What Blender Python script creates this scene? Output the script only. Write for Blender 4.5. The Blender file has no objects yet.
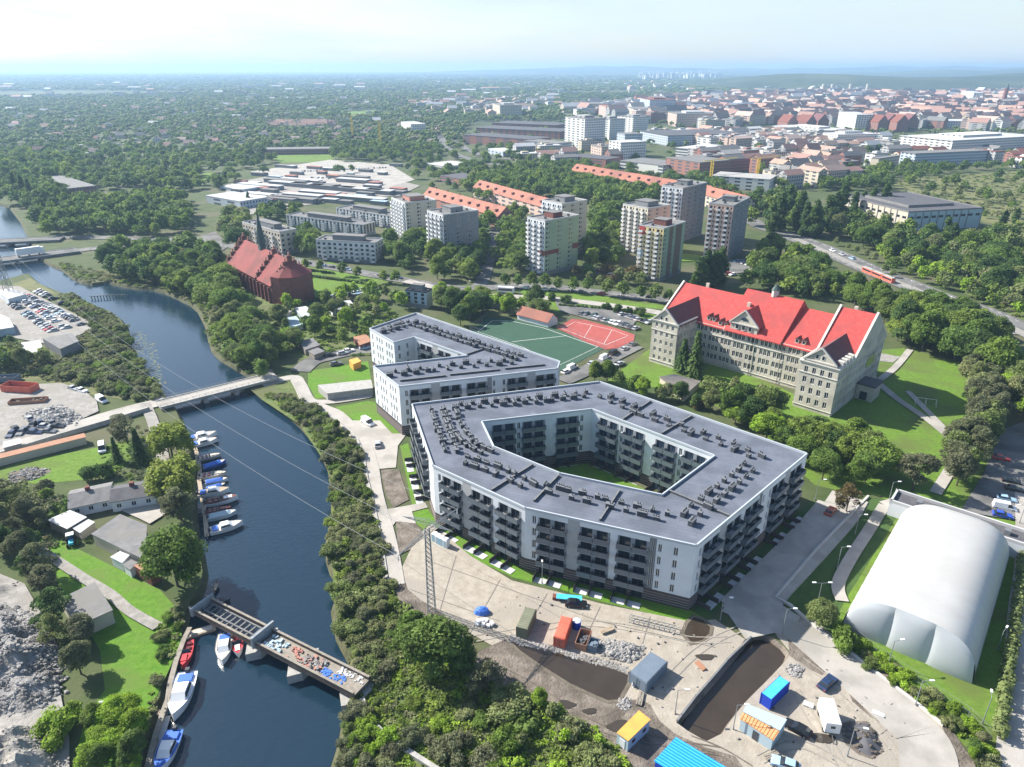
import bpy, math, random
import numpy as np
from mathutils import Vector, Matrix, geometry
random.seed(7)
R = math.radians
sc = bpy.context.scene
COL = sc.collection
# ---------------------------------------------------------------- camera geometry of the survey: a pixel of the photo -> a point on the ground
F = 709.0; CAMH = 100.0; CX = 512.0; CY = 383.5
PITCH = math.atan((383.5 - 67) / F)
SP, CP = math.sin(PITCH), math.cos(PITCH)
def G(x, y, z=0.0):
    u = (x - CX) / F; v = (y - CY) / F
    t = (z - CAMH) / -(SP + v * CP)
    return Vector((u * t, (CP - v * SP) * t, z))
def px(w):
    Z = w[2] - CAMH; d = w[1] * CP - Z * SP; up = w[1] * SP + Z * CP
    return (CX + F * w[0] / d, CY - F * up / d)
def hgt(bx, by, ty):                       # height of something standing at a ground pixel whose top is at row ty
    g = G(bx, by); lo, hi = 0.0, 200.0
    for _ in range(40):
        m = (lo + hi) / 2
        if px((g.x, g.y, m))[1] > ty: lo = m
        else: hi = m
    return lo
def PX(s):                                  # "x,y x,y ..." -> list of tuples
    return [tuple(float(c) for c in t.split(',')) for t in s.split()]
def W(s, z=0.0):                            # the same as world points
    return [G(x, y, z) for x, y in (PX(s) if isinstance(s, str) else s)]
def ccw(p):
    a = sum(p[i][0]*p[(i+1) % len(p)][1]-p[(i+1) % len(p)][0]*p[i][1] for i in range(len(p)))
    return list(p) if a > 0 else list(reversed(p))
def offset(poly, d):                        # push a CCW polygon outwards by d
    n = len(poly); out = []
    for i in range(n):
        a, b, c = poly[i-1], poly[i], poly[(i+1) % n]
        e1 = Vector((b[0]-a[0], b[1]-a[1])).normalized(); e2 = Vector((c[0]-b[0], c[1]-b[1])).normalized()
        n1 = Vector((e1.y, -e1.x)); n2 = Vector((e2.y, -e2.x))
        m = n1 + n2
        if m.length < .2: m = n1
        else: m = m / max(.5, m.dot(n1))
        out.append(Vector((b[0]+m.x*d, b[1]+m.y*d, b[2] if len(b) > 2 else 0)))
    return out
# ---------------------------------------------------------------- materials
M = {}
def mat(name, col, rough=.85, col2=None, scale=1.0, amt=.5, metal=0, bump=0, bscale=None, spec=.3, coord='world', detail=4, col3=None, scale3=.1):
    m = bpy.data.materials.new(name); m.use_nodes = True; M[name] = m
    nt = m.node_tree; N = nt.nodes; L = nt.links; b = N['Principled BSDF']
    b.inputs['Base Color'].default_value = (*col, 1); b.inputs['Roughness'].default_value = rough
    b.inputs['Metallic'].default_value = metal; b.inputs['Specular IOR Level'].default_value = spec
    if coord == 'world': g = N.new('ShaderNodeNewGeometry'); out = g.outputs['Position']
    else: g = N.new('ShaderNodeTexCoord'); out = g.outputs['Object']
    if col2:
        t = N.new('ShaderNodeTexNoise'); t.inputs['Scale'].default_value = scale; t.inputs['Detail'].default_value = detail
        t.inputs['Roughness'].default_value = .62
        L.new(out, t.inputs['Vector'])
        r = N.new('ShaderNodeMapRange'); r.inputs['From Min'].default_value = .5-.25*(1.2-amt); r.inputs['From Max'].default_value = .5+.25*(1.2-amt)
        L.new(t.outputs['Fac'], r.inputs['Value'])
        mx = N.new('ShaderNodeMixRGB'); mx.inputs[1].default_value = (*col, 1); mx.inputs[2].default_value = (*col2, 1)
        L.new(r.outputs[0], mx.inputs[0]); last = mx
        if col3:
            t3 = N.new('ShaderNodeTexNoise'); t3.inputs['Scale'].default_value = scale3; t3.inputs['Detail'].default_value = 5
            L.new(out, t3.inputs['Vector'])
            r3 = N.new('ShaderNodeMapRange'); r3.inputs['From Min'].default_value = .48; r3.inputs['From Max'].default_value = .62
            L.new(t3.outputs['Fac'], r3.inputs['Value'])
            m3 = N.new('ShaderNodeMixRGB'); m3.inputs[2].default_value = (*col3, 1)
            L.new(r3.outputs[0], m3.inputs[0]); L.new(mx.outputs[0], m3.inputs[1]); last = m3
        L.new(last.outputs[0], b.inputs['Base Color'])
    if bump:
        t = N.new('ShaderNodeTexNoise'); t.inputs['Scale'].default_value = bscale or scale; t.inputs['Detail'].default_value = 4
        L.new(out, t.inputs['Vector']); bp = N.new('ShaderNodeBump'); bp.inputs['Strength'].default_value = bump; bp.inputs['Distance'].default_value = .3
        L.new(t.outputs['Fac'], bp.inputs['Height']); L.new(bp.outputs[0], b.inputs['Normal'])
    return m
def leafmat(name, cols, trans=.42):
    m = bpy.data.materials.new(name); m.use_nodes = True; M[name] = m
    nt = m.node_tree; N = nt.nodes; L = nt.links; b = N['Principled BSDF']
    oi = N.new('ShaderNodeObjectInfo'); at = N.new('ShaderNodeAttribute'); at.attribute_name = 'tint'
    ad = N.new('ShaderNodeMath'); ad.operation = 'ADD'; fr = N.new('ShaderNodeMath'); fr.operation = 'FRACT'
    L.new(oi.outputs['Random'], ad.inputs[0]); L.new(at.outputs['Fac'], ad.inputs[1]); L.new(ad.outputs[0], fr.inputs[0])
    cr = N.new('ShaderNodeValToRGB'); L.new(fr.outputs[0], cr.inputs[0])
    while len(cr.color_ramp.elements) < len(cols): cr.color_ramp.elements.new(.5)
    for i, c in enumerate(cols):
        e = cr.color_ramp.elements[i]; e.position = i/(len(cols)-1); e.color = (*c, 1)
    g = N.new('ShaderNodeNewGeometry'); t = N.new('ShaderNodeTexNoise'); t.inputs['Scale'].default_value = .5; t.inputs['Detail'].default_value = 5
    L.new(g.outputs['Position'], t.inputs['Vector'])
    r = N.new('ShaderNodeMapRange'); r.inputs['From Min'].default_value = .3; r.inputs['From Max'].default_value = .7; r.inputs['To Min'].default_value = .55; r.inputs['To Max'].default_value = 1.6
    L.new(t.outputs['Fac'], r.inputs['Value'])
    mx = N.new('ShaderNodeVectorMath'); mx.operation = 'SCALE'; L.new(cr.outputs[0], mx.inputs[0]); L.new(r.outputs[0], mx.inputs['Scale'])
    L.new(mx.outputs[0], b.inputs['Base Color']); b.inputs['Roughness'].default_value = .75; b.inputs['Specular IOR Level'].default_value = .25
    if trans:
        tr = N.new('ShaderNodeBsdfTranslucent'); L.new(mx.outputs[0], tr.inputs['Color'])
        ms = N.new('ShaderNodeMixShader'); ms.inputs[0].default_value = trans
        L.new(b.outputs[0], ms.inputs[1]); L.new(tr.outputs[0], ms.inputs[2]); L.new(ms.outputs[0], N['Material Output'].inputs[0])
    return m
mat('ground', (.045, .072, .02), .95, (.08, .10, .038), .12, .5, bump=.4, bscale=1.5, col3=(.10, .10, .055), scale3=.035)
mat('farland', (.03, .05, .02), .95, (.07, .085, .035), .0035, .6, col3=(.11, .115, .06), scale3=.0016)
mat('lawn', (.08, .165, .014), .95, (.135, .22, .03), .9, .6, bump=.5, bscale=6, col3=(.10, .14, .03), scale3=.07)
mat('lawn_new', (.07, .175, .010), .95, (.115, .23, .022), .8, .6, bump=.5, bscale=7, col3=(.11, .18, .03), scale3=.11)
mat('meadow', (.07, .115, .028), .95, (.14, .165, .055), .5, .7, bump=.5, bscale=2, col3=(.10, .11, .045), scale3=.08)
mat('dry_grass', (.12, .13, .05), .95, (.17, .17, .075), .25, .4, bump=.4, bscale=2, col3=(.08, .10, .035), scale3=.06)
mat('shaded_grass', (.035, .075, .02), .95, (.06, .11, .025), .3, .4, bump=.3, bscale=5)  # lawn strips beside the side road, their shade put into a darker green
mat('pitch_green', (.028, .075, .048), .9, (.036, .09, .058), .2, .3)
mat('pitch_red', (.30, .07, .06), .9, (.36, .09, .08), .3, .3)
mat('asphalt', (.13, .13, .128), .9, (.18, .178, .172), .35, .3, bump=.1, bscale=6, col3=(.10, .10, .10), scale3=.12)
mat('paving', (.33, .31, .285), .85, (.39, .37, .34), .45, .4, bump=.15, bscale=4, col3=(.28, .265, .24), scale3=.12)
mat('yard', (.285, .255, .212), .9, (.36, .325, .275), .5, .7, bump=.3, bscale=3, col3=(.29, .262, .225), scale3=.07)
mat('bank', (.05, .055, .025), .95, (.10, .10, .055), .6, .6, bump=.6, bscale=2)
mat('dirt', (.12, .10, .082), .95, (.22, .19, .16), .5, .5, bump=.8, bscale=2.5, col3=(.10, .085, .07), scale3=.2)
mat('light_gravel', (.22, .21, .195), .95, (.33, .315, .295), .6, .6, bump=.5, bscale=3, col3=(.25, .235, .21), scale3=.15)
mat('rubble', (.20, .195, .19), .95, (.36, .35, .34), 1.2, .5, bump=1, bscale=3, col3=(.2, .19, .18), scale3=.3)
mat('kerb', (.42, .41, .39), .85, (.5, .49, .47), 1.5, .4)
mat('paint', (.72, .72, .70), .7)
mat('mud_water', (.036, .027, .019), .14, (.05, .038, .027), .3, .3, spec=.5)
mat('concrete', (.30, .295, .28), .85, (.4, .39, .37), .8, .5, bump=.2, bscale=5)
mat('concrete_dark', (.13, .14, .15), .85, (.2, .2, .2), .8, .5)
mat('roof_bitumen', (.115, .132, .17), .8, (.15, .168, .21), .3, .6, col3=(.10, .115, .145), scale3=.12)
mat('roof_white', (.40, .41, .42), .7, (.5, .5, .5), .05, .4)
mat('roof_grey', (.14, .14, .145), .85, (.20, .20, .20), .5, .6, col3=(.17, .165, .155), scale3=.2)
mat('roof_dark', (.07, .07, .08), .85, (.11, .11, .12), .4, .5)
mat('parapet', (.42, .46, .5), .6)
mat('vent', (.05, .055, .065), .7, (.08, .085, .095), .6, .5)
mat('vent_cap', (.16, .17, .185), .6)
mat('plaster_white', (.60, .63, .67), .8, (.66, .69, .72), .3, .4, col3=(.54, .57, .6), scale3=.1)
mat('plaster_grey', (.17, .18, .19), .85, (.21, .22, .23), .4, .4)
mat('plaster_cream', (.58, .53, .42), .85, (.64, .6, .5), .15, .4)
mat('plaster_pink', (.56, .38, .31), .85, (.6, .43, .36), .15, .4)
mat('plaster_green', (.27, .36, .24), .85, (.32, .40, .28), .1, .4)
mat('plaster_yellow', (.62, .50, .24), .85, (.66, .55, .30), .15, .4)
mat('plaster_blue', (.33, .45, .55), .8, (.36, .48, .58), .15, .4)
mat('plaster_tan', (.42, .38, .31), .85, (.48, .44, .37), .15, .4)
mat('brown_panel', (.16, .115, .08), .8, (.2, .15, .11), .2, .4)
mat('plinth_dark', (.075, .06, .062), .8)
mat('plinth_light', (.30, .26, .25), .8)
mat('stone', (.46, .43, .365), .85, (.54, .51, .44), .5, .6, bump=.2, bscale=2, col3=(.39, .365, .315), scale3=.12)
mat('stone_band', (.48, .465, .42), .85, (.54, .52, .48), .5, .4)
mat('roof_red', (.36, .05, .048), .8, (.46, .078, .068), .8, .5, bump=.5, bscale=5, col3=(.33, .062, .058), scale3=.15)
mat('roof_orange', (.29, .115, .078), .8, (.36, .15, .105), .3, .5, col3=(.24, .10, .075), scale3=.06)
mat('roof_rust', (.30, .16, .10), .85, (.38, .2, .13), .5, .4)
mat('roof_maroon', (.12, .05, .055), .8, (.16, .07, .07), .4, .4)
mat('brick', (.15, .055, .045), .9, (.20, .08, .062), .6, .5)
mat('brick_pink', (.36, .17, .14), .9, (.42, .22, .18), .15, .4)
mat('church_roof', (.20, .05, .048), .85, (.25, .065, .06), .3, .5, bump=.3, bscale=4, col3=(.16, .048, .045), scale3=.15)
mat('slate_green', (.06, .095, .09), .7)
mat('glass', (.02, .028, .038), .12, spec=.6)
mat('glass_court', (.03, .05, .08), .12, spec=.6)
mat('frame_white', (.65, .66, .67), .6)
mat('frame_dark', (.06, .065, .075), .6)
mat('railing', (.11, .135, .16), .35, spec=.5)
mat('balcony_slab', (.5, .5, .5), .8)
mat('metal', (.42, .43, .44), .45, metal=.6)
mat('galv', (.23, .25, .26), .5, metal=.2)
mat('tyre', (.02, .02, .02), .9)
mat('bark', (.10, .08, .06), .95)
mat('wood', (.32, .26, .19), .85, (.4, .33, .25), 1.5, .4, coord='object')
mat('wood_old', (.2, .18, .15), .9, (.3, .27, .23), 1.2, .5)
mat('membrane', (.40, .40, .39), .42, (.46, .46, .445), .08, .4, spec=.5, col3=(.41, .405, .39), scale3=.12)
mat('membrane_grey', (.42, .45, .48), .5, (.47, .5, .53), .1, .4)
mat('sheet_blue', (.015, .22, .62), .45)
mat('cyan', (.05, .42, .62), .5, (.08, .48, .66), .8, .4)
mat('deep_blue', (.012, .05, .42), .5)
mat('steel_blue', (.13, .17, .22), .5, (.16, .20, .25), .5, .4)
mat('orange_sheet', (.75, .37, .08), .6, (.62, .30, .08), .6, .5)
mat('corr_rust', (.55, .25, .10), .75, (.66, .36, .18), 1.5, .5)
mat('pale_sheet', (.36, .46, .52), .6)
mat('olive', (.15, .16, .11), .7, (.19, .2, .14), .8, .4)
mat('cont_red', (.58, .11, .07), .6, (.62, .17, .11), .6, .4)
for n, c in dict(black=(.012, .013, .016), white=(.75, .76, .77), silver=(.38, .4, .42), grey=(.13, .14, .15), navy=(.02, .04, .10), red=(.42, .03, .03), blue=(.03, .08, .45), paleblue=(.3, .45, .6), darkgreen=(.04, .09, .07), maroon=(.12, .02, .025), rustred=(.33, .08, .05), yellow=(.7, .5, .05)).items():
    mat('paint_'+n, c, .3, spec=.5)
mat('hull_white', (.75, .76, .77), .35, spec=.5); mat('hull_blue', (.03, .10, .42), .4); mat('hull_red', (.5, .05, .06), .4)
mat('hull_dark', (.05, .06, .08), .5); mat('hull_cream', (.5, .46, .4), .5); mat('tarp_blue', (.04, .13, .5), .6, (.06, .18, .6), 2, .4, coord='object')
leafmat('leaf', [(.10, .165, .03), (.155, .23, .04), (.11, .185, .042), (.20, .265, .05), (.10, .16, .04), (.17, .225, .06)])
leafmat('leaf_bright', [(.19, .31, .03), (.25, .37, .04), (.20, .30, .04)])
leafmat('leaf_dark', [(.065, .12, .034), (.10, .16, .042), (.075, .135, .04)])
leafmat('leaf_willow', [(.20, .26, .045), (.24, .29, .055)])
leafmat('leaf_olive', [(.165, .205, .07), (.22, .24, .105), (.145, .20, .055), (.24, .25, .13), (.17, .235, .062)])
leafmat('leaf_grey', [(.125, .145, .075), (.16, .17, .095), (.145, .165, .08)])
leafmat('leaf_autumn', [(.16, .12, .045), (.13, .11, .05)])
leafmat('reed', [(.22, .22, .11), (.17, .19, .08), (.27, .26, .15)])
leafmat('scrub', [(.17, .25, .04), (.22, .30, .045), (.14, .20, .045), (.13, .19, .04), (.25, .31, .055)])
# water with small waves
m = mat('river', (.009, .026, .045), .06, spec=.5); nt = m.node_tree; b = nt.nodes['Principled BSDF']
g = nt.nodes.new('ShaderNodeNewGeometry'); t = nt.nodes.new('ShaderNodeTexNoise'); t.inputs['Scale'].default_value = .55; t.inputs['Detail'].default_value = 5
mp = nt.nodes.new('ShaderNodeMapping'); mp.inputs['Scale'].default_value = (1, 2.2, 1); mp.inputs['Rotation'].default_value = (0, 0, R(25))
bp = nt.nodes.new('ShaderNodeBump'); bp.inputs['Strength'].default_value = .45; bp.inputs['Distance'].default_value = .14
nt.links.new(g.outputs['Position'], mp.inputs[0]); nt.links.new(mp.outputs[0], t.inputs['Vector']); nt.links.new(t.outputs['Fac'], bp.inputs['Height']); nt.links.new(bp.outputs[0], b.inputs['Normal'])
# city walls seen from afar: window grid in the wall itself
def gridwall(name, col, win=(.06, .08, .11), bw=3.2, bh=3.0):
    m = bpy.data.materials.new(name); m.use_nodes = True; M[name] = m; nt = m.node_tree; N = nt.nodes; L = nt.links; b = N['Principled BSDF']
    g = N.new('ShaderNodeNewGeometry'); s = N.new('ShaderNodeSeparateXYZ'); L.new(g.outputs['Position'], s.inputs[0])
    a = N.new('ShaderNodeMath'); a.operation = 'ADD'; L.new(s.outputs[0], a.inputs[0]); L.new(s.outputs[1], a.inputs[1])
    def band(src, per, thr):
        d = N.new('ShaderNodeMath'); d.operation = 'DIVIDE'; L.new(src, d.inputs[0]); d.inputs[1].default_value = per
        f = N.new('ShaderNodeMath'); f.operation = 'FRACT'; L.new(d.outputs[0], f.inputs[0])
        c = N.new('ShaderNodeMath'); c.operation = 'LESS_THAN'; L.new(f.outputs[0], c.inputs[0]); c.inputs[1].default_value = thr; return c.outputs[0]
    p = N.new('ShaderNodeMath'); p.operation = 'MULTIPLY'; L.new(band(a.outputs[0], bw*1.2, .5), p.inputs[0]); L.new(band(s.outputs[2], bh, .5), p.inputs[1])
    mx = N.new('ShaderNodeMixRGB'); mx.inputs[1].default_value = (*col, 1); mx.inputs[2].default_value = (*win, 1); L.new(p.outputs[0], mx.inputs[0]); L.new(mx.outputs[0], b.inputs['Base Color']); b.inputs['Roughness'].default_value = .8
for n, c in dict(gw_white=(.6, .6, .58), gw_cream=(.5, .45, .36), gw_pink=(.5, .38, .32), gw_grey=(.34, .34, .34), gw_brick=(.28, .13, .1), gw_blue=(.4, .46, .52)).items(): gridwall(n, c)
# ---------------------------------------------------------------- mesh builder
class MB:
    def __init__(s): s.v = []; s.f = []; s.m = []; s.mats = []
    def mi(s, m):
        if m not in s.mats: s.mats.append(m)
        return s.mats.index(m)
    def add(s, vs, fs, m):
        o = len(s.v); k = s.mi(m)
        s.v += [tuple(v) for v in vs]; s.f += [tuple(i+o for i in f) for f in fs]; s.m += [k]*len(fs)
    def quad(s, a, b, c, d, m): s.add([a, b, c, d], [(0, 1, 2, 3)], m)
    def hexa(s, p, m): s.add(p, [(3, 2, 1, 0), (4, 5, 6, 7), (0, 1, 5, 4), (1, 2, 6, 5), (2, 3, 7, 6), (3, 0, 4, 7)], m)
    def box(s, x0, x1, y0, y1, z0, z1, m, rz=0, c=(0, 0, 0)):
        p = [(x, y, z) for z in (z0, z1) for x, y in ((x0, y0), (x1, y0), (x1, y1), (x0, y1))]
        if rz or c != (0, 0, 0):
            C_, S_ = math.cos(rz), math.sin(rz); p = [(c[0]+x*C_-y*S_, c[1]+x*S_+y*C_, c[2]+z) for x, y, z in p]
        s.hexa(p, m)
    def prism(s, poly, z0, z1, m, top=None, bottom=False):
        poly = ccw(poly); n = len(poly)
        lo = [(p[0], p[1], z0) for p in poly]; hi = [(p[0], p[1], z1) for p in poly]
        s.add(lo+hi, [(i, (i+1) % n, n+(i+1) % n, n+i) for i in range(n)], m)
        s.add(hi, [tuple(range(n))], top or m)
        if bottom: s.add(lo, [tuple(range(n-1, -1, -1))], m)
    def tube(s, a, b, r, m, r2=None, n=6, cap=True):
        a, b = Vector(a), Vector(b); r2 = r if r2 is None else r2; d = (b-a)
        if d.length < 1e-6: return
        d.normalize(); u = d.orthogonal().normalized(); w = d.cross(u)
        vs = [a+(u*math.cos(t)+w*math.sin(t))*r for t in [2*math.pi*i/n for i in range(n)]]+[b+(u*math.cos(t)+w*math.sin(t))*r2 for t in [2*math.pi*i/n for i in range(n)]]
        s.add(vs, [(i, (i+1) % n, n+(i+1) % n, n+i) for i in range(n)]+([tuple(range(n-1, -1, -1)), tuple(range(n, 2*n))] if cap else []), m)
    def put(s, o, loc=(0, 0, 0), rz=0, sc_=1):
        C_, S_ = math.cos(rz)*sc_, math.sin(rz)*sc_; b = len(s.v)
        s.v += [(loc[0]+x*C_-y*S_, loc[1]+x*S_+y*C_, loc[2]+z*sc_) for x, y, z in o.v]
        km = [s.mi(m) for m in o.mats]
        s.f += [tuple(i+b for i in f) for f in o.f]; s.m += [km[i] for i in o.m]
    def mesh(s, name, smooth=False):
        me = bpy.data.meshes.new(name); me.from_pydata(s.v, [], s.f)
        for m in s.mats: me.materials.append(M[m])
        me.polygons.foreach_set('material_index', s.m)
        if smooth: me.polygons.foreach_set('use_smooth', [True]*len(s.f))
        me.update(); return me
    def build(s, name, parent=None, smooth=False):      # geometry given in world coordinates
        o = bpy.data.objects.new(name, s.mesh(name, smooth)); COL.objects.link(o)
        if parent: o.parent = parent; o.location = -parent.location
        return o
def link(name, me, parent=None, loc=(0, 0, 0), rz=0, scale=None):
    o = bpy.data.objects.new(name, me); COL.objects.link(o); o.location = loc; o.rotation_euler = (0, 0, rz)
    if parent: o.parent = parent
    if scale: o.scale = scale if hasattr(scale, '__len__') else (scale,)*3
    return o
def tag(o, label, cat=None, group=None, kind=None):
    if label: o['label'] = label
    if cat: o['category'] = cat
    if group: o['group'] = group
    if kind: o['kind'] = kind
    return o
def thing(name, label, cat, loc, rz=0, group=None):
    o = bpy.data.objects.new(name, None); COL.objects.link(o); o.location = loc; o.rotation_euler = (0, 0, rz); o.empty_display_size = .5
    return tag(o, label, cat, group)
def dup(root, loc, rz, label, group=None, scale=None, matmap=None):
    c = root.copy(); COL.objects.link(c); c.location = loc; c.rotation_euler = (0, 0, rz)
    if scale: c.scale = scale if hasattr(scale, '__len__') else (scale,)*3
    c['label'] = label
    if group: c['group'] = group
    def rec(a, b):
        for ch in a.children:
            d = ch.copy(); COL.objects.link(d); d.parent = b; rec(ch, d); recol(d, matmap)
    rec(root, c); recol(c, matmap)
    return c
def recol(o, matmap):
    if not matmap or o.type != 'MESH': return
    for i, sl in enumerate(o.material_slots):
        m0 = o.data.materials[i].name
        sl.link = 'OBJECT'; sl.material = M[matmap.get(m0, m0)]
BLOCK = []                                    # footprints nothing may grow on
def block(poly): BLOCK.append(np.array([(p[0], p[1]) for p in poly]))
def inside(pts, poly):
    x, y = pts[:, 0], pts[:, 1]; r = np.zeros(len(pts), bool); n = len(poly)
    for i in range(n):
        x1, y1 = poly[i][0], poly[i][1]; x2, y2 = poly[(i+1) % n][0], poly[(i+1) % n][1]
        if y1 == y2: continue
        r ^= ((y1 > y) != (y2 > y)) & (x < (x2-x1)*(y-y1)/(y2-y1)+x1)
    return r
def scatter(poly, spacing, seed=1, avoid=True, jitter=.8, margin=0):
    rs = np.random.RandomState(seed); p = np.array([(q[0], q[1]) for q in poly]); x0, y0 = p.min(0); x1, y1 = p.max(0)
    xs = np.arange(x0, x1+spacing, spacing); ys = np.arange(y0, y1+spacing, spacing*.87)
    gx, gy = np.meshgrid(xs, ys); gx = gx + (np.arange(len(ys)) % 2)[:, None]*spacing/2
    pts = np.stack([gx.ravel(), gy.ravel()], 1); pts += (rs.rand(*pts.shape)-.5)*spacing*jitter
    pts = pts[inside(pts, p)]
    if avoid and len(pts):
        keep = np.ones(len(pts), bool)
        for b in BLOCK:
            b0, b1 = b.min(0), b.max(0); c = (pts[:, 0] > b0[0]) & (pts[:, 0] < b1[0]) & (pts[:, 1] > b0[1]) & (pts[:, 1] < b1[1]) & keep
            if c.any(): idx = np.where(c)[0]; keep[idx[inside(pts[idx], b)]] = False
        pts = pts[keep]
    rs.shuffle(pts); return pts
# ---------------------------------------------------------------- walls with real openings
def wall(mb, p0, p1, z0, z1, ops, m, depth=.25, band=None):
    """p0->p1 with the outside on its right; ops = (x0,x1,za,zb); m = material or function(x, z)"""
    p0, p1 = Vector((p0[0], p0[1])), Vector((p1[0], p1[1])); Ln = (p1-p0).length; d = (p1-p0)/Ln; n = Vector((-d.y, d.x))*depth
    f = m if callable(m) else (lambda x, z: m)
    xs = sorted({0.0, round(Ln, 3)} | {round(o[0], 3) for o in ops} | {round(o[1], 3) for o in ops} | set(round(b, 3) for b in (band or []) if 0 < b < Ln))
    zs = sorted({z0, z1} | {o[2] for o in ops} | {o[3] for o in ops})
    P = lambda x, z, k=0: (p0.x+d.x*x+n.x*k, p0.y+d.y*x+n.y*k, z)
    for j in range(len(zs)-1):
        zc = (zs[j]+zs[j+1])/2; row = [o for o in ops if o[2] < zc < o[3]]
        for i in range(len(xs)-1):
            xc = (xs[i]+xs[i+1])/2
            if any(o[0] < xc < o[1] for o in row): continue
            mb.quad(P(xs[i], zs[j]), P(xs[i+1], zs[j]), P(xs[i+1], zs[j+1]), P(xs[i], zs[j+1]), f(xc, zc))
    for a, b, za, zb in ops:
        mm = f((a+b)/2+.001, za-.01)
        mb.quad(P(a, za), P(b, za), P(b, za, 1), P(a, za, 1), mm); mb.quad(P(a, zb, 1), P(b, zb, 1), P(b, zb), P(a, zb), mm)
        mb.quad(P(a, za, 1), P(a, zb, 1), P(a, zb), P(a, za), mm); mb.quad(P(b, za), P(b, zb), P(b, zb, 1), P(b, za, 1), mm)
KIT = {}
def k_window(w, h, fr='frame_white', gl='glass', nv=2, nh=1):
    k = ('w', w, h, fr, gl, nv, nh)
    if k not in KIT:
        b = MB(); b.quad((0, .20, 0), (w, .20, 0), (w, .20, h), (0, .20, h), gl); t = .09
        for i in range(nv+1): x = (w-t)*i/nv; b.box(x, x+t, .13, .19, 0, h, fr)
        for i in range(nh+1):
            z = (h-t)*i/nh; b.box(t, w-t, .135, .185, z, z+t, fr)
        KIT[k] = [b, None]
    return k
def k_balcony(w, h=1.05, d=1.3, slab='balcony_slab', rail='railing'):
    k = ('b', w, h, d, slab, rail)
    if k not in KIT:
        b = MB(); b.box(0, w, -d, -.003, -.18, 0, slab); b.box(0, w, -d-.03, -d+.02, -.1, h, rail)
        b.box(-.03, .02, -d, -.003, -.1, h, rail); b.box(w-.02, w+.03, -d, -.003, -.1, h, rail); b.box(-.03, w+.03, -d-.05, -d+.04, h, h+.05, 'frame_dark')
        KIT[k] = [b, None]
    return k
class Pool:                                   # parts of one thing: the 100 largest of a name are objects, the rest one object
    def __init__(s, root): s.root = root; s.it = {}
    def add(s, name, key, loc, rz): s.it.setdefault(name, []).append((key, Vector(loc), rz))
    def done(s, cap=100, restname=None):
        for name, L in s.it.items():
            def sz(e):
                n = Vector((math.sin(e[2]), -math.cos(e[2]), 0)); v = Vector((0, 0, CAMH))-e[1]
                q = px(e[1]); vis = n.dot(v) > 0 and -20 < q[0] < 1044
                return -max(.0, n.dot(v.normalized()))/v.length if vis else 1
            L.sort(key=sz)
            for k, p, rz in L[:cap]:
                if KIT[k][1] is None: KIT[k][1] = KIT[k][0].mesh(name)
                link(name, KIT[k][1], s.root, p-s.root.location, rz)
            if len(L) > cap:
                b = MB()
                for k, p, rz in L[cap:]: b.put(KIT[k][0], p, rz)
                tag(b.build(name, s.root), None, kind='stuff')
def facade(mb, pool, p0, p1, base, floors, fh, mod, wins, wallm, plinth=None, top=0, balc=(), fr='frame_white', gl='glass', depth=.22, every=None, nv=2):
    """regular wall: one module of width mod repeated; wins = [(x, w, sill, h)], balc = [(x, w)] inside a module"""
    p0 = Vector((p0[0], p0[1])); p1 = Vector((p1[0], p1[1])); Ln = (p1-p0).length; d = (p1-p0)/Ln; rz = math.atan2(d.y, d.x)
    n = max(1, round(Ln/mod)); sx = Ln/n/mod; ops = []
    for i in range(n):
        for k in range(floors):
            z = base+k*fh
            for (x, w, s_, h) in wins:
                xa = (i*mod+x)*sx; ops.append((round(xa, 3), round(xa+w, 3), round(z+s_, 3), round(z+s_+h, 3)))
                pool.add('window', k_window(w, h, fr, gl, nv), (p0.x+d.x*round(xa, 3), p0.y+d.y*round(xa, 3), round(z+s_, 3)), rz)
            for (x, w) in balc:
                if every and not every(i, k): continue
                xa = (i*mod+x)*sx; pool.add('balcony', k_balcony(round(w, 2), rail='frame_white'), (p0.x+d.x*xa, p0.y+d.y*xa, z), rz)
    f = wallm
    if callable(wallm): f = lambda x, z: wallm((x/sx) % mod, z, x/Ln)
    wall(mb, p0, p1, 0, base+floors*fh+top, ops, (lambda x, z: plinth if (plinth and z < base) else (f(x, z) if callable(f) else f)), depth)
    return n
def para(L_, Fp, R_, h):                     # block from three roof corners in the photo: left, front, right; returns CCW world footprint starting at left
    a, b, c = G(*L_, h), G(*Fp, h), G(*R_, h)
    # square it
    e1 = (a-b); e2 = (c-b); e1.z = e2.z = 0; u = e1.normalized(); pr = Vector((u.y, -u.x, 0))
    if pr.dot(e2) < 0: pr = -pr
    q2 = e2.length if abs(e2.normalized().dot(u)) < .5 else abs(e2.dot(pr))
    b = Vector((b.x, b.y, 0)); a = b+u*e1.length; c = b+pr*q2; dd = a+pr*q2
    return ccw([a, b, c, dd])

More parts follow.
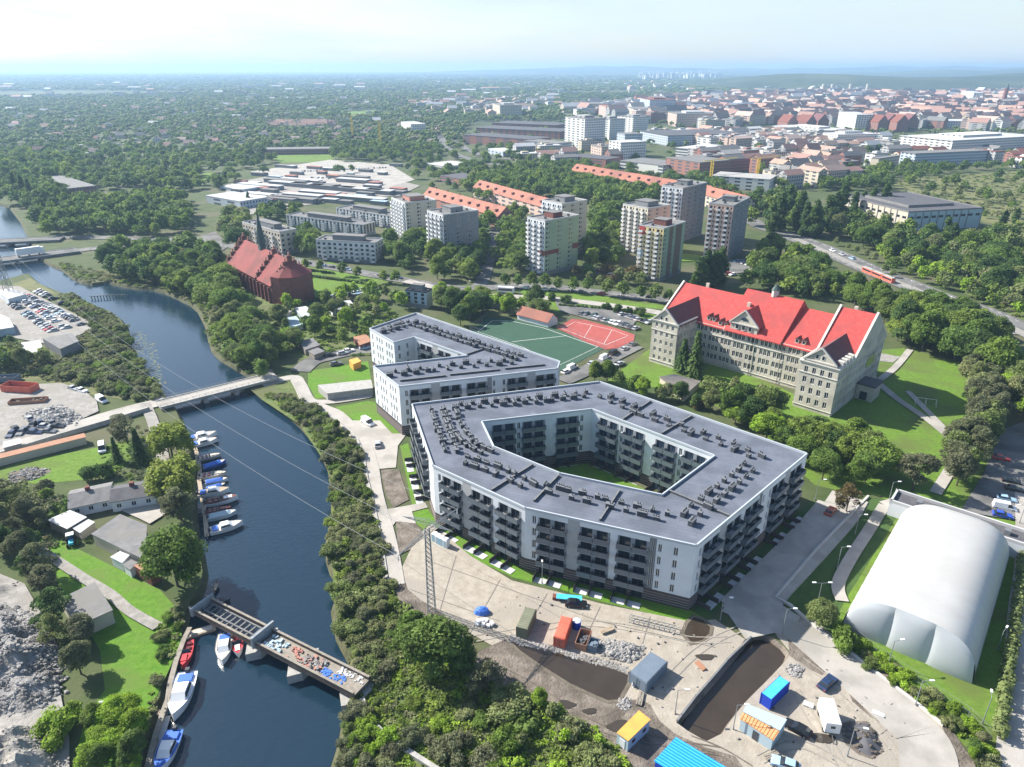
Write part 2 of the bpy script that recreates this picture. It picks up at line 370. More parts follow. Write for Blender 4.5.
# seams of the roofing felt
nt = M['roof_bitumen'].node_tree; b = nt.nodes['Principled BSDF']; src = b.inputs['Base Color'].links[0].from_socket; g = nt.nodes.new('ShaderNodeNewGeometry'); mp = nt.nodes.new('ShaderNodeMapping'); mp.inputs['Rotation'].default_value = (0, 0, R(21))
bt = nt.nodes.new('ShaderNodeTexBrick'); bt.inputs['Scale'].default_value = 1; bt.inputs['Brick Width'].default_value = 7.5; bt.inputs['Row Height'].default_value = 1.05; bt.inputs['Mortar Size'].default_value = .05; bt.inputs['Color1'].default_value = (1, 1, 1, 1); bt.inputs['Color2'].default_value = (.93, .93, .94, 1); bt.inputs['Mortar'].default_value = (.72, .72, .74, 1)
mu = nt.nodes.new('ShaderNodeMixRGB'); mu.blend_type = 'MULTIPLY'; mu.inputs[0].default_value = 1
nt.links.new(g.outputs['Position'], mp.inputs[0]); nt.links.new(mp.outputs[0], bt.inputs['Vector']); nt.links.new(src, mu.inputs[1]); nt.links.new(bt.outputs['Color'], mu.inputs[2]); nt.links.new(mu.outputs[0], b.inputs['Base Color'])
# ---- foliage mesh helpers
def add_leaves(rs, centers, radii, n, size, flat=.85, out=.6, zs=1.0):
    """leaf-clump faces spread over and through a set of lobes: returns (verts, faces) arrays"""
    w = radii**2; pick = rs.choice(len(centers), n, p=w/w.sum()); d = rs.normal(size=(n, 3)); d /= np.linalg.norm(d, axis=1)[:, None]
    d[:, 2] = np.abs(d[:, 2])*np.where(rs.rand(n) < .75, 1, -1)
    r = radii[pick]*(1.14-.5*rs.rand(n)**1.6); c = centers[pick]+d*r[:, None]*np.array([1, 1, flat])
    nrm = d*out+rs.normal(size=(n, 3))*(1-out)*.8; nrm[:, 2] += .25; nrm /= np.linalg.norm(nrm, axis=1)[:, None]
    a = rs.normal(size=(n, 3)); u = np.cross(nrm, a); u /= np.linalg.norm(u, axis=1)[:, None]; v = np.cross(nrm, u)
    s = size*(.6+.8*rs.rand(n))[:, None]; u = u*s; v = v*s*.75
    v = v*zs
    vs = np.stack([c-u-v*.6, c+u*.9-v, c+u+v*.7, c-u*.8+v], 1).reshape(-1, 3)
    return vs, np.arange(4*n).reshape(n, 4)
def npmesh(name, parts, mats):
    me = bpy.data.meshes.new(name); V_ = np.concatenate([p[0] for p in parts]); me.vertices.add(len(V_)); me.vertices.foreach_set('co', V_.ravel().astype(np.float32))
    li, ls, mi = [], [], []; o = 0; st = 0
    for k, (v, f, m) in enumerate(parts):
        li.append((f+o).ravel()); n = f.shape[1]; ls.append(st+np.arange(len(f))*n); st += f.size; mi.append(np.full(len(f), m)); o += len(v)
    li = np.concatenate(li); ls = np.concatenate(ls); mi = np.concatenate(mi)
    me.loops.add(len(li)); me.loops.foreach_set('vertex_index', li.astype(np.int32)); me.polygons.add(len(ls)); me.polygons.foreach_set('loop_start', ls.astype(np.int32))
    me.polygons.foreach_set('material_index', mi.astype(np.int32))
    for m in mats: me.materials.append(M[m])
    me.update(calc_edges=True); return me
def ico(level=1):
    import bmesh
    b = bmesh.new(); bmesh.ops.create_icosphere(b, subdivisions=level, radius=1); v = np.array([x.co[:] for x in b.verts]); f = np.array([[q.index for q in p.verts] for p in b.faces]); b.free(); return v, f
ICO1, ICO2 = ico(1), ico(2)
def lobes_mesh(rs, centers, radii, base=ICO1, flat=.85, shrink=.78, rough=.18):
    vs, fs = [], []; o = 0
    for c, r in zip(centers, radii):
        v = base[0]*(1+rs.uniform(-rough, rough, len(base[0])))[:, None]*r*shrink*np.array([1, 1, flat])+c; vs.append(v); fs.append(base[1]+o); o += len(v)
    return np.concatenate(vs), np.concatenate(fs)
def crown_lobes(rs, kind):
    """unit tree: height about 1; returns lobe centres and radii"""
    C_, R_ = [], []
    if kind == 'round':
        n = 40
        for i in range(n):
            t = rs.rand(); z = .30+.60*t; rad = .33*math.sin(min(1, (t*.85+.16))*math.pi)**.7; a = rs.rand()*6.28; q = rad*math.sqrt(rs.rand())*1.0
            C_.append((math.cos(a)*q, math.sin(a)*q, z)); R_.append(rs.uniform(.05, .14))
    elif kind == 'wide':
        n = 46
        for i in range(n):
            a = rs.rand()*6.28; q = .42*math.sqrt(rs.rand()); z = .34+.48*(1-(q/.5)**2)*rs.uniform(.3, 1); C_.append((math.cos(a)*q, math.sin(a)*q, z)); R_.append(rs.uniform(.05, .15))
    elif kind == 'poplar':
        for i in range(26):
            t = i/25; z = .1+.86*t; rad = .06*math.sin(min(1, t*.9+.12)*math.pi)**.6; a = rs.rand()*6.28; C_.append((math.cos(a)*rad, math.sin(a)*rad, z)); R_.append(rs.uniform(.05, .085)*(1-.45*t))
    elif kind == 'willow':
        for i in range(34):
            a = rs.rand()*6.28; q = .36*math.sqrt(rs.rand()); z = .78-.9*q*q-rs.rand()*.5*(q/.36); C_.append((math.cos(a)*q, math.sin(a)*q, max(.14, z))); R_.append(rs.uniform(.08, .14))
    elif kind == 'bush':
        for i in range(20):
            a = rs.rand()*6.28; q = .55*math.sqrt(rs.rand()); C_.append((math.cos(a)*q, math.sin(a)*q, .2+.5*rs.rand()*(1-q))); R_.append(rs.uniform(.12, .3))
    elif kind == 'sparse':
        for i in range(22):
            t = rs.rand(); a = rs.rand()*6.28; q = .3*math.sqrt(rs.rand())*math.sin((t*.8+.2)*math.pi)**.6; C_.append((math.cos(a)*q, math.sin(a)*q, .25+.68*t)); R_.append(rs.uniform(.05, .12))
    if kind in ('round', 'wide'):
        for i in range(5): a = i*1.25; q = .13 if kind == 'round' else .19; C_.append((math.cos(a)*q, math.sin(a)*q, .56+.1*rs.rand())); R_.append(.2)
    return np.array(C_), np.array(R_)
# ================================================================ SETTING
WZ = -1.3
river_px = "331,1000 331,767 338,745 341,728 346,712 350,690 350,667 341,650 336,640 333,625 331,612 335,600 337,585 330,575 326,562 325,545 329,530 331,512 331,498 330,485 328,472 322,458 316,448 307,436 300,428 293,422 279,411 266,401 258,388 248,378 232,368 220,361 212,353 208,340 205,327 198,313 190,306 178,300 165,294 152,291 138,290 125,288 108,284 92,286 82,284 72,279 62,271 52,267 36,258 32,250 30,242 24,230 20,222 13,213 8,207 -20,200 -120,205 -90,275 -30,290 30,275 42,286 55,291 70,297 84,303 100,309 112,313 122,320 129,330 131,345 136,356 143,363 147,372 150,380 157,388 165,396 172,404 180,414 185,425 189,437 194,452 197,470 196,485 197,500 198,520 200,540 205,556 208,575 206,590 196,606 190,618 186,635 181,650 177,662 172,675 169,687 167,700 161,715 156,730 151,748 147,767 100,1000"
river_w = ccw(W(river_px, WZ)); river_h = offset([Vector((p.x, p.y, 0)) for p in river_w], .9)
pits = [  # excavated basins with brown water
 ccw(W("510,641 521,646 535,649 549,652 565,656 582,661 600,666 616,671 628,676 627,684 622,693 618,700 608,701 596,696 583,690 570,684 556,675 543,667 530,658 520,651", 0)),
 ccw(W("745,640 752,635 762,634 773,638 783,645 789,653 786,661 777,672 764,684 750,698 738,712 730,722 724,732 716,742 706,742 696,737 687,731 676,723 682,714 696,698 712,680 728,661", 0)),
 ccw(W("684,634 688,624 694,618 703,621 710,628 709,634 702,641 691,643", 0))]
far = 16000.0
def ring_fill(name, outer, holes, m, z=0.0):
    rings = [[Vector((p[0], p[1], 0)) for p in outer]]+[[Vector((p[0], p[1], 0)) for p in h] for h in holes]
    flat = [v for r in rings for v in r]; tri = geometry.tessellate_polygon(rings)
    b = MB(); vs = [(v.x, v.y, z) for v in flat]; fs = []
    for t in tri:
        a, b_, c = (flat[i] for i in t)
        fs.append(tuple(t) if (b_-a).cross(c-a).z > 0 else tuple(reversed(t)))
    b.add(vs, fs, m); return b
gb = ring_fill('ground', [(-1500, 10), (1500, 10), (1500, 1400), (-1500, 1400)], [river_h, pits[1]], 'ground')
gb.build('ground').update_tag(); tag(bpy.data.objects['ground'], None, kind='structure')
fb = MB(); fb.quad((-far, -3000, -.6), (far, -3000, -.6), (far, 17000, -.6), (-far, 17000, -.6), 'farland') if False else None
for q in (((-far, 1400), (far, 1400), (far, 17500), (-far, 17500)), ((-far, 10), (-1500, 10), (-1500, 1400), (-far, 1400)), ((1500, 10), (far, 10), (far, 1400), (1500, 1400)), ((-far, -2000), (far, -2000), (far, 10), (-far, 10))):
    fb.quad(*[(x, y, 0) for x, y in q], 'farland')
tag(fb.build('terrain'), None, kind='structure')
def bank(name, top, bot, m):
    b = MB(); n = len(top)
    b.add([tuple(p) for p in top]+[tuple(p) for p in bot], [(i, n+i, n+(i+1) % n, (i+1) % n) for i in range(n)], m); tag(b.build(name), None, kind='structure')
bank('river_bank', river_h, [Vector((p.x, p.y, WZ-.7)) for p in offset(river_w, -.5)], 'bank')
wb = ring_fill('r', offset(river_w, -.1), [], 'river', WZ); tag(wb.build('river'), None, kind='structure')
for p, d in ((pits[1], 1.5),):
    lo = offset(p, -.9); bank('basin_bank', p, [Vector((q.x, q.y, -d-.3)) for q in lo], 'dirt')
    tag(ring_fill('x', [Vector((q.x, q.y)) for q in offset(p, -.5)], [], 'mud_water', -d*.62).build('basin_water'), None, kind='structure')
LV = [0]; LVZ = .34
mat('mud_shade', (.10, .085, .065), .8, (.15, .13, .10), .8, .5, bump=.5, bscale=3)
def sheet(name, s, m, z=None, blk=False):
    p = ccw([Vector((q[0], q[1], 0)) for q in (W(s) if isinstance(s, str) else s)])
    LV[0] += 1; z = .004*LV[0] if z is None else z
    o = ring_fill('s', p, [], m, z).build(name); tag(o, None, kind='structure')
    if blk: block(p)
    return p
def smooth(pts, k=6):
    out = []; n = len(pts)
    for i in range(n-1):
        p0, p1, p2, p3 = pts[max(0, i-1)], pts[i], pts[i+1], pts[min(n-1, i+2)]
        for j in range(k):
            t = j/k; out.append(.5*((2*p1)+(p2-p0)*t+(2*p0-5*p1+4*p2-p3)*t*t+(3*p1-p0-3*p2+p3)*t**3))
    return out+[pts[-1]]
def sides(pts, w):
    L, Rr = [], []
    for i, p in enumerate(pts):
        a = pts[max(0, i-1)]; b = pts[min(len(pts)-1, i+1)]; d = Vector((b.x-a.x, b.y-a.y)).normalized(); n = Vector((-d.y, d.x, 0))
        L.append(p+n*w/2); Rr.append(p-n*w/2)
    return L, Rr
def strip(mb, pts, w, z0, z1, m):
    L, Rr = sides(pts, w); n = len(pts)
    for i in range(n-1):
        a, b, c, d = L[i], L[i+1], Rr[i+1], Rr[i]
        mb.add([(a.x, a.y, z1), (b.x, b.y, z1), (c.x, c.y, z1), (d.x, d.y, z1), (a.x, a.y, z0), (b.x, b.y, z0), (c.x, c.y, z0), (d.x, d.y, z0)], [(3, 2, 1, 0), (0, 1, 5, 4), (2, 3, 7, 6)]+([(1, 2, 6, 5)] if i == n-2 else [])+([(3, 0, 4, 7)] if i == 0 else []), m)
def road(name, s, w, m='asphalt', kerb=False, sm=True, lines=None, blk=True, z=None):
    pts = [Vector((p.x, p.y, 0)) for p in W(s)]; pts = smooth(pts) if sm and len(pts) > 2 else pts
    LV[0] += 1; z = .004*LV[0] if z is None else z; L, Rr = sides(pts, w); b = MB()
    for i in range(len(pts)-1): b.quad((Rr[i].x, Rr[i].y, z), (Rr[i+1].x, Rr[i+1].y, z), (L[i+1].x, L[i+1].y, z), (L[i].x, L[i].y, z), m)
    tag(b.build(name), None, kind='structure')
    if blk: block(L+list(reversed(Rr)))
    if kerb:
        k = MB(); strip(k, L, .18, 0, .14, 'kerb'); strip(k, Rr, .18, 0, .14, 'kerb'); tag(k.build('kerb'), None, kind='structure')
    if lines:
        k = MB(); acc = 0
        for i in range(len(pts)-1):
            for o in lines:
                a, c = pts[i], pts[i+1]; d = (c-a); ln = d.length; d.normalize(); n = Vector((-d.y, d.x, 0)); t = 0
                while t < ln:
                    e = min(ln, t+2.5); q = a+d*t+n*o; r = a+d*e+n*o; h = n*.09; zz = Vector((0, 0, z+.006))
                    k.quad(q-h+zz, r-h+zz, r+h+zz, q+h+zz, 'paint'); t += 6
        if k.v: tag(k.build('road_marking'), None, kind='structure')
    return pts
block(river_h)
for p in pits: block(offset(p, 1))
# lawns, meadows, courts (lowest), then paths and yards above
sheet('lawn', "590,396 618,372 655,345 700,352 760,378 806,400 835,408 852,395 868,372 880,350 905,348 960,362 1000,372 1010,395 985,420 966,442 945,470 930,500 845,492 815,485 790,462 760,430 720,408 680,392 640,385", 'lawn')
sheet('lawn', "826,596 842,560 865,520 905,470 945,455 990,440 1030,420 1100,560 1100,770 960,745 900,700 845,650 800,612", 'lawn')
sheet('lawn', "308,371 340,366 368,361 372,385 316,399 308,385", 'lawn_new')
sheet('lawn', "335,407 368,401 374,402 407,433 388,436 372,430 355,421", 'lawn_new')
sheet('lawn', "400,446 408,443 424,502 412,505", 'lawn_new')
sheet('lawn', "411,511 427,508 438,523 480,546 525,565 560,577 610,589 655,601 692,611 704,618 690,622 660,616 600,601 560,590 512,577 470,557 440,545 422,528 414,522", 'lawn_new')
sheet('lawn', "692,610 720,590 797,512 818,500 806,520 780,545 745,580 722,606 706,620", 'shaded_grass')
sheet('lawn', "785,600 792,590 850,517 866,498 905,500 900,512 870,560 845,600 826,640 800,620", 'shaded_grass')
sheet('lawn', "276,268 306,266 330,262 372,276 394,284 380,292 352,294 300,300 282,290", 'lawn')
sheet('lawn', "300,262 350,268 380,276 404,279 402,284 372,277 330,270 296,266", 'lawn')
sheet('lawn', "525,287 560,290 600,295 640,301 676,307 676,311 640,307 600,302 560,297 520,293", 'lawn')
sheet('lawn', "540,299 600,305 640,311 668,318 660,326 600,318 556,312 530,304", 'lawn')
sheet('meadow', "0,470 20,462 85,450 105,446 128,440 140,450 120,470 85,480 40,484 0,482", 'lawn')
sheet('meadow', "25,535 60,540 100,560 130,575 160,590 180,612 182,640 170,668 155,700 140,730 120,760 100,780 70,780 85,720 105,690 100,650 75,610 50,570", 'lawn_new')
sheet('meadow', "352,690 400,640 470,650 474,676 500,684 550,700 600,725 642,770 640,900 380,900 345,730", 'meadow')
sheet('meadow', "245,385 262,400 300,425 330,470 333,560 333,600 350,640 370,660 400,650 395,590 378,545 364,470 345,435 318,408 300,390 290,370", 'meadow')
sheet('meadow', "60,296 100,314 128,345 145,375 165,398 140,402 60,390 -20,378 -20,368 60,372 85,352 88,330 65,305 30,290 10,285 30,278", 'dry_grass')
sheet('meadow', "890,180 960,175 1030,170 1080,190 1080,222 1000,225 940,215 905,200", 'dry_grass')
sheet('meadow', "960,290 1030,270 1080,300 1080,340 1010,320", 'meadow')
sheet('meadow', "200,300 240,270 300,290 290,330 262,370 245,370 215,345", 'meadow')
sheet('meadow', "262,320 370,310 380,350 300,360 270,350", 'meadow')
sheet('sports_field', "268,155 320,151 335,157 330,162 280,163", 'lawn')
sheet('sports_field', "268,174 300,170 312,176 300,183 272,182", 'lawn')
sheet('sports_field', "340,112 375,110 388,114 350,119", 'lawn')
sheet('lawn', "203,173 218,173 222,179 204,181", 'lawn')
sheet('football_pitch', "488,318 512,319 545,326 606,348 563,370 558,372 520,350 470,332", 'pitch_green', blk=True)
sheet('tennis_court', "556,328 572,319 585,320 612,327 635,335 634,341 618,348 606,350 585,342", 'pitch_red', blk=True)
def lines(name, s, w=.22, z=None):
    b = MB(); pts = [Vector((p.x, p.y, 0)) for p in W(s)]; z = z or LV[0]*.004+.006
    for i in range(len(pts)-1):
        d = pts[i+1]-pts[i]; n = Vector((-d.y, d.x, 0)).normalized()*w/2; zz = Vector((0, 0, z+.0004*i)); b.quad(pts[i]-n+zz, pts[i+1]-n+zz, pts[i+1]+n+zz, pts[i]+n+zz, 'paint')
    tag(b.build(name), None, kind='structure'); LV[0] += 2
lines('pitch_marking', "492,321 510,321 543,328 598,347 558,366 524,348 478,332 492,321"); lines('pitch_marking', "512,342 566,336"); lines('court_marking', "562,329 575,322 612,330 628,336 606,345 588,339 562,329", .16); lines('court_marking', "592,325 584,338", .14); lines('court_marking', "612,330 604,344", .14)
sheet('schoolyard', "878,353 900,357 893,363 876,361", 'light_gravel')
# courtyards, yards
sheet('yard', "400,572 418,535 432,524 470,556 512,581 560,593 600,604 690,622 715,620 745,640 728,661 712,680 696,698 676,723 687,731 706,742 722,734 730,722 738,712 750,698 764,684 786,661 790,653 775,634 760,628 770,615 800,615 850,655 918,707 942,727 948,742 920,800 720,850 705,790 652,716 600,690 540,664 490,645 455,625 430,612 408,600", 'yard', blk=True)
sheet('dirt_ground', "478,652 505,640 520,650 543,667 570,684 596,696 618,701 640,700 650,705 660,722 676,735 706,748 735,757 760,790 700,900 640,880 640,800 632,765 615,746 595,728 570,716 545,703 515,691 495,685 474,676", 'dirt', blk=True)
sheet('dirt_ground', "384,540 396,556 408,590 420,600 440,612 456,628 476,652 468,660 440,640 420,632 404,610 396,594 388,570", 'dirt', blk=True)
sheet('dirt_ground', "381,470 399,470 409,500 394,508 386,496", 'dirt', blk=True)
sheet('dirt_ground', "396,522 416,524 424,536 410,550 398,556", 'dirt', blk=True)
sheet('dirt_ground', "942,727 948,742 935,800 980,800 975,765 955,735 915,700 880,668 858,655", 'dirt', blk=True)
sheet('dirt_ground', "788,640 792,642 825,672 822,676 805,668 789,656", 'dirt')
sheet('dirt_ground', "849,694 862,692 880,708 900,722 904,733 890,730 868,716 852,702", 'dirt')
sheet('dirt_ground', "839,724 850,722 868,722 878,738 884,752 872,760 858,755 845,745", 'dirt')
sheet('paved_square', "350,421 380,421 392,434 407,434 398,446 396,468 372,470 364,446", 'paving', blk=True)
sheet('paved_square', "386,510 425,503 428,508 412,512 416,524 396,522 390,530", 'paving', blk=True)
YZ = LV[0]*.004+.004; LV[0] += 14
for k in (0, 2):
    sheet('shaded_mud_rim', offset(pits[k], .7), 'mud_shade', YZ+k*.001); sheet('basin_water', pits[k], 'mud_water', YZ+.004+k*.001)  # dark mud margin also paints the shade of the basin banks
road('footpath', "262,385 292,378 300,385 308,400 322,408 336,414 348,425 359,437 366,450 371,468 374,490 378,508 383,524 389,550 395,586", 4.2, 'paving', kerb=True)
road('access_road', "300,372 312,362 330,357 352,352 372,350", 7.5, 'asphalt')
road('access_road', "310,402 335,402 372,396", 3, 'paving')
side = road('access_road', "850,497 838,515 815,540 790,566 765,592 742,622", 8.6, 'paving', kerb=True)
sheet('access_road', "722,606 745,640 775,634 790,640 800,618 776,602 762,592 748,585", 'paving')
road('sidewalk', "822,502 805,522 780,548 748,580 724,604", 2.0, 'paving')
road('access_road', "795,625 830,655 870,690 905,722 925,745 930,790", 8.5, 'paving')
road('footpath', "910,350 895,368 876,383", 2.4, 'paving'); road('footpath', "874,380 898,400 930,422 958,446", 2.6, 'paving')
road('footpath', "958,446 952,466 935,494", 2.8, 'paving'); road('footpath', "908,392 940,425 958,444", 2, 'paving')
road('footpath', "884,506 868,532 850,560 838,585 842,602", 2.6, 'paving'); road('footpath', "905,500 884,506", 3.2, 'paving')
sheet('parking_lot', "960,512 983,475 992,452 1003,430 1030,420 1060,470 1030,520 1020,522", 'asphalt', blk=True)
road('access_road', "1026,490 1028,560 1022,620 1018,700 1010,800", 5, 'paving')
# boulevard and town roads
road('road', "-60,262 -10,263 32,258 77,251 120,246 160,243 215,243 291,260 345,270 406,281 461,289 530,286 600,293 680,303 760,318", 9, 'asphalt', lines=(0,))
road('road', "406,281 461,294 512,297 560,300 640,310 680,318", 6, 'paving')
road('road', "-60,243 0,243 60,238 110,238 170,240 220,240", 9, 'asphalt', lines=(0,))
road('road', "461,292 480,285 488,262 494,235 500,220 498,205", 7, 'asphalt')
road('road', "790,236 830,252 863,267 908,285 943,299 985,313 1030,335", 17, 'asphalt', lines=(-6, 6))
road('tram_track', "795,239 830,254 863,269 908,287 943,302 985,316 1030,338", 5, 'light_gravel')
road('road', "740,215 765,228 790,236", 14, 'asphalt')
road('road', "440,135 448,150 470,160 500,165 540,166", 14, 'asphalt'); road('road', "452,140 480,155 520,160", 10, 'asphalt')
sheet('parking_lot', "225,185 290,172 330,172 380,176 420,186 400,196 340,200 250,215 228,210", 'light_gravel')
sheet('parking_lot', "250,172 330,160 390,165 415,180 380,190 300,188", 'paving')
sheet('parking_lot', "175,245 215,232 230,246 212,258 180,254", 'asphalt')
sheet('parking_lot', "555,302 640,316 630,330 590,320 560,312", 'asphalt', blk=True)
road('access_road', "636,346 612,358 585,372 562,382", 7, 'asphalt')
road('road', "68,172 105,166 150,161", 8, 'asphalt')
sheet('parking_lot', "200,310 0,310 0,340 0,400 70,425 96,412 80,396 50,385 30,383 0,385", 'light_gravel') if False else None
sheet('parking_lot', "-30,285 20,287 45,300 90,322 92,330 70,340 60,345 42,344 -30,330", 'light_gravel', blk=True)
sheet('scrapyard', "-60,390 0,388 36,385 62,384 85,392 97,402 99,412 60,430 0,448 -60,455", 'light_gravel', blk=True)
road('road', "-60,470 0,452 60,432 120,413 165,402", 6.2, 'paving', kerb=True)
sheet('quarry_ground', "-80,560 0,575 25,585 45,620 55,650 62,700 70,740 70,900 -80,900", 'light_gravel', blk=True)
sheet('courtyard', "118,505 150,498 170,503 166,515 150,525 140,520 122,512", 'paving')
road('footpath', "34,547 62,565 85,580 110,595 130,612 158,628", 2.2, 'light_gravel')
road('road', "145,404 152,420 160,445 165,468", 3.2, 'light_gravel')
sheet('courtyard', "100,458 112,455 165,470 160,485 112,480", 'paving') if False else None
road('road', "430,180 470,186 540,196 560,204 600,250 640,262 700,262", 6, 'asphalt') if False else None
sheet('parking_lot', "586,267 618,270 624,276 590,275", 'asphalt'); sheet('parking_lot', "698,264 764,257 770,269 704,279", 'asphalt'); sheet('lawn', "640,250 700,256 700,262 650,262", 'lawn')
# kerbs of the yard and of the side road (upright concrete edging)
# hills on the far right
HF = []
def hill_z(x, y): return max([0]+[f(x, y) for f in HF])
def hills(name, x0, x1, y0, y1, hmax, seed, m, nx=90, ny=26, ramp=.2):
    rs = np.random.RandomState(seed); ph = rs.rand(9)*6.28; b = MB(); vs = []
    def hh(x, y):
        u = (x-x0)/(x1-x0); v = (y-y0)/(y1-y0)
        if not (0 <= u <= 1 and 0 <= v <= 1): return 0
        h = .6+.14*math.sin(x/900+ph[0])+.12*math.sin(x/430+y/700+ph[1])+.08*math.sin(x/210-y/300+ph[2])+.05*math.sin(x/97+y/130+ph[3])
        e = min(1, u/ramp)*min(1, (1-u)/.05); e = e*e*(3-2*e); w = math.sin(min(1, v/.45)*math.pi/2)*(1-max(0, (v-.8)/.2)); return -2+hmax*h*e*w
    HF.append(hh)
    for j in range(ny+1):
        for i in range(nx+1):
            x = x0+(x1-x0)*i/nx; y = y0+(y1-y0)*j/ny; u = i/nx; v = j/ny
            h = .6+.14*math.sin(x/900+ph[0])+.12*math.sin(x/430+y/700+ph[1])+.08*math.sin(x/210-y/300+ph[2])+.05*math.sin(x/97+y/130+ph[3])
            e = min(1, u/ramp)*min(1, (1-u)/.05); e = e*e*(3-2*e); w = math.sin(min(1, v/.45)*math.pi/2)*(1-max(0, (v-.8)/.2)); vs.append((x, y, -2+hmax*h*e*w))
    fs = [(j*(nx+1)+i, j*(nx+1)+i+1, (j+1)*(nx+1)+i+1, (j+1)*(nx+1)+i) for j in range(ny) for i in range(nx)]
    b.add(vs, fs, m); return tag(b.build(name, smooth=True), None, kind='structure'), (x0, x1, y0, y1)
mat('hill_forest', (.014, .032, .012), .95, (.04, .065, .025), .02, .6, col3=(.07, .09, .04), scale3=.0016)
hills('hills', 750, 7500, 3200, 5200, 96, 3, 'hill_forest', ramp=.12)
hills('hills', 1500, 14000, 6500, 9500, 118, 5, 'hill_forest', ramp=.35)
hills('hills', -3500, 14000, 10500, 15500, 128, 9, 'hill_forest', ramp=.3)
# ================================================================ NEW APARTMENT BLOCKS
HM = 16.1
def zpts(s, z): return [Vector((p.x, p.y, 0)) for p in W(s, z)]
def apartment(name, label, outer, inner, H, units, ridges, steps, seed):
    rs = random.Random(seed); c = sum(outer, Vector())/len(outer); root = thing(name, label, 'apartment building', (c.x, c.y, 0)); pool = Pool(root)
    mb = MB(); gf = 3.0; fh = 3.0; fl = 4; ring = MB()
    def face(p0, p1, shade_in=False):
        p0 = Vector((p0.x, p0.y)); p1 = Vector((p1.x, p1.y)); Ln = (p1-p0).length; d = (p1-p0)/Ln; rz = math.atan2(d.y, d.x)
        ops = []; cols = []; x = 1.1
        def opn(x, w, s_, h, k, z): 
            ops.append((round(x, 3), round(x+w, 3), round(z+s_, 3), round(z+s_+h, 3)))
            pool.add('window', k_window(w, h, 'frame_white' if k % 2 == 0 else 'frame_dark', 'glass_court' if shade_in else 'glass', 2, 1), (p0.x+d.x*round(x, 3), p0.y+d.y*round(x, 3), round(z+s_, 3)), rz)
        seq = ['n', 'P', 'g', 'P', 'w', 'P', 'gn', 'w'] if not shade_in else ['w', 'P', 'n', 'P', 'w']
        if Ln < 21 and not shade_in: seq = ['n', 'w', 'n', 'n']
        i = 0
        while x < Ln-2.5:
            t = seq[i % len(seq)]; i += 1
            if t == 'n' and x+1.8 < Ln:
                for f in range(fl): opn(x+.45, .9, .5, 1.9, 0, gf+f*fh)
                cols.append((x, x+1.8, 'plaster_white')); x += 1.8
            elif t == 'gn' and x+2.8 < Ln:
                for f in range(fl): opn(x+.3, .8, .5, 1.9, 0, gf+f*fh); opn(x+1.7, .8, .5, 1.9, 0, gf+f*fh)
                cols.append((x, x+1.4, 'plaster_grey')); cols.append((x+1.4, x+2.8, 'plaster_white')); x += 2.8
            elif t == 'P' and x+6.6 < Ln:
                for f in range(-1, fl):
                    z = gf+f*fh
                    for q in (.35, 3.55):
                        opn(x+q, 2.3, .12, 2.3, 1, z)
                        if f >= 0:
                            pool.add('balcony', k_balcony(3.05), (p0.x+d.x*(x+q-.35), p0.y+d.y*(x+q-.35), z), rz)
                        else:
                            pool.add('terrace_canopy', k_canopy(2.9), (p0.x+d.x*(x+q-.3), p0.y+d.y*(x+q-.3), 0), rz)
                cols.append((x, x+6.4, 'plaster_blind')); x += 6.4
            elif t == 'g':
                cols.append((x, x+2.6, 'plaster_pale')); x += 2.6
            else: x += 1.5
        bands = sorted({a for c_ in cols for a in c_[:2]})
        zs = [.5*k for k in range(1, 6)]
        def f(x, z):
            if z < gf: return 'plinth_dark'
            for a, b, m in cols:
                if a <= x < b: return 'plaster_white' if m == 'plaster_blind' and z > gf+fl*fh-.4 else ('plaster_mid' if m == 'plaster_blind' else m)
            return 'plaster_white'
        wall(mb, p0, p1, 0, H, ops, f, .3, bands)
        nn = Vector((d.y, -d.x)); rr = -.06
        for k in range(4):                       # pale stripes of the ground floor cladding, between the openings
            z = .5+.62*k; xx = 0.0
            g0 = sorted((o[0], o[1]) for o in ops if o[2] < gf)
            for a, b in g0+[(Ln, Ln)]:
                if a-.05 > xx+.1: st.box(xx+.02, a-.05, -.045, -.004, z, z+.11, 'plinth_light', rz, (p0.x, p0.y, 0))
                xx = b+.05
        for o in range(1): ring.box(-.1, Ln+.1, -.11, .20, H-.5, H+.03, 'parapet', rz, (p0.x, p0.y, 0))
    st = MB()
    for i in range(len(outer)): face(outer[i], outer[(i+1) % len(outer)])
    if inner:
        q = list(reversed(inner))
        for i in range(len(q)): face(q[i], q[(i+1) % len(q)], True)
    mb.put(st); mb.build('wall', root)
    ring.build('parapet', root)
    rf = ring_fill('roof', outer, [inner] if inner else [], 'roof_bitumen', H-.5); rf.build('roof', root)
    for a, b in steps:
        a, b = W([a, b], H); d = b-a; k = MB(); k.box(0, d.length, -.14, .14, H-.5, H+.0, 'vent', math.atan2(d.y, d.x), (a.x, a.y, 0)); k.box(0, d.length, -.18, .18, H+.0, H+.05, 'concrete_dark', math.atan2(d.y, d.x), (a.x, a.y, 0)); k.build('fire_wall', root)
    for line in ridges:                                # ventilation units standing in rows
        pts = W(line[0], H); sp = line[1]
        for i in range(len(pts)-1):
            a, b = pts[i], pts[i+1]; d = (b-a); n = max(1, round(d.length/sp*2.15)); rz = math.atan2(d.y, d.x)
            for k in range(n):
                p = a+d*((k+.5)/n)+Vector((-d.y, d.x, 0)).normalized()*((k % 2)*2-1)*rs.uniform(1.0, 1.25)*line[2]
                key = k_vent(rs.choice((0, 1, 2, 3))); pool.add('ventilation_unit', key, (p.x, p.y, H-.5), rz+rs.choice((0, 0, 0, math.pi/2)))
    pool.done(); block(offset(outer, 1.2))
    return root
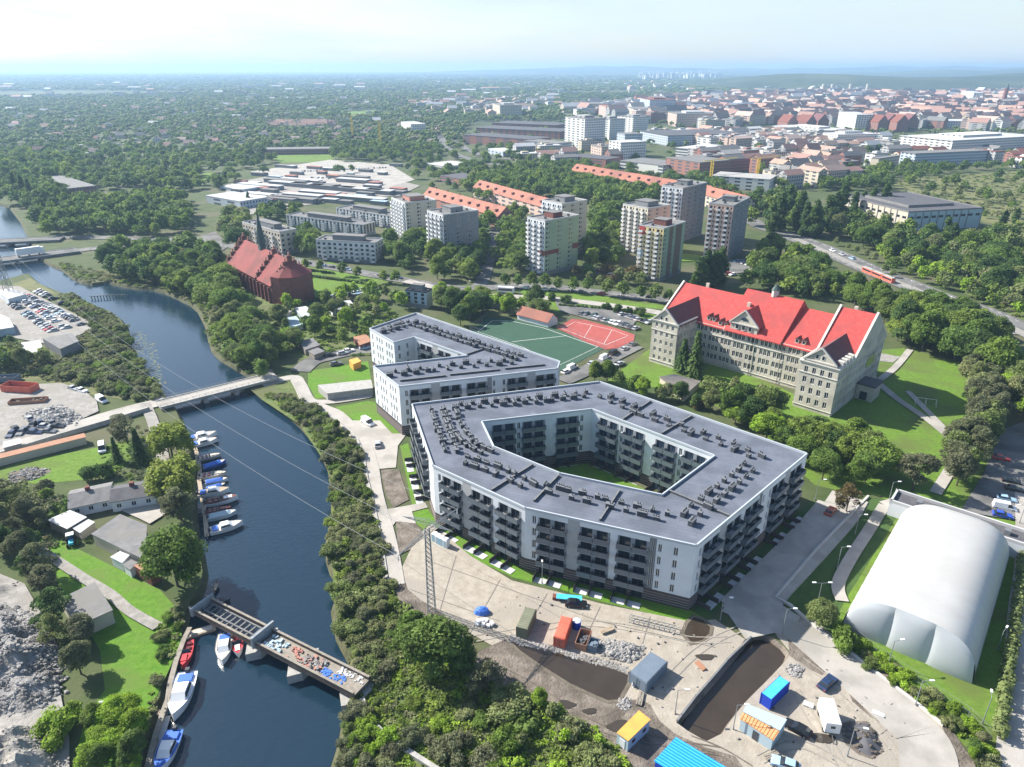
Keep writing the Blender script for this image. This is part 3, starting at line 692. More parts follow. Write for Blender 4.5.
mat('plaster_pale', (.34, .345, .35), .85, (.39, .395, .40), .5, .5); mat('plaster_mid', (.21, .225, .245), .85, (.25, .265, .285), .4, .4)
def k_canopy(w):
    k = ('c', w)
    if k not in KIT:
        b = MB(); b.box(.1, w-.1, -3.3, -1.5, .05, .12, 'roof_white'); b.box(-.04, .02, -3.3, -.03, .02, 1.1, 'plinth_dark'); KIT[k] = [b, None]
    return k
def k_vent(t):
    k = ('v', t)
    if k not in KIT:
        b = MB(); w, l, h = ((.42, .5, 1.0), (.42, .85, 1.1), (.36, .6, .8), (.5, 1.0, 1.2))[t]
        b.box(-l, l, -w, w, 0, h, 'vent'); b.box(-l-.08, l+.08, -w-.08, w+.08, h, h+.09, 'vent_cap')
        for i in range(1+t):
            x = -l+.3+i*(.5); b.tube((x, 0, h+.09), (x, 0, h+.5), .13, 'vent', n=6)
        for s in (-1, 1): b.box(-l*.8, l*.8, s*(w+.002)-.02, s*(w+.002)+.02, h*.35, h*.75, 'frame_dark')
        KIT[k] = [b, None]
    return k
mo = ccw(zpts("411.7,403.5 432.8,465 525.3,507.3 696.5,545 807.5,453 599.5,381", HM))
mi_ = ccw(zpts("482,421 494,446 560,472.5 662,494 714.5,455 592,408.5", HM))
steps = [((492, 489), (533, 463.6)), ((534, 500), (559, 474)), ((622, 419), (651, 400)), ((662, 432.5), (692, 415)), ((669.5, 490), (729.5, 515)), ((600, 519), (620, 489))]
apartment('apartment_block', 'large white and grey apartment block wrapped around a green courtyard with flat grey roof', mo, mi_, HM, 0,
  [("436,408 443,428 452,452", 2.2, 1.2), ("449,407 458,430 474,447", 2.6, 1.2), ("452,406 500,402 548,398 590,393", 3.4, 1.1), ("600,394 640,412 690,430 735,446 762,459", 4.6, 1.1), ("752,464 725,487 700,505 684,522", 3.8, 1.2),
   ("670,517 640,510 600,500 562,492 540,486", 3.6, 1.1), ("532,487 508,474 486,466 462,458", 3.2, 1.2), ("470,440 476,447 489,453", 2.4, 1.0)], steps, 4)
bo = ccw(zpts("369.4,328 393.8,342 413.8,336.5 467,355 373,365.5 399,386 557.5,368 560,361 416,312.5", HM))
apartment('apartment_block', 'V-shaped white apartment block with flat grey roof beside the green football pitch', bo, None, HM, 0,
  [("380,331 400,326 415,321", 3, 1.1), ("416,324 440,332 470,342 500,351 520,357", 3.2, 1.3), ("385,374 400,372 430,368 470,364 520,360", 4.4, 1.3)], [((466, 354), (490, 346)), ((400, 380), (446, 375)), ((450, 374), (500, 369)), ((505, 368), (545, 364))], 8)
# courtyard garden
c = sum(mi_, Vector())/6
ci = offset(mi_, -2.2)
sheet('courtyard_lawn', ci, 'lawn_new', blk=False); sheet('courtyard_paving', [ci[0]*.5+ci[1]*.5, ci[1], ci[2]*.3+ci[1]*.7, c], 'paving'); block(mi_)
# ================================================================ SCHOOL
def school():
    A = G(649, 361); th = R(-43.9); U = Vector((math.cos(th), math.sin(th), 0)); V = Vector((-U.y, U.x, 0))
    P = lambda u, v, z=0.0: Vector((A.x+U.x*u+V.x*v, A.y+U.y*u+V.y*v, z))
    root = thing('school', 'long stone school with bright red tiled roof and tall gables in the park', 'school', P(33, 20)); pool = Pool(root)
    wl = MB(); bd = MB(); rf = MB()
    def fc(a, b, H, floors, mod, wins, base=1.4, fh=None):
        facade(wl, pool, P(*a), P(*b), base, floors, fh or (H-base)/floors, mod, wins, 'stone', None, H-base-floors*(fh or (H-base)/floors), fr='frame_white', depth=.35)
        p0, p1 = P(*a), P(*b); d = p1-p0; rz = math.atan2(d.y, d.x)
        for z, t in ((1.2, .18), (H-3.6, .22), (H-.5, .5)): bd.box(-.1, d.length+.1, -.22, .1, z, z+t, 'stone_band', rz, (p0.x, p0.y, 0))
    E_ = 15.0
    w2 = [(.5, 1.1, 1.0, 1.9), (2.0, 1.1, 1.0, 1.9)]
    # left wing, main front, right block
    fc((0, 0), (10.6, 0), 16.5, 5, 10.6, [(1.4, 1.0, .9, 1.5), (3.7, 1.0, .9, 1.5), (6.0, 1.0, .9, 1.5), (8.2, 1.0, .9, 1.5)], .8, 3.1)
    fc((10.6, 0), (10.6, 13), 16.5, 5, 4.4, [(.8, .9, 1, 1.5), (2.6, .9, 1, 1.5)], .8, 3.1); fc((0, 13.5), (0, 0), 16.5, 5, 4.4, [(1.8, .9, 1, 1.4)], .8, 3.1)
    fc((10.6, 13), (55, 13), E_, 4, 5.2, [(.45, 1.15, .9, 2), (1.95, 1.15, .9, 2), (3.45, 1.15, .9, 2)], 1.4, 3.3)
    fc((55, 13), (55, 0), E_+1, 4, 4.3, [(1.5, 1.2, .9, 2)], 1.4, 3.3); fc((55, 0), (67, 0), E_+1, 4, 12, [(1.6, 1.2, .9, 2), (4.1, 1.2, .9, 2), (6.6, 1.2, .9, 2), (9.1, 1.2, .9, 2)], 1.4, 3.4)
    fc((67, 0), (67, 40), E_+1, 4, 4.0, [(.6, 1.0, 1, 1.9), (2.3, 1.0, 1, 1.9)], 1.4, 3.4)
    fc((67, 40), (-4, 40), E_, 4, 5, w2, 1.4, 3.3); fc((-4, 40), (-4, 13.5), E_, 4, 4.4, w2, 1.4, 3.3); fc((-4, 13.5), (0, 13.5), E_, 4, 4, [], 1.4, 3.3)
    # roofs: gable prism along u or v
    def gable_u(u0, u1, v0, v1, z0, z1, m='roof_red', ends=True, ov=.5, ew='stone'):
        vm = (v0+v1)/2; t = .35; s = (z1-z0)/(vm-v0); za = z0-s*ov
        for a, b, k in ((v0-ov, vm, 1), (vm, v1+ov, 0)):
            q = [P(u0, a, za if k else z1), P(u1, a, za if k else z1), P(u1, b, z1 if k else za), P(u0, b, z1 if k else za)]
            rf.hexa([v-Vector((0, 0, t)) for v in q]+q, m)
        if ends:
            for u in (u0, u1):
                o = -.25 if u == u0 else .25
                wl.add([P(u+o, v0, z0-1.2), P(u+o, v1, z0-1.2), P(u+o, v1, z0), P(u+o, vm, z1), P(u+o, v0, z0), P(u-o, v0, z0-1.2), P(u-o, v1, z0-1.2), P(u-o, v1, z0), P(u-o, vm, z1), P(u-o, v0, z0)],
                       [(0, 1, 2, 3, 4), (9, 8, 7, 6, 5)], ew)
                for a, b, za_, zb in ((v0-.7, vm, z0-.35, z1+.45), (vm, v1+.7, z1+.45, z0-.35)):
                    bd.hexa([P(u-.35, a, za_-.5), P(u+.35, a, za_-.5), P(u+.35, b, zb-.5), P(u-.35, b, zb-.5), P(u-.35, a, za_+.25), P(u+.35, a, za_+.25), P(u+.35, b, zb+.25), P(u-.35, b, zb+.25)], 'stone_band')
    def gable_v(u0, u1, v0, v1, z0, z1, m='roof_red', front=True, ov=.4):
        um = (u0+u1)/2; t = .35; s = (z1-z0)/(um-u0); za = z0-s*ov
        for a, b, k in ((u0-ov, um, 1), (um, u1+ov, 0)):
            q = [P(a, v1, za if k else z1), P(a, v0, za if k else z1), P(b, v0, z1 if k else za), P(b, v1, z1 if k else za)]
            q = [q[1], q[2], q[3], q[0]]
            rf.hexa([v-Vector((0, 0, t)) for v in q]+q, m)
        if front:
            v = v0+.1
            wl.add([P(u0, v, z0-.2), P(u1, v, z0-.2), P(u1, v, z0), P(um, v, z1), P(u0, v, z0)], [(0, 1, 2, 3, 4)], 'stone')
            for a, b, za_, zb in ((u0-.5, um, z0-.3, z1+.2), (um, u1+.5, z1+.2, z0-.3)):
                bd.hexa([P(a, v-.45, za_-.35), P(b, v-.45, zb-.35), P(b, v+.2, zb-.35), P(a, v+.2, za_-.35), P(a, v-.45, za_+.25), P(b, v-.45, zb+.25), P(b, v+.2, zb+.25), P(a, v+.2, za_+.25)], 'stone_band')
            bd.box(u0-.3, u1+.3, v-.35, v-.02, z0-.45, z0-.1, 'stone_band', th, (A.x, A.y, 0))
    gable_u(-4, 22, 13, 40, E_, 24.0, ends=True)
    gable_u(22, 43, 12.4, 40.6, E_+.3, 26.8, ends=False)
    for u, s in ((22, -1), (43, 1)): rf.add([P(u, 12.6, E_), P(u, 40.4, E_), P(u, 26.5, 26.6)], [(0, 1, 2)] , 'roof_red')
    gable_u(43, 56, 13, 40, E_, 24.4, ends=False)
    gable_u(55.2, 67, 13.2, 40, E_+1.6, 27.4, ends=True)
    gable_v(0, 10.6, 0, 22, 16.5, 21.3, 'roof_maroon'); gable_v(56.2, 65.8, 0, 20, E_+2.2, 21.4, 'roof_maroon')
    wl.hexa([P(56.2, 0, E_+1), P(65.8, 0, E_+1), P(65.8, 12, E_+1), P(56.2, 12, E_+1), P(56.2, 0.02, E_+2.2), P(65.8, .02, E_+2.2), P(65.8, 12, E_+2.2), P(56.2, 12, E_+2.2)], 'stone')
    # shallow copper skirt roofs of the two end blocks
    for u0, u1, v0, v1, z in ((-.4, 11, -.4, 13, 16.5), (54.7, 67.4, -.4, 13.3, 16)): bd.hexa([P(u0, v0, z-.02), P(u1, v0, z-.02), P(u1, v1, z-.02), P(u0, v1, z-.02), P(u0, v0, z+.28), P(u1, v0, z+.28), P(u1, v1, z+.28), P(u0, v1, z+.28)], 'stone_band')
    # central gable house
    gable_v(24, 34, 12.6, 26, 18.4, 23.2); wl.hexa([P(24, 12.8, E_-.4), P(34, 12.8, E_-.4), P(34, 24, E_-.4), P(24, 24, E_-.4), P(24, 12.8, 18.4), P(34, 12.8, 18.4), P(34, 24, 18.4), P(24, 24, 18.4)], 'stone')
    def deco(u, v, z, w, h, rz=th): pool.add('window', k_window(w, h, 'frame_white', 'glass', 1, 1), P(u, v, z), rz)
    for u in (26, 28.4, 30.8): deco(u, 12.6-.2, 16.1, 1.3, 1.7)
    for u in (3.2, 5.2): deco(u, -.12, 17.0, 1.0, 1.4)
    for u in (59.4, 61.3): deco(u, -.12, 17.6, 1.0, 1.5)
    lun = MB(); p = P(27.6, 12.4, 19.4)
    lun.add([P(29+1.3*math.cos(t), 12.52, 19.6+1.2*math.sin(t)) for t in [math.pi*i/10 for i in range(11)]], [tuple(range(11))], 'glass_court'); lun.build('lunette_window', root)
    # dormers
    for u, v, z in ((14.5, 15.2, 16.2), (16.6, 15.2, 16.2), (19.6, 14.4, 15.7), (22, 14.4, 15.7), (47.5, 15, 16), (49.8, 15, 16)):
        d = MB(); q = lambda a, b, c: P(u+a, v+b, z+c)
        d.hexa([q(-.6, -.9, -.2), q(.6, -.9, -.2), q(.6, 2, -.2), q(-.6, 2, -.2), q(-.6, -.9, 1.1), q(.6, -.9, 1.1), q(.6, 2, 1.1), q(-.6, 2, 1.1)], 'stone_band')
        d.add([q(-.8, -1.1, 1.1), q(.8, -1.1, 1.1), q(0, -1.1, 1.9), q(-.8, 2.4, 1.1), q(.8, 2.4, 1.1), q(0, 2.4, 1.9)], [(0, 1, 2), (0, 2, 5, 3), (2, 1, 4, 5)], 'roof_maroon'); o = d.build('dormer', root)
        g = MB(); g.quad(q(-.4, -.93, .1), q(.4, -.93, .1), q(.4, -.93, .9), q(-.4, -.93, .9), 'glass'); gg = g.build('pane', None); gg.parent = o; gg.location = (0, 0, 0)
    # right mass: band of windows below the upper roof, stepped parapet
    for k in range(7): deco(56.2+k*1.5, 18.4, 19.7, 1.0, 1.0)
    rf.hexa([P(55.6, 17.9, 19.3), P(66.8, 17.9, 19.3), P(66.8, 19.2, 19.9), P(55.6, 19.2, 19.9), P(55.6, 17.9, 19.5), P(66.8, 17.9, 19.5), P(66.8, 19.2, 20.9), P(55.6, 19.2, 20.9)], 'frame_dark')
    for k in range(4):
        d = MB(); v = 2.4+k*2.6; d.hexa([P(65.2, v, 16.2), P(67.1, v, 16.2), P(67.1, v+1.5, 16.2), P(65.2, v+1.5, 16.2), P(65.2, v, 17.9), P(67.1, v, 17.7), P(67.1, v+1.5, 17.7), P(65.2, v+1.5, 17.9)], 'stone_band'); d.build('dormer', root)
    # porch on the right end
    d = MB(); d.prism([P(67.2, 20), P(72.5, 20), P(72.5, 27), P(67.2, 27)], 0, 5.2, 'stone'); d.prism([P(67.1, 19.6), P(73, 19.6), P(73, 27.4), P(67.1, 27.4)], 5.2, 5.6, 'roof_dark'); po = d.build('porch', root)
    g = MB(); g.box(68.6, 70.8, 19.9, 19.97, 0.2, 3, 'glass', th, (A.x, A.y, 0)); g = g.build('door', None); g.parent = po; g.location = (0, 0, 0)
    # big arched window on the right end, chimneys, ridge turret
    d = MB(); d.box(-.4, 7, -.06, .0, 9, 13, 'glass_court', th+math.pi/2, tuple(P(67.06, 26, 0))); d.build('arched_window', root)
    for u, v, z in ((6, 27, 24.2), (60, 27, 27), (26, 21, 22.3)):
        d = MB(); d.box(-.6, .6, -.4, .4, z-1.5, z+1.3, 'stone', th, tuple(P(u, v))); d.build('chimney', root)
    d = MB(); b = P(32.5, 26.5); d.tube((b.x, b.y, 26), (b.x, b.y, 28.4), 1.3, 'stone_band', n=8); d.tube((b.x, b.y, 28.4), (b.x, b.y, 30.2), 1.55, 'slate_green', .35, n=8); d.tube((b.x, b.y, 30.2), (b.x, b.y, 32.6), .12, 'frame_dark', n=5); d.build('roof_turret', root)
    for u in (13, 33, 43.5): d = MB(); a = P(u, 12.7); d.tube((a.x, a.y, 0), (a.x, a.y, 15), .09, 'frame_dark', n=5); d.build('downpipe', root)
    wl.build('wall', root); bd.build('cornice', root); rf.build('roof', root); pool.done()
    block(offset(ccw([P(-4, -2), P(68, -2), P(74, 42), P(-5, 42)]), 1))
school()
# ================================================================ CHURCH
def church():
    # frame: u along nave towards the east end
    a = G(227.5, 262, 9); b = G(256.7, 277.6, 9); a.z = b.z = 0; d = (b-a); Ln = d.length; U = d.normalized(); V = Vector((-U.y, U.x, 0))
    rz = math.atan2(U.y, U.x); P = lambda u, v, z=0.0: Vector((a.x+U.x*u+V.x*v, a.y+U.y*u+V.y*v, z))
    root = thing('church', 'dark red brick gothic church with stepped gables, red roof and green needle spire', 'church', P(Ln/2, 8)); wl = MB(); pool = Pool(root)
    Wd = 20; L2 = Ln+17
    ops = lambda L: [(round(2+i*4.4, 2), round(3.3+i*4.4, 2), 2.2, 7.4) for i in range(int((L-2)/4.4))]
    def side(p, q, H):
        o = ops((q-p).length); wall(wl, p, q, 0, H, o, 'brick', .4); d_ = (q-p).normalized()
        for x0, x1, z0, z1 in o: pool.add('window', k_window(1.3, 5.2, 'frame_dark', 'glass', 1, 3), p+d_*x0+Vector((0, 0, z0)), math.atan2(d_.y, d_.x))
    side(P(0, 0), P(L2, 0), 9); side(P(L2, Wd), P(0, Wd), 9); side(P(0, Wd), P(0, 0), 9)
    apse = [P(L2, 0), P(L2+5, 2), P(L2+8, 7), P(L2+8, 13), P(L2+5, 18), P(L2, Wd)]
    for i in range(5): wall(wl, apse[i], apse[i+1], 0, 13, [], 'brick', .3)
    for u in [k*4.4 for k in range(int(L2/4.4)+1)]: wl.box(u-.35, u+.35, -1.1, .0, 0, 7.5, 'brick', rz, tuple(P(0, 0)))
    wl.build('wall', root)
    rf = MB(); zr = 19.5
    for u0, u1 in ((0, Ln-1), (Ln+1, L2)):
        for v0, v1, z0, z1 in ((-.6, Wd/2, 8.6, zr), (Wd/2, Wd+.6, zr, 8.6)):
            q = [P(u0, v0, z0), P(u1, v0, z0), P(u1, v1, z1), P(u0, v1, z1)]; rf.hexa([v-Vector((0, 0, .3)) for v in q]+q, 'church_roof')
    top = P(L2-1, Wd/2, zr-.2); n = [Vector((p.x, p.y, 13)) for p in apse]
    for i in range(5): rf.add([n[i], n[i+1], top], [(0, 1, 2)], 'church_roof')
    rf.build('roof', root)
    for u in (0, Ln, L2):                                   # stepped gables with pinnacles
        g = MB(); k = 9
        for i in range(k):
            v0 = Wd*i/k; v1 = Wd*(i+1)/k; vm = (v0+v1)/2; h = 9.4+(zr-8.6)*(1-abs(vm-Wd/2)/(Wd/2))*1.0+.9
            g.box(u-.45, u+.45, v0+.02, v1-.02, 7.5 if u else 0.1, h, 'brick', rz, tuple(P(0, 0))); g.box(u-.3, u+.3, vm-.3, vm+.3, h, h+1.5, 'brick_pink', rz, tuple(P(0, 0)))
        g.build('stepped_gable', root)
    s = MB(); c = P(Ln*.62, Wd/2); s.box(-1.4, 1.4, -1.4, 1.4, zr-2.5, zr+2.2, 'slate_green', rz, (c.x, c.y, 0))
    s.tube((c.x, c.y, zr+2.2), (c.x, c.y, zr+17), 2.3, 'slate_green', .12, n=8); s.tube((c.x, c.y, zr+17), (c.x, c.y, zr+20), .1, 'frame_dark', n=5); s.build('spire', root)
    pool.done(); block(ccw([P(-3, -3), P(L2+9, -3), P(L2+9, 23), P(-3, 23)]))
church()
# ================================================================ TENNIS HALL (air dome)
def dome():
    a = G(841.4, 626.4); b = G(972, 683.8); c = G(1004, 556); U = (b-a).normalized(); V = Vector((-U.y, U.x, 0)); Wd = (b-a).length; Ln = abs((c-b).dot(V))
    P = lambda u, v, z=0.0: Vector((a.x+U.x*u+V.x*v, a.y+U.y*u+V.y*v, z)); root = thing('tennis_hall', 'white inflated membrane hall with three grey end panels on the lawn at the right', 'sports hall', P(Wd/2, Ln/2))
    H = 9.2; N = 28; prof = []
    for i in range(N+1):
        t = math.pi*i/N; cx, sx = math.cos(t), math.sin(t); e = .62
        prof.append((Wd/2-Wd/2*math.copysign(abs(cx)**e, cx), H*abs(sx)**.78))
    m = MB(); K = 26; rows = []
    for k in range(K+1):
        v = Ln*k/K; bulge = 1+(.005 if k % 2 else 0); e = 1.0
        if k >= K-2: e = (.93, .8, .0)[k-(K-2)] if k < K else .55
        rows.append([P(Wd/2+(u-Wd/2)*(1 if k < K-1 else .97), v, z*bulge*(1 if k < K-2 else (.97, .88, .6)[k-K+2])) for u, z in prof])
    vs = [p for r in rows for p in r]; fs = [(k*(N+1)+i+1, k*(N+1)+i, (k+1)*(N+1)+i, (k+1)*(N+1)+i+1) for k in range(K) for i in range(N)]
    m.add(vs, fs, 'membrane'); m.build('membrane_roof', root, smooth=True)
    e = MB(); e.add(rows[-1]+[P(Wd/2, Ln, 0)], [tuple(range(N+1))], 'membrane_grey'); e.build('back_panel', root)
    # three bulging end panels
    cuts = [0, .36, .66, 1.0]
    def top(u):
        for i in range(N):
            if prof[i][0] <= u <= prof[i+1][0]+1e-6:
                t = (u-prof[i][0])/max(1e-6, prof[i+1][0]-prof[i][0]); return prof[i][1]+(prof[i+1][1]-prof[i][1])*t
        return 0
    for j in range(3):
        g = MB(); u0, u1 = Wd*cuts[j], Wd*cuts[j+1]; nu, nz = 12, 10; vs = []
        for q in range(nz+1):
            for i in range(nu+1):
                u = u0+(u1-u0)*i/nu; h = top(u); s = q/nz; bl = .7*math.sin(math.pi*i/nu)**.6*math.sin(math.pi*min(1, s*.93+.07))**.6 if h > .3 else 0
                vs.append(P(u, -bl, h*s))
        g.add(vs, [(q*(nu+1)+i, q*(nu+1)+i+1, (q+1)*(nu+1)+i+1, (q+1)*(nu+1)+i) for q in range(nz) for i in range(nu)], 'membrane_grey'); g.build('end_panel', root, smooth=True)
    sm = MB()
    for k in range(2, K, 2):
        r = rows[k]
        for i in range(N): sm.tube(r[i], r[i+1], .035, 'membrane_grey', n=4, cap=False)
    sm.build('membrane_seams', root)
    an = thing('sports_annex', 'flat low annex with light parapet frame behind the white inflated hall', 'annex', P(Wd/2, Ln+3)); w_ = MB()
    q = [P(-3.2, Ln+.6), P(Wd+2.5, Ln+.6), P(Wd+2.5, Ln+7.2), P(-3.2, Ln+7.2)]
    w_.prism(q, 0, 3.6, 'plaster_white', top='roof_dark'); w_.build('wall', an); pp = MB()
    for i in range(4):
        s0, s1 = q[i], q[(i+1) % 4]; d = s1-s0; pp.box(-.0 if i % 2 else -.1, d.length if i % 2 else d.length+.1, 0.005, .5, 3.3, 4.3, 'roof_white', math.atan2(d.y, d.x), (s0.x, s0.y, 0))
    pp.build('parapet', an)
    for u in (2, 14, 20): k = MB(); k.box(u, u+1.2, Ln+3, Ln+4.4, 3.6, 4.8, 'vent_cap', math.atan2(U.y, U.x), tuple(P(0, 0))); k.build('ventilation_unit', an)
    block(offset(ccw([P(-3.5, -1), P(Wd+3, -1), P(Wd+3, Ln+8), P(-3.5, Ln+8)]), .6))
dome()
# ================================================================ TOWERS, SLABS AND THE TOWN
mat('tile_r', (.32, .15, .12), .85)
def faces_of(fp):
    for i in range(4):
        a, b = fp[i], fp[(i+1) % 4]; d = (b-a).normalized(); n = Vector((d.y, -d.x, 0)); c = (a+b)/2
        yield i, a, b, n, n.dot(Vector((0, 0, 0))-c) > 0, (b-a).length
def roofbits(mb, fp, h, m='roof_bitumen', n=3, seed=1, edge='parapet', boxm='plaster_grey'):
    mb.prism(fp, h-.01, h+.02, m)
def tower(name, label, cat, L_, Fp, R_, base, floors, ml, mr, win='a', group=None, rooftop=None, balc='L', accents=(), edge='roof_white'):
    h = hgt(Fp[0], base, Fp[1]); fp = para(L_, Fp, R_, h); c = sum(fp, Vector())/4
    root = thing(name, label, cat, (c.x, c.y, 0), 0, group); pool = Pool(root); wl = MB(); fh = (h-2.2)/floors
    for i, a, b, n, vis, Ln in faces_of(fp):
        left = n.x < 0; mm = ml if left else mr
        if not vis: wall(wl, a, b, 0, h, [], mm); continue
        if win == 'a':
            wins = [(.7, 1.6, .8, 1.45), (3.0, .9, .9, 1.35)] if left else [(.8, 1.3, .9, 1.35), (2.6, .8, 1.1, 1.0)]
            facade(wl, pool, a, b, 1.4, floors, fh, 4.6 if left else 7.2, wins, mm, 'plaster_grey', h-1.4-floors*fh, balc=[(.4, 2.0)] if (left and 'L' in balc) or (not left and 'R' in balc) else (), depth=.18, nv=1)
        elif win == 'slab':
            facade(wl, pool, a, b, 1.0, floors, fh, 3.3, [(.7, 1.8, .9, 1.5)] if Ln > 8 else [], mm, 'plaster_grey', h-1-floors*fh, balc=[(.3, 2.6)] if Ln > 14 and balc else (), every=(lambda q, k: q % 3 == 1), depth=.15, nv=1)
    wl.build('wall', root)
    r = MB(); r.prism(fp, h-.35, h-.3, 'roof_grey'); r.build('roof', root)
    e = MB()
    for i, a, b, n, vis, Ln in faces_of(fp): e.box(-.05, Ln+.05, -.06, .22, h-.3, h+.35, edge, math.atan2((b-a).y, (b-a).x), (a.x, a.y, 0))
    e.build('parapet', root)
    ax = math.atan2((fp[1]-fp[0]).y, (fp[1]-fp[0]).x); rs = random.Random(int(c.x*7))
    W_, D_ = (fp[1]-fp[0]).length, (fp[2]-fp[1]).length
    rm = rooftop or 'plaster_grey'; m = MB(); s = min(W_, D_)*.3; m.box(-W_*.25, W_*.25, -s*.8, s*.8, h-.3, h+2.4, rm, ax, (c.x, c.y, 0)); m.box(-W_*.27, W_*.27, -s*.85, s*.85, h+2.4, h+2.6, 'roof_grey', ax, (c.x, c.y, 0)); m.build('lift_house', root)
    for k in range(max(2, int(max(W_, D_)/7))):
        m = MB(); t = (k+.5)/max(2, int(max(W_, D_)/7)); big = W_ >= D_; p = c+(fp[1]-fp[0]).normalized()*((t-.5)*W_*.9 if big else rs.uniform(-.3, .3)*W_)+(fp[2]-fp[1]).normalized()*((t-.5)*D_*.9 if not big else rs.choice((-.32, .32))*D_)
        m.box(-.6, .6, -.4, .4, h-.3, h+.9, 'vent', ax, (p.x, p.y, 0)); m.build('chimney', root)
    for nm, side, x0, x1, z0, z1, mt in accents:        # coloured areas painted on the wall
        for i, a, b, n, vis, Ln in faces_of(fp):
            if vis and ((n.x < 0) == (side == 'L')):
                q = MB(); q.box(x0*Ln, x1*Ln, -.04, -.004, z0*h, z1*h, mt, math.atan2((b-a).y, (b-a).x), (a.x, a.y, 0)); q.build(nm, root)
    pool.done(); block(offset(fp, 1)); return root
tower('tower_block', 'white and green tower block with a red band, nearest one right of the wooded strip', 'tower block', (527.3, 217), (545, 221), (580.7, 215.5), 276, 11, 'plaster_white', 'plaster_green', accents=[('red_band', 'L', .62, 1.0, .36, .46, 'brick'), ('red_band', 'R', .0, .42, .38, .46, 'brick'), ('red_band', 'R', .82, 1, .40, .50, 'brick')], rooftop='brick')
tower('tower_block', 'pale tower block standing right behind the white and green one', 'tower block', (542, 200), (562, 204), (589, 200.5), 258, 11, 'plaster_white', 'plaster_tan')
tower('tower_block', 'yellow and white tower block with brown side walls and a red corner patch', 'tower block', (639.5, 225), (664, 228.7), (692.8, 223), 282, 11, 'plaster_yellow', 'plaster_green', accents=[('red_patch', 'L', .0, .25, .84, .99, 'roof_red'), ('blue_patch', 'L', 0, .22, .42, .56, 'plaster_blue'), ('brown_panel', 'R', .26, .44, 0.02, .99, 'brown_panel'), ('brown_panel', 'R', .56, .86, .02, .99, 'brown_panel')], rooftop='brick')
tower('tower_block', 'cream tower block directly behind the yellow one with brown side walls', 'tower block', (623, 204), (648, 208.7), (671.7, 205), 256, 11, 'plaster_cream', 'plaster_pink')
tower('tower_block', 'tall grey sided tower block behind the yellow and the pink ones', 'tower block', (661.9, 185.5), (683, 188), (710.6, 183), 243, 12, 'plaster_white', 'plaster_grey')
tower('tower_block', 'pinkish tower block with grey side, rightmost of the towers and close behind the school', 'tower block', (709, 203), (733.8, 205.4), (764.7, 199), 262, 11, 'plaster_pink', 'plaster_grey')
tower('tower_block', 'beige tower block with red roof house, left of the two beside the orange row', 'tower block', (391.3, 197.5), (405, 203), (436, 200), 243, 10, 'plaster_white', 'plaster_tan', rooftop='brick_pink')
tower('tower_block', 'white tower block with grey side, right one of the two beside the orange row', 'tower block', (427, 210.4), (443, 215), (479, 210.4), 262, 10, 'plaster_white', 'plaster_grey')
tower('slab_block', 'low white five storey slab with tan gable nearest to the boulevard lawn', 'apartment block', (315.6, 239.7), (375, 243), (383, 238.5), 264, 4, 'plaster_white', 'plaster_tan', 'slab', balc='L')
tower('slab_block', 'long low pale slab just behind the low white one at the boulevard lawn', 'apartment block', (286, 215), (363, 225), (368, 221.4), 237, 4, 'plaster_white', 'plaster_tan', 'slab')
tower('slab_block', 'low pale slab left of the beige tower block, behind the other slabs', 'apartment block', (336, 208), (390, 216), (394, 211), 229, 4, 'plaster_white', 'plaster_tan', 'slab')
tower('slab_block', 'grey slab with dark gable end right behind the church', 'apartment block', (242, 222), (279.5, 232), (296, 229), 255, 4, 'plaster_tan', 'plaster_tan', 'slab')
tower('office_block', 'small pale blue and white block behind the V-shaped apartment block', 'office block', (405, 290), (426, 292.5), (437, 290), 309, 3, 'plaster_blue', 'plaster_white', 'slab', balc='', edge='frame_dark')
def gable_house(name, label, cat, a, b, ze, zr, wd, mw='gw_white', mr='roof_orange', group=None, px_=True, chim=6, dorm=0, single=False):
    if px_: a, b = G(*a, zr), G(*b, zr)
    a = Vector((a[0], a[1], 0)); b = Vector((b[0], b[1], 0)); d = b-a; Ln = d.length; rz = math.atan2(d.y, d.x); c = (a+b)/2
    def P(u, v, z): return (a.x+math.cos(rz)*u-math.sin(rz)*v, a.y+math.sin(rz)*u+math.cos(rz)*v, z)
    w = MB(); w.prism([P(0, -wd/2, 0), P(Ln, -wd/2, 0), P(Ln, wd/2, 0), P(0, wd/2, 0)], 0, ze, mw)
    for u in (0, Ln): w.add([P(u, -wd/2, ze), P(u, wd/2, ze), P(u, 0, zr)], [(0, 1, 2)], mw)
    r = w if single else MB()
    for s in (-1, 1):
        q = [P(-.3, s*(wd/2+.5), ze-.3), P(Ln+.3, s*(wd/2+.5), ze-.3), P(Ln+.3, 0, zr+.1), P(-.3, 0, zr+.1)]
        if s > 0: q = [q[1], q[0], q[3], q[2]]
        r.hexa([(x, y, z-.25) for x, y, z in q]+q, mr)
    block([P(-1, -wd/2-1, 0), P(Ln+1, -wd/2-1, 0), P(Ln+1, wd/2+1, 0), P(-1, wd/2+1, 0)])
    if single: return w, c
    root = thing(name, label, cat, (c.x, c.y, 0), 0, group); w.build('wall', root); r.build('roof', root)
    for k in range(chim): m = MB(); m.box(-.5, .5, -.35, .35, zr-1.2, zr+1.2, 'brick', rz, P((k+.5)*Ln/chim, .8, 0)[:2]+(0,)); m.build('chimney', root)
    for k in range(dorm):
        m = MB(); m.box(-.9, .9, -1.2, .9, (ze+zr)/2-.8, (ze+zr)/2+.9, 'roof_maroon', rz, P((k+.5)*Ln/dorm, -wd/4-.3, 0)[:2]+(0,)); m.build('dormer', root)
    return root
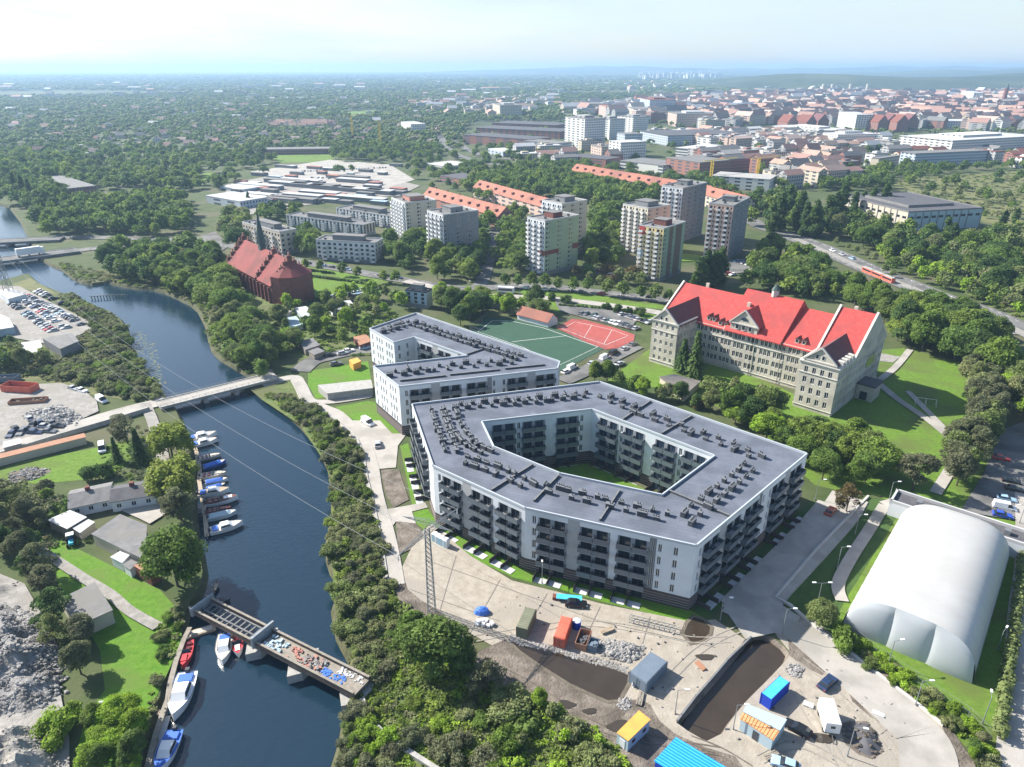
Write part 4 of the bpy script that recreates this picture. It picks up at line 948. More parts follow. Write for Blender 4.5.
gable_house('terraced_house', 'long brick row with bright orange roof starting behind the two pale towers', 'terraced house', (430, 187), (506, 207), 8, 13.5, 13, 'gw_brick', 'roof_orange', dorm=9)
gable_house('terraced_house', 'very long orange-roofed row behind the park trees and grey sided tower', 'terraced house', (576.7, 163.8), (712, 186), 9, 14.5, 14, 'gw_cream', 'roof_orange', chim=9, dorm=14)
gable_house('terraced_house', 'pinkish-roofed row partly hidden in trees left of the green tower', 'terraced house', (480, 180), (551, 199), 8, 13, 13, 'gw_pink', 'roof_orange', dorm=8)
gable_house('terraced_house', 'short orange-roofed row between the grey sided and the pink tower', 'terraced house', (712, 187), (748, 196), 9, 14, 14, 'gw_cream', 'roof_orange', dorm=3)
gable_house('changing_house', 'small white hut with orange roof at the corner of the football pitch', 'hut', (522, 306), (553, 314), 2.6, 5.2, 6.5, 'plaster_white', 'roof_orange', chim=0)
gable_house('house', 'small house with dark red roof on the bank left of the church', 'house', (177, 250), (187, 252), 4, 8, 9, 'plaster_cream', 'roof_maroon', chim=1)
# the long grey hall beyond the tram road
def hall():
    h = 13.0; fp = para((839.6, 195), (908.7, 212), (977.8, 207), h); c = sum(fp, Vector())/4; root = thing('industrial_hall', 'long flat grey hall with dark roof beyond the tram road and poplars', 'hall', (c.x, c.y, 0)); w = MB(); pool = Pool(root)
    for i, a, b, n, vis, Ln in faces_of(fp):
        left = n.x < 0; rz = math.atan2((b-a).y, (b-a).x)
        if vis: facade(w, pool, a, b, 7.6, 1, 3, 6, [(1.2, 3.6, .6, 1.6)], 'plaster_tan' if left else 'pale_sheet', None, h-10.6, fr='frame_dark', depth=.2)
        else: wall(w, a, b, 0, h, [], 'plaster_tan')
        w.box(-.1, Ln+.1, -.12, .4, h-.4, h+.5, 'roof_grey', rz, (a.x, a.y, 0))
        for k in range(int(Ln/6)): w.box(k*6-.2, k*6+.2, -.35, -.003, 0, h-.5, 'plaster_grey', rz, (a.x, a.y, 0))
    w.build('wall', root); r = MB(); r.prism(fp, h-.2, h, 'roof_dark'); r.build('roof', root); pool.done(); block(offset(fp, 3))
    m = MB(); q = [c+(p-c)*.62 for p in fp]; m.prism(q, h, h+1.6, 'roof_grey', top='roof_dark'); m.build('roof_lantern', root)
    fp = para((828, 206), (858, 213), (881, 210.5), 6); c = sum(fp, Vector())/4; m = MB(); m.prism(fp, 0, 6, 'pale_sheet', top='roof_grey'); tag(m.build('storage_shed'), 'low pale blue shed against the front of the long grey hall', 'shed'); block(fp)
hall()
def box_building(name, label, cat, L_, Fp, R_, base, mw, mr='roof_grey', group=None, top=None):
    h = hgt(Fp[0], base, Fp[1]); fp = para(L_, Fp, R_, h); c = sum(fp, Vector())/4; root = thing(name, label, cat, (c.x, c.y, 0), 0, group)
    w = MB(); w.prism(fp, 0, h, mw); w.build('wall', root); r = MB(); r.prism([c+(p-c)*1.01 for p in fp], h+.01, h+.6, mr); r.build('roof', root)
    if top: t = MB(); t.prism([c+(p-c)*.45 for p in fp], h+.6, h+3.4, top); t.build('lift_house', root)
    block(offset(fp, 2)); return root
BB = [
 ('tower_block', 'white high-rise with dark side, left one of three in a row beyond the dark factory', 'tower block', (565, 117), (585, 119), (593.5, 117), 150, 'gw_white', 'roof_grey', 'gw_grey'),
 ('tower_block', 'white high-rise, middle one of three in a row beyond the dark factory', 'tower block', (594, 118), (610, 119.5), (616, 118), 140, 'gw_white', 'roof_grey', 'gw_grey'),
 ('tower_block', 'white high-rise, right one of three in a row beyond the dark factory', 'tower block', (617.5, 116), (633.6, 117.5), (638, 116), 134, 'gw_white', 'roof_grey', 'gw_grey'),
 ('office_block', 'white block with blue grey back standing behind the very long orange-roofed row', 'office block', (609, 141), (621, 143), (635, 140), 164, 'gw_white', 'roof_white', None),
 ('office_block', 'blue grey block just behind the white one beside the long orange row', 'office block', (617, 133), (625, 134.5), (637, 133), 157, 'gw_blue', 'roof_grey', None),
 ('office_tower', 'dark glass tower with red top on the skyline above the town', 'office tower', (640, 98), (650, 100), (664, 98), 117, 'gw_blue', 'brick', 'brick'),
 ('tower_block', 'cream slab left of the dark glass tower on the skyline', 'tower block', (627, 107), (634, 109), (648, 107), 119, 'gw_cream', 'roof_grey', None),
 ('tower_block', 'cream slab right of the dark glass tower on the skyline', 'tower block', (658, 107), (664, 108.5), (674, 107), 119, 'gw_cream', 'roof_grey', None),
 ('tower_block', 'wide pink slab on the skyline right of the dark glass tower', 'tower block', (668, 112), (677, 114), (703, 111), 127, 'gw_pink', 'roof_grey', 'gw_white'),
 ('tower_block', 'pale distant block at the left of the skyline group', 'tower block', (584, 102.5), (590, 104), (597, 102), 113, 'gw_cream', 'roof_grey', None),
 ('tower_block', 'orange distant block beside the pale one in the skyline group', 'tower block', (599, 105), (606, 106.5), (612, 105), 118, 'gw_pink', 'roof_orange', None),
 ('tower_block', 'lone pale block with grey side above the dark factory halls', 'tower block', (492.5, 103.5), (500, 105.5), (512, 103), 119, 'gw_cream', 'roof_grey', 'gw_grey'),
 ('factory_hall', 'long dark brick hall nearest to the curved road junction', 'factory hall', (463, 135), (531, 140), (538, 137), 149, 'gw_brick', 'roof_dark', None),
 ('factory_hall', 'dark hall in the middle of the old factory ground', 'factory hall', (476, 128), (560, 132), (566, 129), 139, 'gw_brick', 'roof_dark', None),
 ('factory_hall', 'farthest dark hall of the old factory ground', 'factory hall', (492, 123), (556, 125.5), (562, 123), 131, 'gw_brick', 'roof_dark', None),
 ('store_hall', 'low white hall in front of the three white high-rises', 'hall', (524, 141), (557, 144), (566, 142), 153, 'gw_white', 'roof_grey', None),
 ('store_hall', 'low blue and white hall at the bend of the far road', 'hall', (488, 149), (503, 152), (513, 150), 157, 'gw_blue', 'roof_white', None),
 ('apartment_row', 'brown row just left of the white block behind the long orange row', 'apartment block', (564, 156), (606, 160), (610, 157), 169, 'gw_brick', 'roof_dark', None),
 ('apartment_row', 'pale row directly behind the middle of the very long orange roof', 'apartment block', (620, 161), (663, 166), (676, 162), 174, 'gw_white', 'roof_grey', None),
 ('apartment_row', 'dark red and white row right of the pale row behind the long orange roof', 'apartment block', (666, 158), (700, 163), (712, 158), 178, 'gw_brick', 'roof_grey', None),
 ('apartment_row', 'long blue grey row running back from the white high-rises', 'apartment block', (640, 131), (668, 136), (692, 126), 146, 'gw_blue', 'roof_dark', None),
 ('apartment_row', 'white modern row with flat roof left of the building site frame', 'apartment block', (676, 148), (722, 152), (738, 147), 162, 'gw_white', 'roof_white', None),
 ('building_shell', 'unfinished white concrete frame building below the yellow tower cranes', 'building shell', (712, 176), (770, 180), (780, 176), 192, 'gw_white', 'concrete', None),
 ('apartment_row', 'long white row with bright roof right of the brick warehouses, rightmost', 'apartment block', (900, 136), (953, 141), (993, 133), 158, 'gw_white', 'roof_white', 'gw_white'),
 ('apartment_row', 'long white row with bright roof in front of the tall white hotel', 'apartment block', (823, 133), (838, 135), (902, 137), 150, 'gw_white', 'roof_white', 'gw_white'),
 ('apartment_row', 'white row with bright roof left of the tall white hotel', 'apartment block', (773, 126), (828, 131), (833, 128), 139, 'gw_white', 'roof_white', 'gw_white'),
 ('hotel', 'tall white cube-like hotel among red roofs in the old town', 'hotel', (839, 112), (857, 115), (862, 113), 131, 'gw_white', 'roof_white', None),
 ('tower_block', 'small white tower block at the far right of the old town', 'tower block', (962, 91), (974, 93), (978, 92), 105, 'gw_white', 'roof_white', None),
 ('gallery', 'wide white glassy building at the right edge of the old town', 'gallery', (913, 119), (925, 121), (968, 118), 128, 'gw_blue', 'roof_white', None),
 ('apartment_block', 'long plain pale blue building on the meadow behind the grey hall', 'apartment block', (901, 152), (916, 154), (951, 147.5), 167, 'gw_blue', 'roof_grey', None),
 ('workshop', 'low tan building left of the pale blue one on the meadow', 'workshop', (879, 159), (900, 156), (909, 153), 166, 'gw_cream', 'roof_grey', None),
 ('brick_building', 'long pink brick building below the trees at the upper left', 'building', (35, 177.5), (68, 189), (95, 186), 199, 'gw_brick', 'roof_grey', None),
 ('store_hall', 'big white-roofed store at the left end of the market', 'hall', (220, 187), (243, 190), (261, 185), 193, 'gw_blue', 'roof_white', None),
 ('store_hall', 'pale store with blue front in front of the big white-roofed one', 'hall', (206, 196), (240, 202), (262, 197), 209, 'gw_blue', 'roof_white', None),
 ('office_block', 'small white block among trees left of the curved far road', 'office block', (401, 122), (411, 124.5), (421, 123), 135, 'gw_white', 'roof_white', None),
 ('store_hall', 'white flat hall just above the two pale towers', 'hall', (426, 164), (447, 167), (460, 163), 170, 'gw_white', 'roof_white', None),
 ('workshop', 'low red and grey hall on the market edge behind the orange row', 'workshop', (440, 176), (468, 181), (478, 176), 187, 'gw_brick', 'roof_dark', None),
 ('tribune', 'long reddish stand along the far sports field', 'stand', (256, 150), (330, 149), (338, 147), 154, 'gw_brick', 'roof_grey', None),
]
for n_, lb, ct, a, b, c_, y, mw, mr, top in BB: box_building(n_, lb, ct, a, b, c_, y, mw, mr, None, top)
rs = random.Random(5)
for k in range(17):                              # long market sheds
    x = rs.uniform(258, 395); y = rs.uniform(178, 203); 
    if k < 6: x, y = 290+k*18, 186+k*1.6
    g = G(x, y); m = MB(); L_ = rs.uniform(11, 24); rz = R(-24)+rs.choice((0, 0, R(90)))*0; m.box(-L_, L_, -4, 4, 0, 3.4, 'plaster_grey', rz, (g.x, g.y, 0)); m.box(-L_-.4, L_+.4, -4.5, 4.5, 3.4, 3.8, rs.choice(('roof_white', 'roof_grey', 'roof_white')), rz, (g.x, g.y, 0))
    mt = m.mats[-1]; tag(m.build('market_shed'), 'long low market shed with %s roof beyond the pale slabs' % ('white' if mt == 'roof_white' else 'grey'), 'shed', 'market sheds with %s roofs' % ('white' if mt == 'roof_white' else 'grey')); block([(g.x-L_, g.y-L_*.5), (g.x+L_, g.y-L_*.5), (g.x+L_, g.y+L_*.5), (g.x-L_, g.y+L_*.5)])
rs = random.Random(15)
for k in range(46):
    x, y = rs.uniform(236, 402), rs.uniform(166, 205); g = G(x, y); m = MB(); L_, W2 = rs.uniform(3, 9), rs.uniform(2, 4); c_ = rs.choice(('roof_white', 'roof_grey', 'pale_sheet', 'tile_r')); m.box(-L_, L_, -W2, W2, 0, 2.8, 'plaster_grey', R(-24), (g.x, g.y, 0)); m.box(-L_-.3, L_+.3, -W2-.3, W2+.3, 2.8, 3.1, c_, R(-24), (g.x, g.y, 0)); nm = dict(roof_white='white', roof_grey='grey', pale_sheet='pale blue', tile_r='reddish')[c_]
    tag(m.build('market_stall'), 'small stall with %s roof on the far market' % nm, 'stall', 'market stalls with %s roofs' % nm)
def tall(name, label, cat, x, y, ytop, r, m, r2=None, top=None):
    g = G(x, y); h = hgt(x, y, ytop); b = MB(); b.tube((g.x, g.y, 0), (g.x, g.y, h), r, m, r2 or r, n=12)
    if top: b.tube((g.x, g.y, h), (g.x, g.y, h*1.25), r*1.05, top, .3, n=8)
    tag(b.build(name), label, cat)
for x, lab in ((823, 'leftmost of the four'), (832, 'second from left of the four'), (850, 'third from left of the four'), (867, 'rightmost of the four')):
    tall('storage_silo', 'pale round silo below the wooded hill, '+lab, 'silo', x, 93, 84, 9, 'plaster_tan')
tall('church_tower', 'slim brick church tower with spire at the right edge of the old town', 'church tower', 1002, 108, 88, 5.5, 'brick', 5, 'slate_green')
gable_house('church_nave', 'big dark red church roof beside the slim brick tower', 'church', (1004, 101), (1018, 101), 14, 24, 24, 'gw_brick', 'brick', chim=0)
for i, (x0, x1) in enumerate(((861, 872), (872, 886), (886, 896), (896, 906), (906, 916), (801, 814), (815, 826), (783, 795))):
    gable_house('warehouse', 'old brick warehouse with steep roof in the row beside the tall white hotel', 'warehouse', (x0+1, 113+i % 2), (x1-1, 114+i % 2), 16, 27, 20, 'gw_brick', 'brick' if i % 2 else 'roof_maroon', 'brick warehouses by the hotel', chim=0)
def crane(x, y, ytop, lab):
    g = G(x, y); h = hgt(x, y, ytop); r = thing('tower_crane', lab, 'crane', (g.x, g.y, 0)); b = MB()
    for sx, sy in ((-1, -1), (1, -1), (1, 1), (-1, 1)): b.tube((g.x+sx, g.y+sy, 0), (g.x+sx, g.y+sy, h), .28, 'paint_yellow', n=4)
    k = 0
    while k < h-3: b.tube((g.x-1, g.y-1, k), (g.x+1, g.y+1, k+3), .18, 'paint_yellow', n=4); b.tube((g.x+1, g.y-1, k), (g.x-1, g.y+1, k+3), .18, 'paint_yellow', n=4); k += 3
    b.build('mast', r); j = MB(); a = R(35); j.tube((g.x-12*math.cos(a), g.y-12*math.sin(a), h), (g.x+34*math.cos(a), g.y+34*math.sin(a), h), .5, 'paint_yellow', n=4); j.build('jib', r)
crane(710, 186, 160, 'yellow tower crane, left one of the two above the white building shell'); crane(756, 183, 158, 'yellow tower crane, right one of the two above the white building shell'); crane(353, 140, 115, 'pale tower crane in the trees of the left suburb'); crane(381, 150, 122, 'pale tower crane nearer the market in the left suburb')
# arched roofs of the far shipyard hall
b = MB(); g = G(826, 93)
for k in range(3):
    for i in range(9):
        a0, a1 = math.pi*i/9, math.pi*(i+1)/9; cx = g.x+(k-1)*46; rr = 22
        b.hexa([(cx+rr*math.cos(a), g.y+dy, 8+rr*.8*math.sin(a)+dz) for dz in (0, 2) for a, dy in ((a0, 0), (a1, 0), (a1, 30), (a0, 30))], 'roof_white')
tag(b.build('arched_hall'), 'white hall with three round arches between the far silos', 'hall')
# the town: many houses placed on turned street grids; those showing largest are things, the rest one far mass
mat('tile_a', (.37, .225, .175), .85, (.43, .28, .22), .1, .4); mat('tile_b', (.27, .165, .14), .85, (.32, .2, .17), .1, .4); mat('tile_c', (.30, .22, .18), .85, (.36, .27, .23), .1, .4); mat('tile_d', (.44, .33, .28), .85, (.48, .37, .32), .1, .4)
HOUSES = []
def town(s, sp, ang, ln, wd, eave, rise, walls, roofs, label, group, seed, flat=.2, skip=.15):
    rr = random.Random(seed); poly = W(s); ca, sa = math.cos(R(ang)), math.sin(R(ang)); q = [(p.x*ca+p.y*sa, -p.x*sa+p.y*ca) for p in poly]
    x0, x1 = min(a for a, _ in q), max(a for a, _ in q); y0, y1 = min(b for _, b in q), max(b for _, b in q); pts = []
    y = y0
    while y < y1:
        x = x0+rr.uniform(0, sp[0])
        while x < x1:
            if rr.random() > skip: pts.append(((x+rr.uniform(-2, 2))*ca-(y+rr.uniform(-3, 3))*sa, (x)*sa+(y)*ca))
            x += sp[0]*rr.uniform(.85, 1.25)
        y += sp[1]*rr.uniform(.8, 1.2)
    pts = np.array(pts); keep = inside(pts, [(p.x, p.y) for p in poly]); pts = pts[keep]
    ok = np.ones(len(pts), bool)
    for bl in BLOCK: ok &= ~inside(pts, bl)
    for x, y in pts[ok]: HOUSES.append((x, y, R(ang+rr.choice((0, 0, 0, 90))), rr.uniform(*ln), rr.uniform(*wd), rr.uniform(*eave), rr.uniform(*rise) if rr.random() > flat else 0, rr.choice(walls), rr.choice(roofs), label, group))
RD = ('tile_a', 'tile_b', 'roof_grey', 'tile_c', 'roof_grey', 'roof_white'); WL = ('gw_white', 'gw_cream', 'gw_pink', 'gw_brick', 'gw_grey')
town("768,152 878,158 878,172 848,188 800,192 768,190", (22, 24), 25, (16, 26), (10, 13), (9, 14), (3, 6), WL, ('tile_b', 'tile_a', 'roof_grey', 'tile_c'), 'house with red or brown roof in the quarter above the poplars', 'houses above the poplars', 1)
town("640,138 760,136 800,140 880,142 900,150 880,156 770,150 700,148", (27, 23), 30, (20, 34), (12, 15), (10, 15), (2, 5), ('gw_white', 'gw_cream', 'gw_white', 'gw_grey', 'gw_pink'), ('tile_a', 'tile_b', 'roof_grey', 'roof_white', 'tile_d'), 'town house between the white modern rows', 'town houses between white rows', 2, flat=.5, skip=.06)
town("690,156 770,160 770,178 705,172", (26, 28), 28, (18, 30), (12, 14), (12, 16), (3, 4), ('gw_brick', 'gw_white', 'gw_grey'), ('roof_grey', 'roof_dark', 'tile_b', 'concrete'), 'dark town house behind the unfinished concrete frame', 'town houses behind the frame', 3, flat=.5)
town("690,120 770,112 840,108 1040,106 1060,135 960,130 900,128 840,126 770,124 700,132", (30, 30), 35, (20, 36), (14, 18), (13, 18), (6, 10), WL, ('tile_a', 'tile_b', 'tile_b', 'tile_c', 'roof_grey', 'tile_d'), 'old town house with steep red roof around the tall white hotel', 'old town houses', 4, flat=.25, skip=.06)
town("560,112 690,98 800,94 940,96 1040,92 1040,108 840,110 760,114 690,122 640,125", (40, 42), 20, (24, 50), (16, 24), (12, 20), (6, 10), WL, RD, 'house of the dense town below the wooded hill', 'town below the wooded hill', 5, flat=.35, skip=.12)
town("880,160 1040,140 1060,170 1000,165 900,172", (34, 34), 15, (18, 36), (12, 15), (9, 14), (2, 4), WL, ('roof_grey', 'brick'), 'house at the far edge of the dry meadow', 'houses at the dry meadow', 6, skip=.4)
town("470,158 560,150 640,150 620,170 560,168", (30, 28), 20, (16, 34), (11, 14), (8, 13), (2, 5), WL, ('roof_grey', 'tile_b', 'roof_white'), 'building near the far junction behind the park', 'buildings near the junction', 7, flat=.5, skip=.3)
town("420,100 560,98 560,112 500,120 420,118", (46, 50), 12, (18, 45), (12, 20), (8, 16), (3, 6), WL, RD, 'distant building left of the three white high-rises', 'distant buildings left of the high-rises', 8, flat=.5, skip=.4)
town("0,150 60,135 200,128 260,130 380,125 440,130 440,146 330,145 220,150 130,158 60,165 0,170", (34, 36), 12, (9, 14), (8, 10), (3.5, 6), (3, 4.5), ('gw_white', 'gw_cream', 'gw_white', 'gw_pink'), ('tile_a', 'tile_b', 'roof_grey', 'tile_d', 'tile_c'), 'small suburban house among trees on the left', 'suburban houses among trees', 9, flat=.1, skip=.45)
town("-20,105 300,98 560,94 560,108 440,118 380,124 200,128 60,134 -20,145", (48, 54), 8, (10, 24), (9, 14), (4, 8), (3, 5), ('gw_white', 'gw_cream', 'gw_white', 'gw_pink'), ('tile_a', 'roof_white', 'roof_grey', 'tile_c', 'tile_b'), 'tiny far house in the wooded suburb', 'far houses in the wooded suburb', 10, flat=.25, skip=.6)
town("-20,86 560,84 1040,78 1040,88 700,96 560,96 -20,104", (110, 130), 5, (16, 60), (14, 30), (8, 18), (3, 5), ('gw_white', 'gw_cream', 'gw_white'), ('roof_white', 'roof_grey', 'tile_a'), 'barely visible house near the horizon', 'houses near the horizon', 11, flat=.5, skip=.75)
town("640,72 720,71 720,79 640,80", (120, 130), 5, (30, 60), (16, 24), (28, 45), (3, 5), ('gw_white',), ('roof_white',), 'pale block of the distant housing estate near the horizon', 'distant pale estate blocks', 12, flat=1, skip=.3)
town("268,125 338,124 340,129 268,131", (16, 30), 8, (12, 15), (10, 12), (6, 8), (4, 5), ('gw_white', 'gw_pink'), ('tile_a',), 'row house with orange roof behind the far sports field', 'orange-roofed row houses', 13, flat=0, skip=.05)
def house_mb(h, single=True):
    x, y, rz, ln, wd, ze, rise, mw, mr = h[:9]; m = MB(); ca, sa = math.cos(rz), math.sin(rz)
    P = lambda u, v, z: (x+u*ca-v*sa, y+u*sa+v*ca, z)
    m.add([P(-ln/2, -wd/2, 0), P(ln/2, -wd/2, 0), P(ln/2, wd/2, 0), P(-ln/2, wd/2, 0), P(-ln/2, -wd/2, ze), P(ln/2, -wd/2, ze), P(ln/2, wd/2, ze), P(-ln/2, wd/2, ze)], [(0, 1, 5, 4), (1, 2, 6, 5), (2, 3, 7, 6), (3, 0, 4, 7)], mw)
    if rise:
        a = ln/2+.4; b = wd/2+.5
        m.add([P(-a, -b, ze-.2), P(a, -b, ze-.2), P(a, b, ze-.2), P(-a, b, ze-.2), P(-a, 0, ze+rise), P(a, 0, ze+rise)], [(0, 1, 5, 4), (2, 3, 4, 5), (3, 2, 1, 0)], mr); m.add([P(-ln/2, -wd/2, ze), P(-ln/2, wd/2, ze), P(-ln/2, 0, ze+rise-.3), P(ln/2, -wd/2, ze), P(ln/2, wd/2, ze), P(ln/2, 0, ze+rise-.3)], [(0, 2, 1), (3, 4, 5)], mw)
    else:
        m.box(-ln/2-.2, ln/2+.2, -wd/2-.2, wd/2+.2, ze, ze+.7, 'roof_grey' if mr.startswith('tile') else mr, rz, (x, y, 0))
        m.box(-ln/5, ln/8, -wd/5, wd/4, ze+.7, ze+2.6, mw, rz, (x, y, 0))
    return m
def show(h):
    p = px((h[0], h[1], 5)); d = math.hypot(h[0], h[1]); return (h[5]+h[6]+h[3]*.5)/d if -10 < p[0] < 1034 and h[1] > 0 else 0
HOUSES.sort(key=show, reverse=True)
rest = MB()
for k, h in enumerate(HOUSES):
    block([(h[0]+(i*h[3]/2+i)*math.cos(h[2])-(j*h[4]/2+j)*math.sin(h[2]), h[1]+(i*h[3]/2+i)*math.sin(h[2])+(j*h[4]/2+j)*math.cos(h[2])) for i, j in ((-1, -1), (1, -1), (1, 1), (-1, 1))]) if h[1] < 2500 else None
    if k < 290: tag(house_mb(h).build('town_house'), h[9], 'house', h[10])
    else: rest.put(house_mb(h))
tag(rest.build('distant_town'), 'mass of tiny far houses fading towards the horizon', 'town', kind='stuff')
# ================================================================ SHEDS, HUTS AND CONTAINERS
def shed(name, label, cat, roof, h, mw, mr, slope=0, ov=.3, doors=(), wins=(), stripes=None, rib=None):
    """a hut from its four roof corners in the photo; slope = rise of the first edge over the third"""
    q = ccw(W(roof, h)); c = sum((Vector((p.x, p.y, 0)) for p in q), Vector())/4; root = thing(name, label, cat, (c.x, c.y, 0)); f = [Vector((p.x, p.y, 0)) for p in q]
    inn = [c+(p-c)*(1-ov/max(1, (p-c).length)) for p in f]; n = len(f)
    zt = [h-.12+(slope if i in (0, 1) else 0) for i in range(n)]
    w = MB(); w.add([tuple(p) for p in inn]+[(p.x, p.y, z) for p, z in zip(inn, zt)], [(i, (i+1) % n, n+(i+1) % n, n+i) for i in range(n)], mw); w.build('wall', root)
    r = MB(); lo = [Vector((p.x, p.y, z+.0)) for p, z in zip(f, zt)]; r.hexa(lo+[p+Vector((0, 0, .14)) for p in lo], mr)
    if rib:
        a, b, c_, d = lo; k = int((b-a).length/.5)
        for i in range(k):
            t = (i+.5)/k; p0 = a+(b-a)*t; p1 = d+(c_-d)*t; u = (b-a).normalized()*.07; up = Vector((0, 0, .142)); r.hexa([p0-u+up, p0+u+up, p1+u+up, p1-u+up]+[v+Vector((0, 0, .06)) for v in (p0-u+up, p0+u+up, p1+u+up, p1-u+up)], rib)
    r.build('roof', root)
    for i in range(n):
        a, b = inn[i], inn[(i+1) % n]; d = (b-a); Ln = d.length; rz = math.atan2(d.y, d.x); nn = Vector((d.y, -d.x, 0)).normalized()
        if nn.dot(-a) < 0: continue
        if nn.x < 0 and doors: m = MB(); m.box(Ln*.5-.5, Ln*.5+.5, -.06, -.003, .05, 2.05, doors[0], rz, (a.x, a.y, 0)); m.build('door', root)
        for k in range(int(Ln/2.6) if wins else 0): m = MB(); x = (k+.5)*Ln/int(Ln/2.6); m.box(x-.45, x+.45, -.05, -.003, 1.1, 1.9, 'glass', rz, (a.x, a.y, 0)); m.box(x-.5, x+.5, -.03, -.002, 1.02, 1.98, wins[0], rz, (a.x, a.y, 0)); m.build('window', root)
    block(offset(f, .6)); return root
def container(name, label, roof, mw, mr, h=2.6, corr=True):
    q = ccw(W(roof, h)); f = [Vector((p.x, p.y, 0)) for p in q]; c = sum(f, Vector())/4; e = sorted([((f[(i+1) % 4]-f[i]).length, i) for i in range(4)]); i = e[-1][1]; d = (f[(i+1) % 4]-f[i]).normalized(); rz = math.atan2(d.y, d.x)
    L_ = (e[-1][0]+e[-2][0])/2; W_ = (e[0][0]+e[1][0])/2; root = thing(name, label, 'container', (c.x, c.y, 0), rz)
    b = MB(); b.box(-L_/2+.06, L_/2-.06, -W_/2+.06, W_/2-.06, .14, h-.08, mw)
    if corr:
        for k in range(int(L_/.42)):
            x = -L_/2+.25+k*.42
            for s in (-1, 1): b.box(x, x+.2, s*(W_/2-.06)-.035, s*(W_/2-.06)+.035, .2, h-.14, mw)
    b = link('body', b.mesh('body'), root)
    fr = MB()
    for sx in (-1, 1):
        for sy in (-1, 1): fr.box(sx*(L_/2-.07)-.07, sx*(L_/2-.07)+.07, sy*(W_/2-.07)-.07, sy*(W_/2-.07)+.07, 0, h, mw)
    link('frame', fr.mesh('frame'), root)
    r = MB(); r.box(-L_/2+.15, L_/2-.15, -W_/2+.15, W_/2-.15, h-.09, h-.03, mr)
    for k in range(int(L_/.6)): r.box(-L_/2+.35+k*.6, -L_/2+.55+k*.6, -W_/2+.2, W_/2-.2, h-.031, h+.0, mr)
    link('roof', r.mesh('roof'), root)
    for s in (-1, 1): d_ = MB(); d_.box(-L_/2-.03, -L_/2+.03, .04*s if s > 0 else -W_/2+.2, W_/2-.2 if s > 0 else -.04, .25, h-.2, mw); d_.tube((-L_/2-.06, s*.25, .3), (-L_/2-.06, s*.25, h-.3), .03, 'galv', n=5); link('door', d_.mesh('door'), root)
    return root
container('shipping_container', 'olive green steel container on the yard, leftmost of the containers', "515.8,627 528.1,629.3 536.3,608.8 525.2,606.4", 'olive', 'olive')
container('shipping_container', 'bright red steel container on the yard right of the green one', "553.3,636.3 565.1,639.3 572.7,617.6 561.5,615.2", 'cont_red', 'cont_red')
container('site_cabin', 'dark blue grey cabin with flat roof between rubble pile and brown basin', "629.9,671.5 646.4,683.9 667.9,661.5 650.6,650.8", 'steel_blue', 'steel_blue')
container('site_cabin', 'blue cabin with cyan roof beside the large brown basin', "760.6,693 773.4,700.4 788.8,681.4 779.7,674.8", 'deep_blue', 'cyan')
shed('site_cabin', 'white and blue cabin with orange roof at the bottom edge of the yard', 'cabin', "616.6,732.7 628.2,741 650.6,719.5 639,710.4", 2.7, 'pale_sheet', 'orange_sheet', ov=.12, doors=('plaster_white',), wins=('frame_white',))
shed('site_shed', 'bright blue ribbed roof at the bottom edge of the photo', 'shed', "654,761 676,737 735,775 712,800", 2.9, 'deep_blue', 'sheet_blue', slope=.5, ov=.2, rib='cyan')
shed('site_shed', 'pale grey blue shed between the cyan-roofed cabin and the brown basin', 'shed', "746.6,703.7 787,719.5 780,730.5 743,711.5", 2.85, 'pale_sheet', 'pale_sheet', ov=.12)
shed('site_shed', 'shed with rusty orange corrugated roof next to the pale grey blue shed', 'shed', "742.6,712.2 779.6,731.2 773.5,740.5 739.9,718.5", 2.6, 'pale_sheet', 'corr_rust', ov=.15, doors=('frame_dark',), rib='corr_rust')
shed('farm_shed', 'grey barn with a pale lower roof strip on the bright left meadow', 'barn', "59,599 95,582 113,610 77,626", 3.4, 'plaster_tan', 'roof_grey', ov=.3, doors=('frame_dark',))
shed('farm_shed', 'large flat grey roofed barn beside the big dark tree on the left bank', 'barn', "120,514 147,525 145,560 91,534", 3.2, 'plaster_tan', 'roof_grey', ov=.3, doors=('frame_dark',))
shed('open_shelter', 'pale grey shelter roof left of the large grey barn', 'shelter', "47,520 70,510 87,517 67,529", 2.6, 'wood_old', 'roof_white', ov=.4)
shed('lean_to', 'small white lean-to between the pale shelter and the grey barn', 'shed', "72,528 88,519 95,522 80,533", 2.2, 'plaster_tan', 'roof_white', ov=.2)
shed('garden_shed', 'small light shed at the lower corner of the large grey barn', 'shed', "110,557 120,551 130,555 122,563", 2.4, 'plaster_white', 'roof_white', ov=.2)
shed('garden_shed', 'small light shed between the light one and the red brown one', 'shed', "122.5,565 131,559 138,562.5 130,570", 2.3, 'plaster_white', 'roof_grey', ov=.2)
shed('garden_shed', 'red brown shed in the shade of the big dark tree on the left bank', 'shed', "133.5,565.5 147,561 160,570 150,576", 2.8, 'brick', 'roof_rust', ov=.2)
shed('garden_shed', 'tiny white hut between dark trees near the bottom left corner', 'shed', "99,701 112,700 110,722 98,725", 2.2, 'plaster_white', 'roof_white', ov=.2)
shed('utility_building', 'long low concrete building on the lawn left of the V-shaped block', 'utility building', "317.5,385 371,379.5 373,388 327,393.5", 2.6, 'concrete', 'concrete', ov=.1)
shed('site_cabin', 'small orange yellow cabin at the corner of the V-shaped block', 'cabin', "349,360 357,357.5 361,361 353,364.5", 2.4, 'orange_sheet', 'orange_sheet', ov=.1)
shed('pavilion', 'flat brown-roofed pavilion on the lawn left of the school front', 'pavilion', "659,377 674,374 701,381 685,395", 2.6, 'plaster_tan', 'wood_old', ov=.4, rib='roof_dark')
